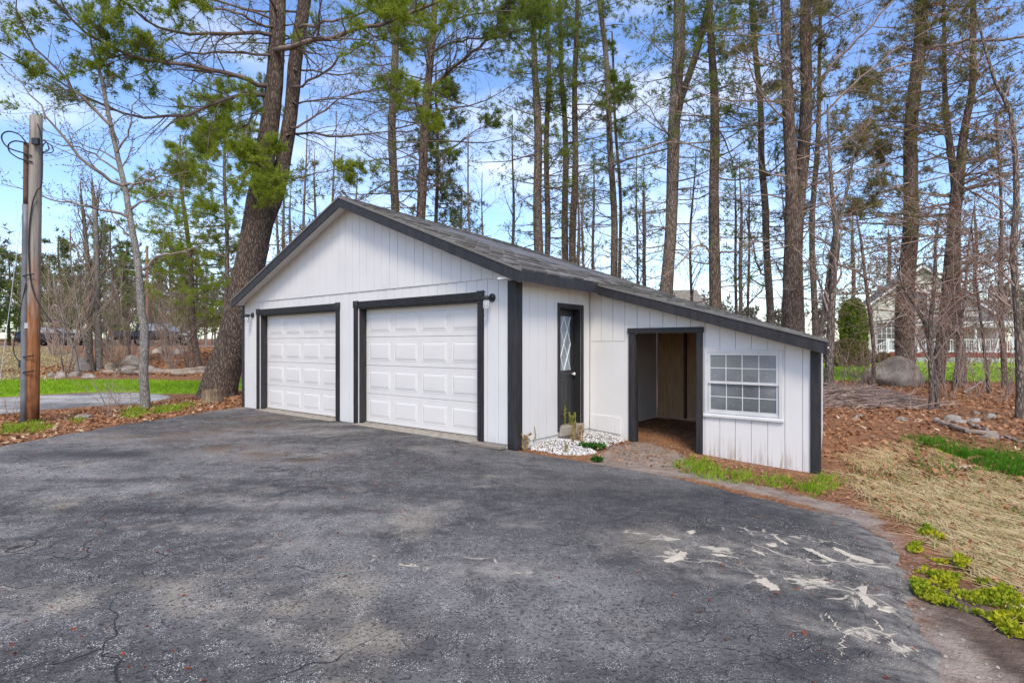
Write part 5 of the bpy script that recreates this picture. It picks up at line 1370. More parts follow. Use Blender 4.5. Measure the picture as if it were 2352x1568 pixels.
def loop(pxs, r=0.012, name='cable', off=-0.12):
    P = [at(x, y, d + off) for x, y in pxs]
    out = []
    for i in range(len(P) - 1):
        p0, p1, p2, p3 = P[max(i - 1, 0)], P[i], P[i + 1], P[min(i + 2, len(P) - 1)]
        for k in range(5):
            t_ = k / 5
            out.append(0.5 * ((2 * p1) + (-p0 + p2) * t_ + (2 * p0 - 5 * p1 + 4 * p2 - p3) * t_ * t_ + (-p0 + 3 * p1 - 3 * p2 + p3) * t_ ** 3))
    out.append(P[-1])
    MB().path([loc(p) for p in out], r, 6).build(name, M['wire'], UP)
loop([(60, 328), (45, 310), (22, 302), (6, 308), (5, 322), (20, 340), (55, 352), (72, 358)], 0.013)
loop([(58, 328), (35, 324), (20, 332), (22, 348), (40, 362), (58, 368), (74, 372)], 0.013)
loop([(94, 345), (104, 328), (118, 335), (122, 348), (110, 352), (96, 352)], 0.010)
loop([(97, 350), (112, 345), (108, 328), (100, 322)], 0.010)
loop([(86, 285), (94, 310), (97, 340), (96, 420), (84, 440), (72, 480), (66, 560), (70, 640), (85, 690), (118, 740)], 0.011)
loop([(60, 650), (45, 720), (32, 790), (34, 815), (46, 833)], 0.009)
# guy wire
gw = at(-30, 1090, d - 1.2)
o = MB().path([at(60, 470, d - 0.06), at(52, 481, d - 0.1), at(20, 720, d - 0.6), at(-4, 900, d - 1.0), Vector(hit(-30, 1060))], 0.004, 6).build('guy_wire', M['steelwire'])
tag(o, 'thin pale guy wire running down from the utility pole', 'wire')
# far pole with a street light
pf = at(338, 780, 52)
FP = empty('street_light_pole', 'distant brown pole with a street light arm behind the pickup', 'street light', (pf[0], pf[1], gz(pf[0], pf[1])))
MB().cyl((0, 0, -0.3), (0, 0, 9.2), 0.14, 0.10, 12).build('pole', M['farpole'], FP)
MB().path([(0, 0, 6.6), (-0.6, -0.2, 6.9), (-1.3, -0.4, 6.95)], 0.035, 8).build('arm', M['steelwire'], FP)
MB().lathe([(0.02, 0.09), (0.20, 0.06), (0.26, 0.0), (0.18, -0.05), (0.03, -0.07)], (-1.5, -0.45, 6.93), 14).build('lamp_head', M['conduit'], FP)
# overhead lines along the road
for k, (z, lab) in enumerate(((8.6, 'topmost thin line strung along the road'), (7.6, 'middle thin line strung along the road'), (6.6, 'lowest thin line strung along the road'))):
    P = [(x, 52 - 0.02 * (x - pf[0]), gz(pf[0], pf[1]) + z + 0.0006 * (x - pf[0]) ** 2 - 0.35) for x in np.linspace(-70, pf[0], 14)]
    P[-1] = (pf[0], pf[1] - 0.14, P[-1][2])
    o = MB().path(P, 0.016, 5).build('overhead_line', M['wire']); tag(o, lab, 'wire', 'lines along the road')

# ---------------------------------------------------------------- vehicles on the road
def wheel(parent, x, y, r, s):
    w = empty('wheel', None, None, (x, y, r)); w.parent = parent
    MB().lathe([(r * 0.62, -0.10), (r * 0.93, -0.11), (r, -0.07), (r, 0.07), (r * 0.93, 0.11), (r * 0.62, 0.10)], (0, 0, 0), 24).build('tyre', M['tyre'], w, rot=(math.pi / 2, 0, 0), smooth_shade=True)
    mb = MB(); mb.lathe([(r * 0.63, -0.105), (r * 0.60, -0.115), (r * 0.50, -0.085), (0.03, -0.075)], (0, 0, 0), 20)
    for k in range(5):
        a = k * 2 * math.pi / 5
        c, s_ = math.cos(a), math.sin(a)
        mb.hexa([(c * .05 - s_ * .03, s_ * .05 + c * .03, -.118), (c * .05 + s_ * .03, s_ * .05 - c * .03, -.118), (c * r * .6 + s_ * .02, s_ * r * .6 - c * .02, -.114), (c * r * .6 - s_ * .02, s_ * r * .6 + c * .02, -.114),
                 (c * .05 - s_ * .03, s_ * .05 + c * .03, -.08), (c * .05 + s_ * .03, s_ * .05 - c * .03, -.08), (c * r * .6 + s_ * .02, s_ * r * .6 - c * .02, -.08), (c * r * .6 - s_ * .02, s_ * r * .6 + c * .02, -.08)])
    mb.build('rim', M['rim'], w, rot=(math.pi / 2, 0, 0) if s > 0 else (-math.pi / 2, 0, 0))
def loft(sections, name, mat, parent):
    """sections: list of (x, [(y,z)...half outline from bottom centre to top centre])"""
    mb = MB(); rings = []
    for x, prof in sections:
        full = [(x, -y, z) for y, z in prof] + [(x, y, z) for y, z in reversed(prof)]
        rings.append(full)
    n = len(rings[0]); fs = []
    for k in range(len(rings) - 1):
        for i in range(n):
            fs.append((k * n + i, k * n + (i + 1) % n, (k + 1) * n + (i + 1) % n, (k + 1) * n + i))
    fs.append(tuple(range(n - 1, -1, -1))); b = (len(rings) - 1) * n; fs.append(tuple(b + i for i in range(n)))
    mb.poly([p for r in rings for p in r], fs)
    return mb.build(name, mat, parent, smooth_shade=True)
def car(lab, x, y, spec, name, cat):
    c = empty(name, lab, cat, (x, y, gz(x, y) + 0.052), 0.0, None)
    body = loft([(px, [(0.0, zl), (w * 0.92, zl), (w, zl + 0.14), (w * 1.02, (zl + zt) / 2), (w * 0.97, zt - 0.05), (w * 0.86, zt), (0.0, zt + 0.02)]) for px, zl, zt, w in spec['body']], 'body', M['car'], c)
    cab = loft([(px, [(0.0, zl), (w, zl), (w * 0.93, (zl + zt) / 2), (w * 0.84, zt - 0.06), (w * 0.74, zt), (0.0, zt + 0.025)]) for px, zl, zt, w in spec['cab']], 'cabin', M['car'], c)
    for q in spec['windows']:
        for s in (-1, 1):
            pts = [(px, s * wy, pz) for px, pz, wy in q]
            pts2 = [(px, s * (wy - 0.02), pz) for px, pz, wy in q]
            MB().prism(pts, pts2).build('side_window', M['carglass'], c)
    for q in spec['glass']:
        MB().prism([Vector(p) for p in q], [Vector(p) + Vector((0, 0, -0.02)) for p in q]).build('windscreen', M['carglass'], c)
    for px in spec['wheels']:
        for s in (-1, 1): wheel(c, px, s * (spec['track']), spec['r'], -s if False else (1 if s < 0 else -1))
    for (nm, mt, a, b) in spec['lights']:
        for s in (-1, 1): MB().box(min(a[0], b[0]), max(a[0], b[0]), min(s * a[1], s * b[1]), max(s * a[1], s * b[1]), a[2], b[2]).build(nm, M[mt], c, 0.015)
    for (nm, mt, a, b) in spec.get('extra', ()):
        MB().box(a[0], b[0], a[1], b[1], a[2], b[2]).build(nm, M[mt], c, 0.02)
    return c
wag = dict(body=[(-2.36, .42, .78, .74), (-2.30, .30, .98, .86), (-1.9, .24, 1.00, .90), (-1.0, .22, .98, .92), (0.2, .22, .97, .92), (1.1, .22, .95, .91), (1.9, .25, .86, .88), (2.25, .30, .74, .80), (2.36, .36, .62, .66)],
           cab=[(-2.15, .96, 1.05, .80), (-1.95, .96, 1.32, .80), (-1.6, .96, 1.43, .81), (-0.6, .96, 1.49, .82), (0.1, .96, 1.47, .82), (0.55, .95, 1.33, .81), (1.25, .93, .97, .78)],
           windows=[[(-1.75, 1.02, .800), (-0.95, 1.00, .812), (-0.95, 1.40, .735), (-1.55, 1.36, .735)], [(-0.87, 1.00, .815), (0.12, .99, .815), (0.05, 1.40, .735), (-0.87, 1.41, .735)], [(0.20, .99, .815), (0.98, .98, .80), (0.62, 1.18, .775), (0.13, 1.39, .735)]],
           glass=[[(0.60, -.60, 1.335), (0.60, .60, 1.335), (1.28, .66, 1.00), (1.28, -.66, 1.00)]],
           wheels=(-1.38, 1.42), track=.80, r=.335,
           lights=[('taillight', 'taillight', (-2.37, .45, .80), (-2.22, .84, .93)), ('headlight', 'headlight', (2.12, .45, .62), (2.33, .78, .73))],
           extra=[('bumper', 'metal_black', (-2.42, -.75, .38), (-2.30, .75, .56)), ('licence_plate', 'headlight', (-2.385, -.25, .66), (-2.365, .25, .77))])
pk = dict(body=[(-2.85, .55, 1.06, .86), (-2.80, .50, 1.10, .92), (-1.0, .46, 1.10, .94), (0.3, .44, 1.10, .94), (1.4, .44, 1.10, .94), (2.2, .46, 1.06, .93), (2.7, .50, 1.00, .88), (2.85, .55, .92, .78)],
          cab=[(-0.95, 1.08, 1.70, .84), (-0.6, 1.08, 1.80, .85), (0.5, 1.08, 1.82, .85), (0.85, 1.08, 1.72, .84), (1.55, 1.07, 1.12, .82)],
          windows=[[(-0.75, 1.16, .845), (0.15, 1.15, .855), (0.15, 1.68, .755), (-0.70, 1.66, .755)], [(0.24, 1.15, .855), (1.30, 1.14, .84), (0.85, 1.62, .765), (0.24, 1.68, .755)]],
          glass=[[(0.88, -.62, 1.72), (0.88, .62, 1.72), (1.60, .70, 1.13), (1.60, -.70, 1.13)]],
          wheels=(-1.75, 1.85), track=.82, r=.41,
          lights=[('taillight', 'taillight', (-2.87, .68, .84), (-2.76, .93, 1.06)), ('headlight', 'headlight', (2.60, .55, .78), (2.86, .86, .96))],
          extra=[('bumper', 'rim', (-2.98, -.85, .48), (-2.84, .85, .66)), ('front_bumper', 'rim', (2.80, -.85, .45), (2.96, .85, .64)), ('bed_floor', 'metal_black', (-2.7, -.78, 1.105), (-1.0, .78, 1.125))])
p = at(118, 845, 44); car('black estate car with red tail lights on the road behind the utility pole', p[0], 44.2, wag, 'station_wagon', 'car')
p = at(347, 845, 43.5); car('black pickup truck on the road behind the bare shoots', p[0], 44.0, pk, 'pickup_truck', 'truck')

# ---------------------------------------------------------------- boulders, stones, logs, stump, brush pile
def rock(lab, x, y, sx, sy, sz, seed, group=None, sink=0.25, name='boulder', cat='rock', flat=0.0):
    r_ = np.random.default_rng(seed)
    bm = bmesh.new(); bmesh.ops.create_icosphere(bm, subdivisions=4 if sx > 0.5 else 3, radius=1)
    ph = r_.random(9) * 6
    planes = [(nrm(r_.normal(size=3)), r_.uniform(0.55, 0.85)) for _ in range(12)]
    for v in bm.verts:
        c = np.array(v.co)
        for nn_, dd_ in planes:
            e_ = c @ nn_ - dd_
            if e_ > 0: c = c - nn_ * e_ * 0.85
        k = 1 + 0.05 * math.sin(c[0] * 5 + ph[0]) * math.sin(c[1] * 5 + ph[1]) + 0.04 * math.sin(c[2] * 9 + ph[2]) + r_.normal() * 0.008
        v.co = Vector((c[0] * sx * k, c[1] * sy * k, c[2] * sz * k))
    me = bpy.data.meshes.new(name); bm.to_mesh(me); bm.free()
    for p_ in me.polygons: p_.use_smooth = True
    me.materials.append(M['rock'])
    o = link(name, me, None, (x, y, gz(x, y) + sz * (0.25 - sink)), (0, 0, r_.random() * 6))
    return tag(o, lab, cat, group)
def rock_px(lab, v0, v1, vb, vt, seed, group=None, sink=0.2, **k):
    b = hit((v0 + v1) / 2, vb)
    w = (v1 - v0) / FV * b[1] / 2; h = (vb - vt) / FV * b[1]
    return rock(lab, b[0], b[1] + w * 0.5, w * 1.18, w * 0.95, h * 1.05, seed, group, sink, **k)
rock_px('great rounded granite boulder at the lawn edge in front of the straight pine', 2010, 2137, 886, 826, 1, None, 0.1)
g_ = 'stones on the bank'
rock_px('squarish upright granite boulder on the bank by the twin bare trees', 168, 204, 854, 822, 2, g_)
rock_px('broad domed granite boulder on the bank behind the slender grey tree', 265, 318, 846, 820, 3, g_)
rock_px('grey boulder wedged between the twin bare trees and the domed boulder', 236, 262, 850, 830, 4, g_)
rock_px('flat slab of stone lying below the domed boulder', 255, 312, 856, 842, 5, g_)
rock_px('pale flat stone on the bank edge below the upright boulder', 122, 150, 867, 853, 6, g_)
rock_px('small white stone beside the pale flat stone', 108, 122, 866, 855, 7, g_)
rock_px('low brown stone beside the twin bare trees', 152, 180, 864, 853, 8, g_)
rock_px('half-buried stone at the foot of the twin bare trees', 186, 214, 867, 857, 9, g_)
rock_px('rounded stone behind the slender grey tree', 318, 348, 852, 838, 10, g_)
rock_px('low stone between slender tree and log', 345, 375, 856, 846, 11, g_)
rock_px('dark boulder high on the bank in front of the pickup wheel', 345, 375, 810, 797, 12, g_)
rock_px('dark boulder near the road edge under the pickup', 392, 424, 812, 797, 13, g_)
rock_px('mossy flat stone set in the leaf bed between the drives', 165, 200, 962, 951, 14, None)
g_ = 'stones on the leafy ground'
for i, (a, b, c, e, lab) in enumerate([(2172, 2222, 966, 938, 'largest mossy stone in the leaves beyond the brush pile'), (2195, 2225, 972, 952, 'rounded grey stone tight against the largest mossy stone'), (2225, 2265, 968, 946, 'angular grey stone in the leaves'), (2235, 2262, 950, 932, 'pale stone lying behind the angular stone'), (2270, 2305, 960, 934, 'pale upright stone by the wood edge'), (1960, 1985, 962, 945, 'brown stone beside the brush pile'), (2185, 2205, 984, 970, 'small white stone among leaves'), (2060, 2090, 965, 948, 'low stone half under dead canes'), (1968, 1985, 955, 944, 'small pale stone next to the brown stone'), (2268, 2312, 1005, 985, 'flat pale stone at the mown grass edge')]):
    rock_px(lab, a, b, c, e + (c - e) * 0.5, 30 + i, g_, 0.40)

def log(lab, pts, r0, r1, seed, mat='log', name='fallen_log', cat='log', lift=0.8):
    r_ = np.random.default_rng(seed)
    W = [np.array(hit(*p)) for p in pts]
    W = np.array([[w[0], w[1], gz(w[0], w[1])] for w in W])
    s = np.concatenate([[0], np.cumsum(np.linalg.norm(np.diff(W, axis=0), axis=1))]); n = 16
    u = np.linspace(0, s[-1], n)
    P = np.stack([np.interp(u, s, W[:, k]) for k in range(3)], -1)
    R = np.linspace(r0, r1, n)
    P[:, 2] = ground(P[:, 0], P[:, 1]) + R * lift
    P += r_.normal(size=P.shape) * 0.015
    mb = MB(); mb.path([Vector(p) for p in P], list(R), 10)
    return tag(mb.build(name, M[mat], None, smooth_shade=True), lab, cat)
log('long bleached fallen log at the foot of the bank', [(238, 858), (330, 860), (420, 858), (478, 852)], 0.09, 0.15, 1)
log('shorter bleached log lying beside the long one by the leaning pine', [(395, 863), (470, 860)], 0.10, 0.12, 2)
log('grey rotting branch across the leafy ground by the stones', [(2145, 968), (2185, 985), (2235, 997), (2290, 1000)], 0.05, 0.04, 3)
log('thin pale branch lying near the flat pale stone', [(2225, 978), (2290, 1000), (2352, 1018)], 0.035, 0.015, 4)
log('slanting dead branch propped in the lawn edge', [(2215, 905), (2245, 885), (2265, 872)], 0.04, 0.03, 5, lift=1.5)
# stump
p = hit(486, 925)
ST = empty('tree_stump', 'low rotten tree stump in front of the leaning pine', 'stump', (p[0], p[1], gz(p[0], p[1])))
r_ = np.random.default_rng(3)
mb = MB(); prof = [(0.27, -0.08), (0.235, 0.06), (0.215, 0.18), (0.21, 0.29)]
s = 26; k0 = 1 + 0.10 * np.sin(np.arange(s) * 3 * 6.283 / s) + 0.10 * r_.random(s)
for j, (r, z) in enumerate(prof):
    for i in range(s):
        a = i * 6.283 / s
        mb.v.append((r * k0[i] * math.cos(a), r * k0[i] * math.sin(a), z + (0.06 * r_.random() if j == 3 else 0)))
for j in range(3):
    for i in range(s): mb.f.append((j * s + i, j * s + (i + 1) % s, (j + 1) * s + (i + 1) % s, (j + 1) * s + i))
mb.build('bark_shell', M['stump'], ST)
MB().lathe([(0.19, 0.0), (0.20, 0.27), (0.10, 0.265), (0.01, 0.25)], (0, 0, 0), 20).build('heartwood', M['stump'], ST)
# brush pile
r_ = np.random.default_rng(8)
c0 = hit(1958, 930); n = 420
px = c0[0] + r_.normal(size=n) * 0.75; py = c0[1] + 0.4 + r_.normal(size=n) * 0.55
az = r_.normal(size=n) * 0.6 + np.where(r_.random(n) < .5, 0.2, 2.9); L = r_.uniform(0.5, 1.9, n)
hh = 0.42 * np.exp(-((px - c0[0]) ** 2 / 1.1 + (py - c0[1] - 0.4) ** 2 / 0.7)) * r_.random(n)
el = r_.normal(size=n) * 0.16
d = np.stack([np.cos(az) * np.cos(el), np.sin(az) * np.cos(el), np.sin(el)], -1)
tt = np.linspace(-0.5, 0.5, 5)
P = np.stack([px, py, ground(px, py) + 0.03 + hh], -1)[:, None, :] + d[:, None, :] * (L[:, None] * tt[None])[..., None]
P[..., 2] -= (tt ** 2)[None] * 0.25 * L[:, None] * 0.5
P[..., 2] = np.maximum(P[..., 2], ground(P[..., 0], P[..., 1]) + 0.012)
P += r_.normal(size=P.shape) * 0.02
R = r_.uniform(0.005, 0.017, n)[:, None] * np.linspace(1, 0.5, 5)[None]
C, RC, _, _ = sprout(P, R, 4, 0.1, 1, 0.35, r_, (20, 60), 0.0, 3, 0.6, 0.3, 0.2, 0.1, 0.003)
V, Q = tubes([(P, R, 5), (C, RC, 3)])
o = link('brush_pile', mesh_np('brush_pile', V, [Q], M['twig_r'])); tag(o, 'heap of cut dead branches on the leaves beside the shed', 'brush pile')

# ---------------------------------------------------------------- neighbour house with deck
hz_ = 0.36
hc = at(2140, 800, 40)
H = empty('neighbour_house', 'beige clapboard house with gable end and covered porch beyond the lawn', 'house', (hc[0], 41.0, hz_), math.radians(-22))
H.scale = (0.92, 1, 1)
W2 = 4.85; EV = 3.15; AP = 6.85
def clapwall(poly, y0, name, parent, step=0.125):
    """stack of tilted boards clipped to a gable outline: poly(z) -> (x0, x1)"""
    mb = MB(); z = 0.0
    zmax = poly[2]
    while z < zmax - 0.02:
        z2 = min(z + step, zmax)
        a0, a1 = poly[0](z), poly[1](z); b0, b1 = poly[0](z2), poly[1](z2)
        mb.hexa([(a0, y0 - 0.022, z), (a1, y0 - 0.022, z), (a1, y0 + 0.05, z), (a0, y0 + 0.05, z), (b0, y0, z2), (b1, y0, z2), (b1, y0 + 0.05, z2), (b0, y0 + 0.05, z2)])
        z = z2
    o = mb.build(name, M['clap'], parent); tag(o, kind='stuff'); return o
ga = lambda z: -W2 if z < EV else -W2 + (z - EV) * W2 / (AP - EV)
gb = lambda z: -ga(z)
MB().box(-W2 + .05, W2 - .05, 0.06, 4.5, -0.3, EV).build('wall', M['clap'], H)
clapwall((ga, gb, AP - 0.05), 0.0, 'clapboards', H)
for s in (-1, 1):
    f_ = MB(); f_.hexa([(s * (W2 + .35), -.35, EV - .28), (0, -.35, AP + .02), (0, 4.8, AP + .02), (s * (W2 + .35), 4.8, EV - .28), (s * (W2 + .35), -.35, EV - .12), (0, -.35, AP + .18), (0, 4.8, AP + .18), (s * (W2 + .35), 4.8, EV - .12)])
    f_.build('roof', M['houseroof'], H)
    MB().prism([(s * (W2 + .37), -.38, EV - .45), (0, -.38, AP - .15), (0, -.38, AP + .05), (s * (W2 + .37), -.38, EV - .25)], [(s * (W2 + .37), -.36, EV - .45), (0, -.36, AP - .15), (0, -.36, AP + .05), (s * (W2 + .37), -.36, EV - .25)]).build('rake_board', M['housewhite'], H)
    MB().box(min(s * W2, s * (W2 - .14)), max(s * W2, s * (W2 - .14)), -.05, -.024, 0, EV - .1).build('corner_trim', M['housewhite'], H)
def hwin(x0, x1, z0, z1, y=-0.03, name='window', grid=(2, 3), dr='glassdark'):
    w = empty(name, None, None, (0, 0, 0)); w.parent = H
    MB().box(x0, x1, y, y + .01, z0, z1).build('pane', M[dr], w)
    t_ = 0.11
    MB().box(x0 - t_, x0, y - .04, y, z0 - t_, z1 + t_).build('frame', M['housewhite'], w); MB().box(x1, x1 + t_, y - .04, y, z0 - t_, z1 + t_).build('frame', M['housewhite'], w)
    MB().box(x0, x1, y - .04, y, z1, z1 + t_).build('frame', M['housewhite'], w); MB().box(x0, x1, y - .04, y, z0 - t_, z0).build('sill', M['housewhite'], w)
    for i in range(1, grid[0]): x = x0 + (x1 - x0) * i / grid[0]; MB().box(x - .018, x + .018, y - .02, y - .002, z0, z1).build('glazing_bar', M['housewhite'], w)
    for i in range(1, grid[1]): z = z0 + (z1 - z0) * i / grid[1]; MB().box(x0, x1, y - .019, y - .003, z - .018, z + .018).build('glazing_bar', M['housewhite'], w)
hwin(-3.0, -1.7, 0.75, 2.75, name='glazed_door', grid=(4, 5))
hwin(-0.85, 0.35, 3.65, 4.85, grid=(1, 2))
hwin(1.2, 2.4, 1.2, 2.3, y=-0.03, grid=(2, 2))
# porch
MB().hexa([(0.3, -2.6, 2.55), (5.0, -2.6, 2.55), (5.0, -.03, 3.0), (0.3, -.03, 3.0), (0.3, -2.6, 2.65), (5.0, -2.6, 2.65), (5.0, -.03, 3.1), (0.3, -.03, 3.1)]).build('porch_roof', M['houseroof'], H)
MB().box(0.25, 5.05, -2.66, -2.61, 2.30, 2.66).build('porch_fascia', M['housewhite'], H)
for x in (0.45, 2.6, 4.8): MB().box(x - .06, x + .06, -2.55, -2.43, 0.6, 2.34).build('porch_post', M['housewhite'], H)
MB().box(0.25, 5.05, -2.55, -.05, 2.22, 2.26).build('porch_ceiling', M['housewhite'], H)
# deck, its own thing in front of the house
D_ = empty('wooden_deck', 'red-stained deck with white railing and lattice skirt on the neighbour house', 'deck', (hc[0], 41.0, hz_), math.radians(-22))
D_.scale = (0.92, 1, 1)
x0, x1, yf = -4.2, 13.5, -3.4
MB().box(x0 + 1.2, x1, yf, -.08, 0.48, 0.56).build('deck_floor', M['deckred'], D_)
MB().box(x0 + 1.2, x1, yf - .045, yf - .002, 0.28, 0.57).build('deck_skirt_board', M['deckred'], D_)
mb = MB(); zz0, zz1 = -0.02, 0.27; sp = 0.16; x = x0 + 1.2
while x < x1:
    for sg in (-1, 1):
        xa, xb = (x, x + zz1 - zz0) if sg > 0 else (x + zz1 - zz0, x)
        mb.hexa([(xa - .025, yf - .03 + .012 * sg, zz0), (xa + .025, yf - .03 + .012 * sg, zz0), (xa + .025, yf - .02 + .012 * sg, zz0), (xa - .025, yf - .02 + .012 * sg, zz0), (xb - .025, yf - .03 + .012 * sg, zz1), (xb + .025, yf - .03 + .012 * sg, zz1), (xb + .025, yf - .02 + .012 * sg, zz1), (xb - .025, yf - .02 + .012 * sg, zz1)])
    x += sp
tag(mb.build('lattice', M['housewhite'], D_), kind='stuff')
def railing(xa, ya, za, xb, yb, zb, parent):
    L = math.hypot(xb - xa, yb - ya)
    for h, w_ in ((0.86, .05), (0.08, .04)):
        MB().hexa([(xa, ya - w_, za + h), (xb, yb - w_, zb + h), (xb, yb + w_, zb + h), (xa, ya + w_, za + h), (xa, ya - w_, za + h + .06), (xb, yb - w_, zb + h + .06), (xb, yb + w_, zb + h + .06), (xa, ya + w_, za + h + .06)]).build('rail', M['housewhite'], parent)
    k = int(L / 0.135); mb = MB()
    for i in range(1, k):
        u = i / k; x, y, z = xa + (xb - xa) * u, ya + (yb - ya) * u, za + (zb - za) * u
        mb.box(x - .019, x + .019, y - .019, y + .019, z + .10, z + .88)
    tag(mb.build('balusters', M['housewhite'], parent), kind='stuff')
    k = max(1, int(L / 1.8))
    for i in range(k + 1):
        u = i / k; x, y, z = xa + (xb - xa) * u, ya + (yb - ya) * u, za + (zb - za) * u
        MB().box(x - .055, x + .055, y - .055, y + .055, z - .02, z + 1.0).build('railing_post', M['housewhite'], parent)
railing(x0 + 1.25, yf + .06, .56, x1, yf + .06, .56, D_)
railing(x0 - .2, yf - .3, -.15, x0 + 1.2, yf + .02, .56, D_)
for k in range(3): MB().box(x0 + k * .4, x0 + .4 + k * .4, yf + .05, yf + 1.2, 0, .16 + k * .16).build('step', M['deckred'], D_)

# second building: only its tan roof shows between the trunks
hb = at(1500, 760, 33)
B = empty('tan_roofed_house', 'tan-roofed house glimpsed between trunks behind the lean-to roof', 'house', (hb[0], 35, gz(hb[0], 35)), math.radians(-8))
MB().box(-3.2, 3.0, 0, 7, -.2, 3.35).build('wall', M['clap'], B)
MB().hexa([(-3.9, -.5, 3.1), (3.7, -.5, 3.1), (3.7, 3.5, 4.7), (-3.9, 3.5, 4.7), (-3.9, -.5, 3.25), (3.7, -.5, 3.25), (3.7, 3.5, 4.85), (-3.9, 3.5, 4.85)]).build('roof', M['tanroof'], B)
MB().hexa([(-3.9, 7.5, 3.1), (3.7, 7.5, 3.1), (3.7, 3.52, 4.7), (-3.9, 3.52, 4.7), (-3.9, 7.5, 3.25), (3.7, 7.5, 3.25), (3.7, 3.52, 4.85), (-3.9, 3.52, 4.85)]).build('roof', M['tanroof'], B)
MB().box(-3.95, 3.75, -.56, -.51, 2.98, 3.24).build('eave_board', M['concrete'], B)
for a in (-2.4, 0.6):
    w = empty('window'); w.parent = B
    MB().box(a, a + 1.1, -.02, -.008, 1.1, 2.4).build('pane', M['glassdark'], w)
    MB().box(a - .1, a + 1.2, -.05, -.021, 2.4, 2.5).build('frame', M['housewhite'], w); MB().box(a - .1, a + 1.2, -.05, -.021, 1.0, 1.1).build('sill', M['housewhite'], w)
    MB().box(a - .1, a, -.05, -.021, 1.1, 2.4).build('frame', M['housewhite'], w); MB().box(a + 1.1, a + 1.2, -.05, -.021, 1.1, 2.4).build('frame', M['housewhite'], w)

# clipped cedar and rounded bush in front of the house
def leafy(lab, x, y, rx, rz, n, mat, seed, kind, cat, prof, L=0.10, w=0.03, zb=0.0):
    r_ = np.random.default_rng(seed)
    e = empty(kind, lab, cat, (x, y, gz(x, y)))
    u = r_.random(n); th = r_.random(n) * 6.283
    rad = prof(u) * rx * (0.72 + 0.28 * np.sqrt(r_.random(n))) * (1 + 0.10 * np.sin(th * 5 + u * 9) + 0.06 * np.sin(th * 11 - u * 17))
    p = np.stack([np.cos(th) * rad, np.sin(th) * rad, zb + u * rz], -1)
    dd = nrm(np.stack([np.cos(th) * 0.5, np.sin(th) * 0.5, np.full(n, 0.8)], -1) + r_.normal(size=(n, 3)) * 0.5)
    s = nrm(np.cross(dd, r_.normal(size=(n, 3)))) * w * (0.6 + 0.8 * r_.random((n, 1)))
    ln = L * (0.6 + 0.8 * r_.random((n, 1)))
    V = np.stack([p - s * 0.6, p + dd * ln * 0.5 - s, p + dd * ln, p + dd * ln * 0.5 + s], 1).reshape(-1, 3)
    link('crown', mesh_np('crown', V, [np.arange(len(V)).reshape(-1, 4)], M[mat]), e)
    # inner mass of twigs
    k = 60; a = r_.random(k) * 6.283; q = np.stack([np.cos(a), np.sin(a), np.full(k, 2.2)], -1) * (0.25 + 0.55 * r_.random((k, 1)))
    P = np.stack([np.zeros((k, 3)) + np.array([0, 0, -.05]), q * np.array([rx * .4, rx * .4, rz * .18]), q * np.array([rx * .8, rx * .8, rz * .33])], 1)
    V, Q = tubes([(P, np.full((k, 3), 0.018), 4)])
    link('stems', mesh_np('stems', V, [Q], M['twig']), e)
    return e
p = at(1960, 800, 34)
leafy('tall clipped green cedar beside the beige house', p[0], p[1], 0.70, 3.8, 9000, 'cedar', 5, 'clipped_cedar', 'shrub', lambda u: np.sqrt(np.clip(1 - np.clip((u - .55) / .47, 0, 1) ** 2.2, 0, 1)) * (0.9 + 0.12 * u), 0.16, 0.05)
p = at(1950, 800, 31)
leafy('rounded browned bush in front of the clipped cedar', p[0], p[1], 0.95, 1.5, 4500, 'drybush', 6, 'rounded_bush', 'shrub', lambda u: np.sqrt(np.clip(1 - (np.clip(u - .35, 0, 1) / .65) ** 2.0, 0, 1)), 0.10, 0.03)
for i, (vx, lab) in enumerate(((2028, 'low golden shrub at the deck steps'), (2000, 'low brown shrub at the house corner'), (1890, 'low brown shrub beyond the shed eave'))):
    p = at(vx, 800, 36)
    leafy(lab, p[0], p[1], 0.55, 0.6, 1500, 'drybush', 12 + i, 'low_shrub', 'shrub', lambda u: np.sqrt(np.clip(1 - u ** 2, 0, 1)), 0.10, 0.03)
print('things ok')

# ---------------------------------------------------------------- ground cover
def scatter(polys, n, rng, holes=()):
    out = []
    areas = []
    for p in polys:
        a = np.array(p); areas.append((a[:, 0].max() - a[:, 0].min()) * (a[:, 1].max() - a[:, 1].min()))
    tot = sum(areas)
    for p, ar in zip(polys, areas):
        a = np.array(p); k = max(4, int(n * ar / tot * 2.2))
        x = rng.uniform(a[:, 0].min(), a[:, 0].max(), k); y = rng.uniform(a[:, 1].min(), a[:, 1].max(), k)
        m = inpoly(x, y, p)
        for h in holes: m &= ~inpoly(x, y, h)
        out.append(np.stack([x[m], y[m]], -1))
    r = np.concatenate(out)
    rng.shuffle(r)
    return r[:n]

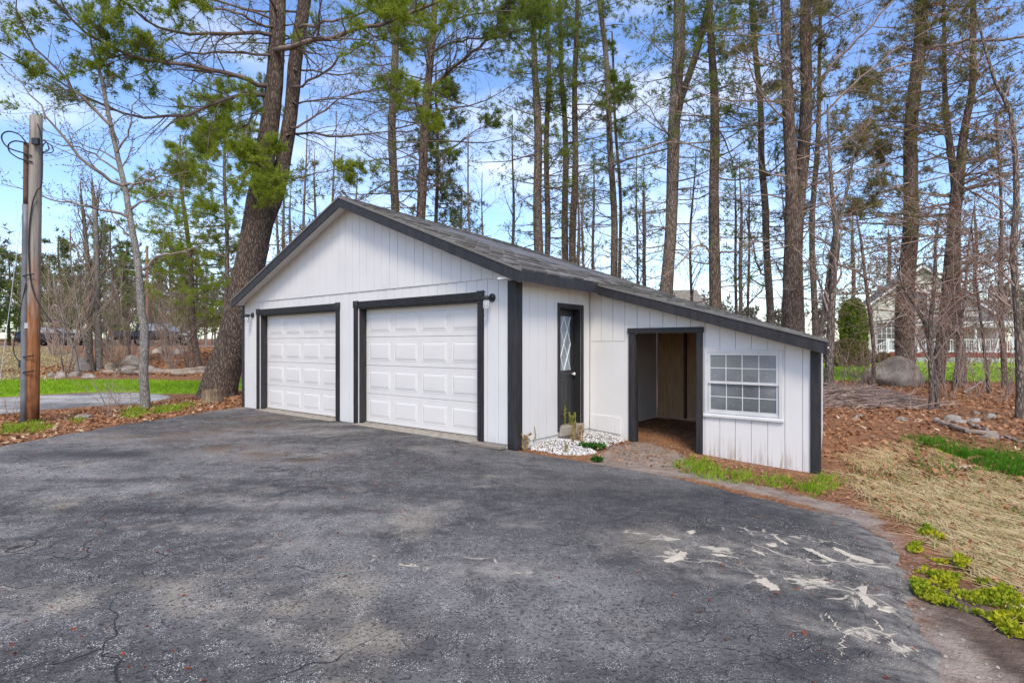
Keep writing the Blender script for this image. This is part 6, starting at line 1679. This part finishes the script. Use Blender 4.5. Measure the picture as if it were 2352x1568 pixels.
DRIVE_POLY = [(L_[i], Y[i] if False else float(y_)) for i, y_ in enumerate([])]
_yy = np.concatenate([np.linspace(-6, 1.6, 20), np.linspace(1.65, 12.93, 240)])
DRIVE_POLY = [(a, b) for a, b in zip(L_, _yy)] + [(a, b) for a, b in zip(R_[::-1], _yy[::-1])]
GARAGE_POLY = [tuple(g2w(*p)) for p in ((WL - .05, -.05), (0.05, -.05), (0.05, LY - .05), (3.46, LY - .05), (BX + .05, WB), (WL - .05, WB))]
def blades(xy, rng, h=(0.05, 0.12), w=0.006, lean=0.5, per=1, zoff=0.0, spread=0.03):
    xy = np.repeat(xy, per, 0) + rng.normal(size=(len(xy) * per, 2)) * spread
    n = len(xy)
    b = np.stack([xy[:, 0], xy[:, 1], ground(xy[:, 0], xy[:, 1]) - 0.01 + zoff], -1)
    az = rng.random(n) * 6.283; hh = rng.uniform(h[0], h[1], n)
    d = np.stack([np.cos(az) * lean, np.sin(az) * lean, np.zeros(n)], -1) * (hh * rng.random(n))[:, None]
    s = np.stack([-np.sin(az + 1.1), np.cos(az + 1.1), np.zeros(n)], -1) * w
    up = np.stack([np.zeros(n), np.zeros(n), hh], -1)
    mid = b + up * 0.6 + d * 0.4; tip = b + up + d
    V = np.stack([b - s, b + s, mid + s * 0.8, mid - s * 0.8, tip], 1).reshape(-1, 3)
    i = np.arange(n)[:, None] * 5
    return V, [i + np.array([[0, 1, 2, 3]]), i + np.array([[3, 2, 4]])]
def stuff(name, V, F, mat, lab, cat):
    o = link(name, mesh_np(name, V, F, M[mat])); return tag(o, lab, cat, None, 'stuff')
rng = np.random.default_rng(501)
R8 = lambda pts: vpoly([(1505.3 + .3702 * x, 987.8 + .3702 * y) for x, y in pts])
R4 = lambda pts: vpoly([(.36 * x, 470 + .36 * y) for x, y in pts])
DZm = lambda pts: vpoly([(1166.6 + .208 * x, 922 + .208 * y) for x, y in pts])
# lawn and grass tufts
V, F = blades(scatter([P_GRASS_L], 16000, rng), rng, (0.04, 0.11), 0.012)
stuff('lawn_grass', V, F, 'blade', 'bright mown grass strip beyond the side drive', 'grass')
V, F = blades(scatter([[(8, 21), (30, 19.5), (34, 30), (10, 30)]], 16000, rng), rng, (0.04, 0.10), 0.014)
stuff('lawn_grass', V, F, 'blade', 'bright lawn in front of the neighbour house', 'grass')
_g = scatter([P_GRASS_R], 5200, rng); _g = _g[fbm(_g[:, 0], _g[:, 1], 0.7, 61) > rng.uniform(.2, .55, len(_g))]; _h = scatter([vpoly([(2050, 1000), (2500, 1030), (2500, 1160), (2250, 1110), (2100, 1050)])], 700, rng)
V, F = blades(np.concatenate([_g, _h]), rng, (0.04, 0.15), 0.005, 0.9)
stuff('grass_patch', V, F, 'blade_d', 'deep green grass patch beside the straw', 'grass')
tuft = [R8([(110, 230), (200, 175), (320, 185), (450, 270), (440, 325), (280, 300)]), R8([(440, 280), (560, 260), (640, 320), (560, 345), (450, 325)]), R8([(640, 300), (760, 290), (900, 340), (780, 365), (660, 345)]), R8([(920, 330), (1000, 280), (1140, 300), (1160, 350), (1020, 400), (930, 390)]), R8([(900, 370), (960, 360), (1030, 400), (960, 425)])]
V, F = blades(scatter(tuft, 230, rng), rng, (0.03, 0.13), 0.0045, 1.2, 7, spread=0.04)
stuff('grass_tufts', V, F, 'blade', 'green grass tufts along the drive edge below the shed window', 'grass')
tl_ = [R4([(760, 1340), (830, 1295), (900, 1300), (960, 1340), (880, 1365), (800, 1365)]), R4([(950, 1330), (1000, 1300), (1100, 1290), (1220, 1265), (1235, 1290), (1120, 1325), (1000, 1345)]), R4([(0, 1420), (90, 1410), (240, 1400), (320, 1430), (240, 1460), (60, 1475), (0, 1470)]), R4([(440, 1380), (500, 1370), (560, 1390), (480, 1400)])]
V, F = blades(scatter(tl_, 330, rng), rng, (0.04, 0.14), 0.006, 1.2, 6, spread=0.06)
stuff('grass_tufts', V, F, 'blade', 'green grass tufts in the leaf bed by pole and slender tree', 'grass')
V, F = blades(scatter([P_STRAW], 1500, rng), rng, (0.02, 0.07), 0.004, 1.2, 4, spread=0.05)
stuff('sparse_grass', V, F, 'blade_d', 'sparse green blades coming up through the straw', 'grass')
V, F = blades(scatter([P_DRY_L], 5000, rng), rng, (0.04, 0.10), 0.02, 0.9)
stuff('dry_grass', V, F, 'straw', 'dry yellowed grass on the bank below the road', 'grass')
# straw
xy = scatter([P_STRAW, R8([(1150, 180), (1600, 60), (1800, 160), (1600, 240), (1250, 300)])], 8500, rng, [DRIVE_POLY])
dens = 0.55 * fbm(xy[:, 0], xy[:, 1], 0.45, 8) + 0.45 * fbm(xy[:, 0], xy[:, 1], 1.6, 18)
xy = xy[dens > rng.uniform(0.43, 0.60, len(xy))]
n = len(xy); a0, b0 = np.array(hit(1960, 1100)[:2]), np.array(hit(2340, 1330)[:2])
az = math.atan2(b0[1] - a0[1], b0[0] - a0[0]) + rng.normal(size=n) * 0.42
L = rng.uniform(0.2, 0.95, n); tt = np.linspace(-.5, .5, 5)
cur = rng.normal(size=n) * 0.25
px = xy[:, :1] + np.cos(az[:, None] + cur[:, None] * tt) * L[:, None] * tt; py = xy[:, 1:] + np.sin(az[:, None] + cur[:, None] * tt) * L[:, None] * tt
pz = ground(px, py) + 0.006 + np.abs(rng.normal(size=(n, 1))) * 0.012 + 0.02 * rng.random((n, 1)) * (1 - (2 * tt) ** 2)
w = rng.uniform(0.0012, 0.0034, n)[:, None]
sx, sy = -np.sin(az)[:, None] * w, np.cos(az)[:, None] * w
A = np.stack([px - sx, py - sy, pz], -1); B_ = np.stack([px + sx, py + sy, pz + 0.001], -1)
V = np.stack([A, B_], 2).reshape(-1, 3); i = (np.arange(n)[:, None] * 10 + np.arange(4)[None] * 2).reshape(-1, 1)
stuff('straw', V, [i + np.array([[0, 1, 3, 2]])], 'straw', 'matted dry straw lying over the bare lawn', 'straw')
# fallen leaves
def leaves(polys, n, size, name, lab, mat='leaf', holes=(), zoff=0.0, hmax=0.03, grp=None):
    xy = scatter(polys, n, rng, [DRIVE_POLY, GARAGE_POLY] + list(holes)); m = len(xy)
    c = np.stack([xy[:, 0], xy[:, 1], ground(xy[:, 0], xy[:, 1]) + 0.008 + zoff + rng.random(m) * hmax], -1)
    nn_ = nrm(rng.normal(size=(m, 3)) * 0.55 + np.array([0, 0, 1])); u = nrm(np.cross(nn_, rng.normal(size=(m, 3)))); v = np.cross(nn_, u)
    s = rng.uniform(size[0], size[1], (m, 1)); e_ = rng.uniform(0.35, 0.75, (m, 1))
    V = np.stack([c - u * s, c + v * s * e_ + nn_ * s * .25, c + u * s, c - v * s * e_ + nn_ * s * .25], 1).reshape(-1, 3)
    i = np.arange(m)[:, None] * 4
    return stuff(name, V, [np.concatenate([i + np.array([[0, 3, 1]]), i + np.array([[3, 2, 1]])])], mat, lab, 'leaves')
P_BED = vpoly([(-200, 1060), (0, 1028), (122, 1003), (345, 969), (446, 951), (562, 935), (575, 900), (520, 905), (440, 915), (395, 920), (317, 930), (202, 938), (0, 955), (-200, 975)])
P_FLOOR = [(4.2, 8.0), (5.4, 6.4), (9.5, 7.6), (14, 9.0), (22, 13), (30, 19.8), (20, 20.5), (12, 21.3), (8.2, 23), (6, 20), (5.6, 10.4)]
P_FRONT = vpoly([(1180, 1030), (1330, 1000), (1480, 1020), (1600, 1050), (1880, 1100), (2000, 1080), (2080, 1040), (2060, 1130), (1990, 1165), (1800, 1130), (1640, 1098), (1440, 1068)])
P_BANK = [(-4.5, 23.5), (-20, 23.8), (-24, 26), (-19, 41), (-6, 41.5), (-3, 30)]
leaves([P_FLOOR], 15000, (0.025, 0.065), 'fallen_leaves', 'brown leaf litter covering the ground beyond the shed')
leaves([P_BED], 4500, (0.02, 0.055), 'fallen_leaves', 'brown leaf litter in the bed between the drives')
leaves([P_STRAW], 1500, (0.012, 0.04), 'fallen_leaves', 'brown leaf bits lying among the straw')
leaves([P_FRONT], 1300, (0.012, 0.035), 'fallen_leaves', 'brown leaf crumbs scattered in front of the shed')
leaves([P_BANK], 9000, (0.05, 0.12), 'fallen_leaves', 'tan leaf litter over the bank below the road')
leaves([P_BED], 260, (0.03, 0.075), 'wood_chips', 'pale wood chips scattered over the leaf bed', 'chip')
leaves([P_FLOOR], 300, (0.03, 0.08), 'wood_chips', 'pale curled leaves and chips on the leafy ground', 'chip')
leaves([[tuple(g2w(*p)) for p in ((0.1, 2.05), (3.0, 2.05), (2.9, 4.5), (0.1, 4.5))]], 900, (0.008, 0.025), 'shed_litter', 'crumbs and leaf bits on the shed dirt floor', 'leaf') if False else None
# needles and red buds on the asphalt
xy = scatter([DRIVE_POLY], 3000, rng); xy = xy[(xy[:, 1] > 1.8) & (fbm(xy[:, 0], xy[:, 1], 1.6, 31) > 0.42)][:1000]; m = len(xy)
c = np.stack([xy[:, 0], xy[:, 1], ground(xy[:, 0], xy[:, 1]) + 0.034], -1)
u = nrm(np.concatenate([rng.normal(size=(m, 2)), np.full((m, 1), .25)], 1)); v = nrm(np.cross(u, [0, 0, 1.0])); s = rng.uniform(.007, .018, (m, 1))
V = np.stack([c - u * s, c + v * s * .5 + [0, 0, .004], c + u * s, c - v * s * .5 + [0, 0, .003]], 1).reshape(-1, 3)
stuff('fallen_buds', V, [np.arange(len(V)).reshape(-1, 4)], 'redbud', 'tiny red maple buds scattered over the asphalt', 'buds')
# sand patches and sand-filled cracks
SP = [[(40, 840), (80, 820), (160, 770), (200, 775), (210, 790), (170, 830), (100, 855), (60, 855)], [(600, 955), (670, 935), (720, 970), (780, 1010), (770, 1030), (720, 1025), (660, 990)], [(1255, 1000), (1310, 985), (1280, 1030), (1330, 1080), (1380, 1110), (1340, 1150), (1290, 1110), (1255, 1050)],
      [(1080, 740), (1130, 755), (1220, 800), (1380, 840), (1370, 865), (1270, 845), (1170, 800), (1100, 765)], [(720, 655), (760, 690), (830, 730), (820, 740), (740, 690)], [(680, 730), (740, 720), (770, 740), (720, 755)], [(590, 770), (650, 775), (690, 810), (650, 795)],
      [(900, 745), (960, 755), (1040, 800), (1150, 850), (1100, 848), (1000, 800), (930, 765)], [(330, 790), (400, 790), (540, 825), (460, 812), (380, 808)], [(930, 950), (1030, 960), (1100, 975), (1040, 985), (980, 970)], [(185, 650), (240, 640), (260, 660), (215, 672)], [(1380, 1130), (1480, 1165), (1440, 1168), (1370, 1145)]]
SL = [[(430, 890), (520, 885), (560, 900), (640, 930)], [(540, 850), (570, 890), (630, 920)], [(760, 905), (830, 945), (905, 965), (960, 980), (1000, 1010)], [(845, 985), (840, 1030), (850, 1080)], [(850, 970), (960, 980), (1010, 1000), (995, 1050)], [(1050, 1060), (1110, 1080)], [(1060, 1180), (1120, 1240), (1180, 1310), (1150, 1370), (1160, 1440)], [(1180, 1300), (1270, 1300), (1380, 1360)], [(1330, 1190), (1410, 1280), (1480, 1370), (1540, 1440)], [(780, 1180), (850, 1260)], [(1100, 960), (1240, 945)], [(1350, 790), (1440, 775), (1480, 760)], [(720, 600), (640, 520), (560, 480)]]
mb = MB()
for pl in SP:
    W = np.array(R8(pl)); c = W.mean(0)
    # ragged outline
    ring = []
    for i in range(len(W)):
        a, b = W[i], W[(i + 1) % len(W)]
        for k in range(11):
            q = a + (b - a) * k / 11
            ring.append(c + (q - c) * rng.uniform(.78, .92) + rng.normal(size=2) * 0.006)
    n0 = len(mb.v)
    mb.v.append((c[0], c[1], dz(*c) + 0.0065))
    for q in ring: mb.v.append((q[0], q[1], dz(*q) + 0.0015))
    for i in range(len(ring)): mb.f.append((n0, n0 + 1 + i, n0 + 1 + (i + 1) % len(ring)))
for ln in SL[6:9]:
    W = np.array(R8(ln)); pts = []
    for a, b in zip(W[:-1], W[1:]):
        for k in range(9): pts.append(a + (b - a) * k / 9 + rng.normal(size=2) * 0.012)
    pts.append(W[-1]); n0 = len(mb.v)
    for i, q in enumerate(pts):
        t_ = pts[min(i + 1, len(pts) - 1)] - pts[max(i - 1, 0)]; t_ = t_ / (np.linalg.norm(t_) + 1e-9); w = rng.uniform(0.0008, 0.006)
        for s in (-1, 1): mb.v.append((q[0] - t_[1] * w * s, q[1] + t_[0] * w * s, dz(*q) + 0.003))
    for i in range(len(pts) - 1): mb.f.append((n0 + 2 * i, n0 + 2 * i + 2, n0 + 2 * i + 3, n0 + 2 * i + 1))
o = mb.build('sand', M['sand']); tag(o, 'cream sand lying in hollows and cracks of the asphalt', 'sand', None, 'stuff')
# loose sand grains around them
xy = scatter([R8([(0, 560), (900, 560), (1500, 800), (1700, 1500), (1000, 1500), (300, 1000)])], 2600, rng); xy = xy[fbm(xy[:, 0], xy[:, 1], 0.5, 12) > 0.50]; m = len(xy)
c = np.stack([xy[:, 0], xy[:, 1], ground(xy[:, 0], xy[:, 1]) + 0.033], -1); s = rng.uniform(.0015, .004, (m, 1, 1))
T4 = np.array([[1, 0, 0], [-.5, .85, 0], [-.5, -.85, 0], [0, 0, .7]])
V = (c[:, None] + T4[None] * s).reshape(-1, 3); i = np.arange(m)[:, None] * 4
stuff('sand_grains', V, [np.concatenate([i + np.array([[0, 1, 3]]), i + np.array([[1, 2, 3]]), i + np.array([[2, 0, 3]])])], 'sand', 'loose pale grit on the asphalt', 'sand')
# white stone chips by the entry door
PG = [DZm([(240, 480), (320, 390), (480, 372), (640, 395), (780, 440), (860, 500), (985, 570), (880, 590), (700, 600), (560, 590), (420, 560), (260, 540)]), DZm([(770, 370), (900, 310), (1080, 330), (1230, 385), (1285, 450), (1120, 500), (1000, 525), (880, 480), (800, 440)])]
xy = scatter(PG, 3800, rng, [GARAGE_POLY]); m = len(xy)
cen = np.array([np.mean(p, axis=0) for p in PG])
hm = 0.10 * np.exp(-((xy[:, None, :] - cen[None]) ** 2).sum(-1).min(1) / 0.12)
c = np.stack([xy[:, 0], xy[:, 1], ground(xy[:, 0], xy[:, 1]) + 0.004 + hm * rng.random(m) ** 0.4], -1)
O6 = np.array([[1, 0, 0], [-1, 0, 0], [0, 1, 0], [0, -1, 0], [0, 0, 1], [0, 0, -1.]])
A_ = nrm(rng.normal(size=(m, 3))); Bq = nrm(np.cross(A_, rng.normal(size=(m, 3)))); Cq = np.cross(A_, Bq)
s = rng.uniform(.008, .022, (m, 1, 1)) * rng.uniform(.6, 1.2, (m, 6, 1))
V = (c[:, None] + (O6[None, :, :1] * A_[:, None] + O6[None, :, 1:2] * Bq[:, None] * .8 + O6[None, :, 2:] * Cq[:, None] * .7) * s).reshape(-1, 3)
i = np.arange(m)[:, None] * 6
stuff('white_gravel', V, [np.concatenate([i + np.array([f]) for f in ((0, 2, 4), (2, 1, 4), (1, 3, 4), (3, 0, 4), (2, 0, 5), (1, 2, 5), (3, 1, 5), (0, 3, 5))])], 'gravel', 'white stone chips heaped by the entry door', 'gravel')
# stalky plants in the chips
def stalks(lab, v, h, n, spread, mat, seed, leaf=0.03, curl=0.05):
    r_ = np.random.default_rng(seed); p = hit(*v); p = (p[0] + gX[0] * .10 - gY[0] * .03, p[1] + gX[1] * .10 - gY[1] * .03); g = gz(p[0], p[1]); h = h * 1.35
    e = empty('stonecrop_plant', lab, 'plant', (p[0], p[1], g), 0, 'stalky plants in the white chips')
    az = r_.random(n) * 6.283; rr_ = spread * r_.random(n)
    b = np.stack([np.cos(az) * rr_ * .4, np.sin(az) * rr_ * .4, np.full(n, -.02)], -1); hh = h * r_.uniform(.6, 1.05, n)
    tip = np.stack([np.cos(az) * rr_, np.sin(az) * rr_, hh], -1); mid = (b + tip) / 2 + r_.normal(size=(n, 3)) * curl * h
    P = np.stack([b, mid, tip], 1)
    V, Q = tubes([(P, np.full((n, 3), 0.005), 5)]); link('stems', mesh_np('stems', V, [Q], M[mat]), e)
    V, F = tufts(P, 30, r_, 0.10, leaf * 0.6, leaf * 0.22, 3, 0.9, 0.3, 0.003)
    link('leaves', mesh_np('leaves', V, [F], M[mat]), e)
    V, F = tufts(P, 12, r_, 0.86, leaf * 0.7, leaf * 0.3, 5, 0.8, 0.5, 0.005)
    link('seed_heads', mesh_np('seed_heads', V, [F], M[mat]), e)
stalks('tall upright yellow-green stalks against the black corner board', (1208, 1022), .40, 9, .05, 'stalk', 1)
stalks('low curled tan stalks at the drive edge by the black corner board', (1196, 1030), .16, 9, .09, 'drystalk', 2, curl=.25)
stalks('tallest yellow-green stalks in front of the entry door', (1287, 1003), .42, 9, .05, 'stalk', 3)
stalks('yellow-green stalks next to the tallest ones by the door step', (1303, 1005), .30, 8, .06, 'stalk', 4)
stalks('short leaning yellow stalks at the corner of the door step', (1320, 1012), .22, 8, .08, 'drystalk', 5, curl=.15)
stalks('thin tan stalks against the white boards', (1264, 1000), .22, 6, .06, 'drystalk', 6)
stalks('single short green sprig in the middle of the white chips', (1288, 1038), .09, 4, .03, 'stalk', 7, .02)
stalks('small tan sprig in the white chips before the door step', (1305, 1024), .15, 5, .04, 'drystalk', 8)
def weed(lab, v, r, n, seed, mat='weed', L=.06, h=.05):
    r_ = np.random.default_rng(seed); p = hit(*v); e = empty('leafy_weed', lab, 'plant', (p[0], p[1], gz(p[0], p[1])), 0, 'green weeds by the white chips')
    az = r_.random(n) * 6.283; rr_ = r * np.sqrt(r_.random(n))
    q = np.stack([np.cos(az) * rr_, np.sin(az) * rr_ * .6, r_.random(n) * h], -1); d = nrm(np.stack([np.cos(az), np.sin(az), np.full(n, .6)], -1) + r_.normal(size=(n, 3)) * .6)
    s = nrm(np.cross(d, r_.normal(size=(n, 3)))) * L * .3
    V = np.stack([q, q + d * L * .5 - s, q + d * L, q + d * L * .5 + s], 1).reshape(-1, 3)
    link('leaves', mesh_np('leaves', V, [np.arange(len(V)).reshape(-1, 4)], M[mat]), e)
    V, Q = tubes([(np.stack([q * [.2, .2, 0], q * [.6, .6, .5], q], 1), np.full((n, 3), .0015), 3)]); link('stems', mesh_np('stems', V, [Q], M[mat]), e)
weed('dark green spreading weed at the edge of the white chips', (1356, 1030), .20, 420, 1)
weed('small dark green weed beside the door step', (1340, 994), .10, 160, 2)
weed('little weed at the drive edge below the chips', (1372, 1060), .06, 70, 3)
# stonecrop mats on the bare soil
for k, (pl, n, lab) in enumerate([([(1590, 900), (1640, 850), (1760, 880), (1900, 930), (2050, 960), (2190, 1010), (2287, 1110), (2400, 1200), (2400, 1400), (2287, 1330), (2170, 1290), (2070, 1180), (1900, 1120), (1700, 1080), (1600, 1030)], 16000, 'large mat of bright yellow-green stonecrop on the bare soil'), ([(1600, 650), (1680, 630), (1780, 680), (1830, 730), (1740, 730), (1650, 690)], 2200, 'narrow strip of yellow-green stonecrop at the straw edge'), ([(1560, 740), (1600, 720), (1650, 740), (1640, 770), (1580, 770)], 700, 'small green stonecrop clump nearest the asphalt'), ([(1860, 820), (1900, 805), (1950, 850), (1900, 880), (1860, 860)], 700, 'small golden stonecrop clump above the large mat'), ([(1680, 790), (1760, 800), (1830, 830), (1760, 850)], 500, 'thin scatter of stonecrop sprigs beside the large mat')]):
    xy = scatter([R8(pl)], n, rng); f_ = fbm(xy[:, 0], xy[:, 1], 0.22, 40 + k); xy = xy[f_ > rng.uniform(.34, .66, len(xy))]; f_ = fbm(xy[:, 0], xy[:, 1], 0.22, 40 + k); m = len(xy)
    q = np.stack([xy[:, 0], xy[:, 1], ground(xy[:, 0], xy[:, 1]) + .005 + np.clip(f_ - .3, 0, 1) * .13 * rng.random(m) ** .5], -1)
    d = nrm(rng.normal(size=(m, 3)) * .8 + np.array([0, 0, .8])); s = nrm(np.cross(d, rng.normal(size=(m, 3)))); L = rng.uniform(.014, .032, (m, 1))
    V = np.stack([q, q + d * L * .6 - s * L * .38, q + d * L, q + d * L * .6 + s * L * .38], 1).reshape(-1, 3)
    stuff('stonecrop_mat', V, [np.arange(len(V)).reshape(-1, 4)], 'sedum', lab, 'ground cover')
# pebbles and dirt crumbs on the shed floor and along the dirt edge
xy = scatter([[tuple(g2w(*p)) for p in ((0.2, 1.2), (3.0, 1.3), (2.9, 4.5), (0.1, 4.5))], P_DIRT_EDGE], 1500, rng, [DRIVE_POLY]); m = len(xy)
c = np.stack([xy[:, 0], xy[:, 1], ground(xy[:, 0], xy[:, 1]) + .002], -1); s = rng.uniform(.004, .016, (m, 1, 1)) * rng.uniform(.7, 1.2, (m, 6, 1))
V = (c[:, None] + O6[None] * s * np.array([1, 1, .7])).reshape(-1, 3); i = np.arange(m)[:, None] * 6
stuff('pebbles', V, [np.concatenate([i + np.array([f]) for f in ((0, 2, 4), (2, 1, 4), (1, 3, 4), (3, 0, 4))])], 'rock', 'pebbles in the dirt before and inside the shed', 'pebbles')
print('done', sum(len(o.data.polygons) for o in bpy.data.objects if o.type == 'MESH'))
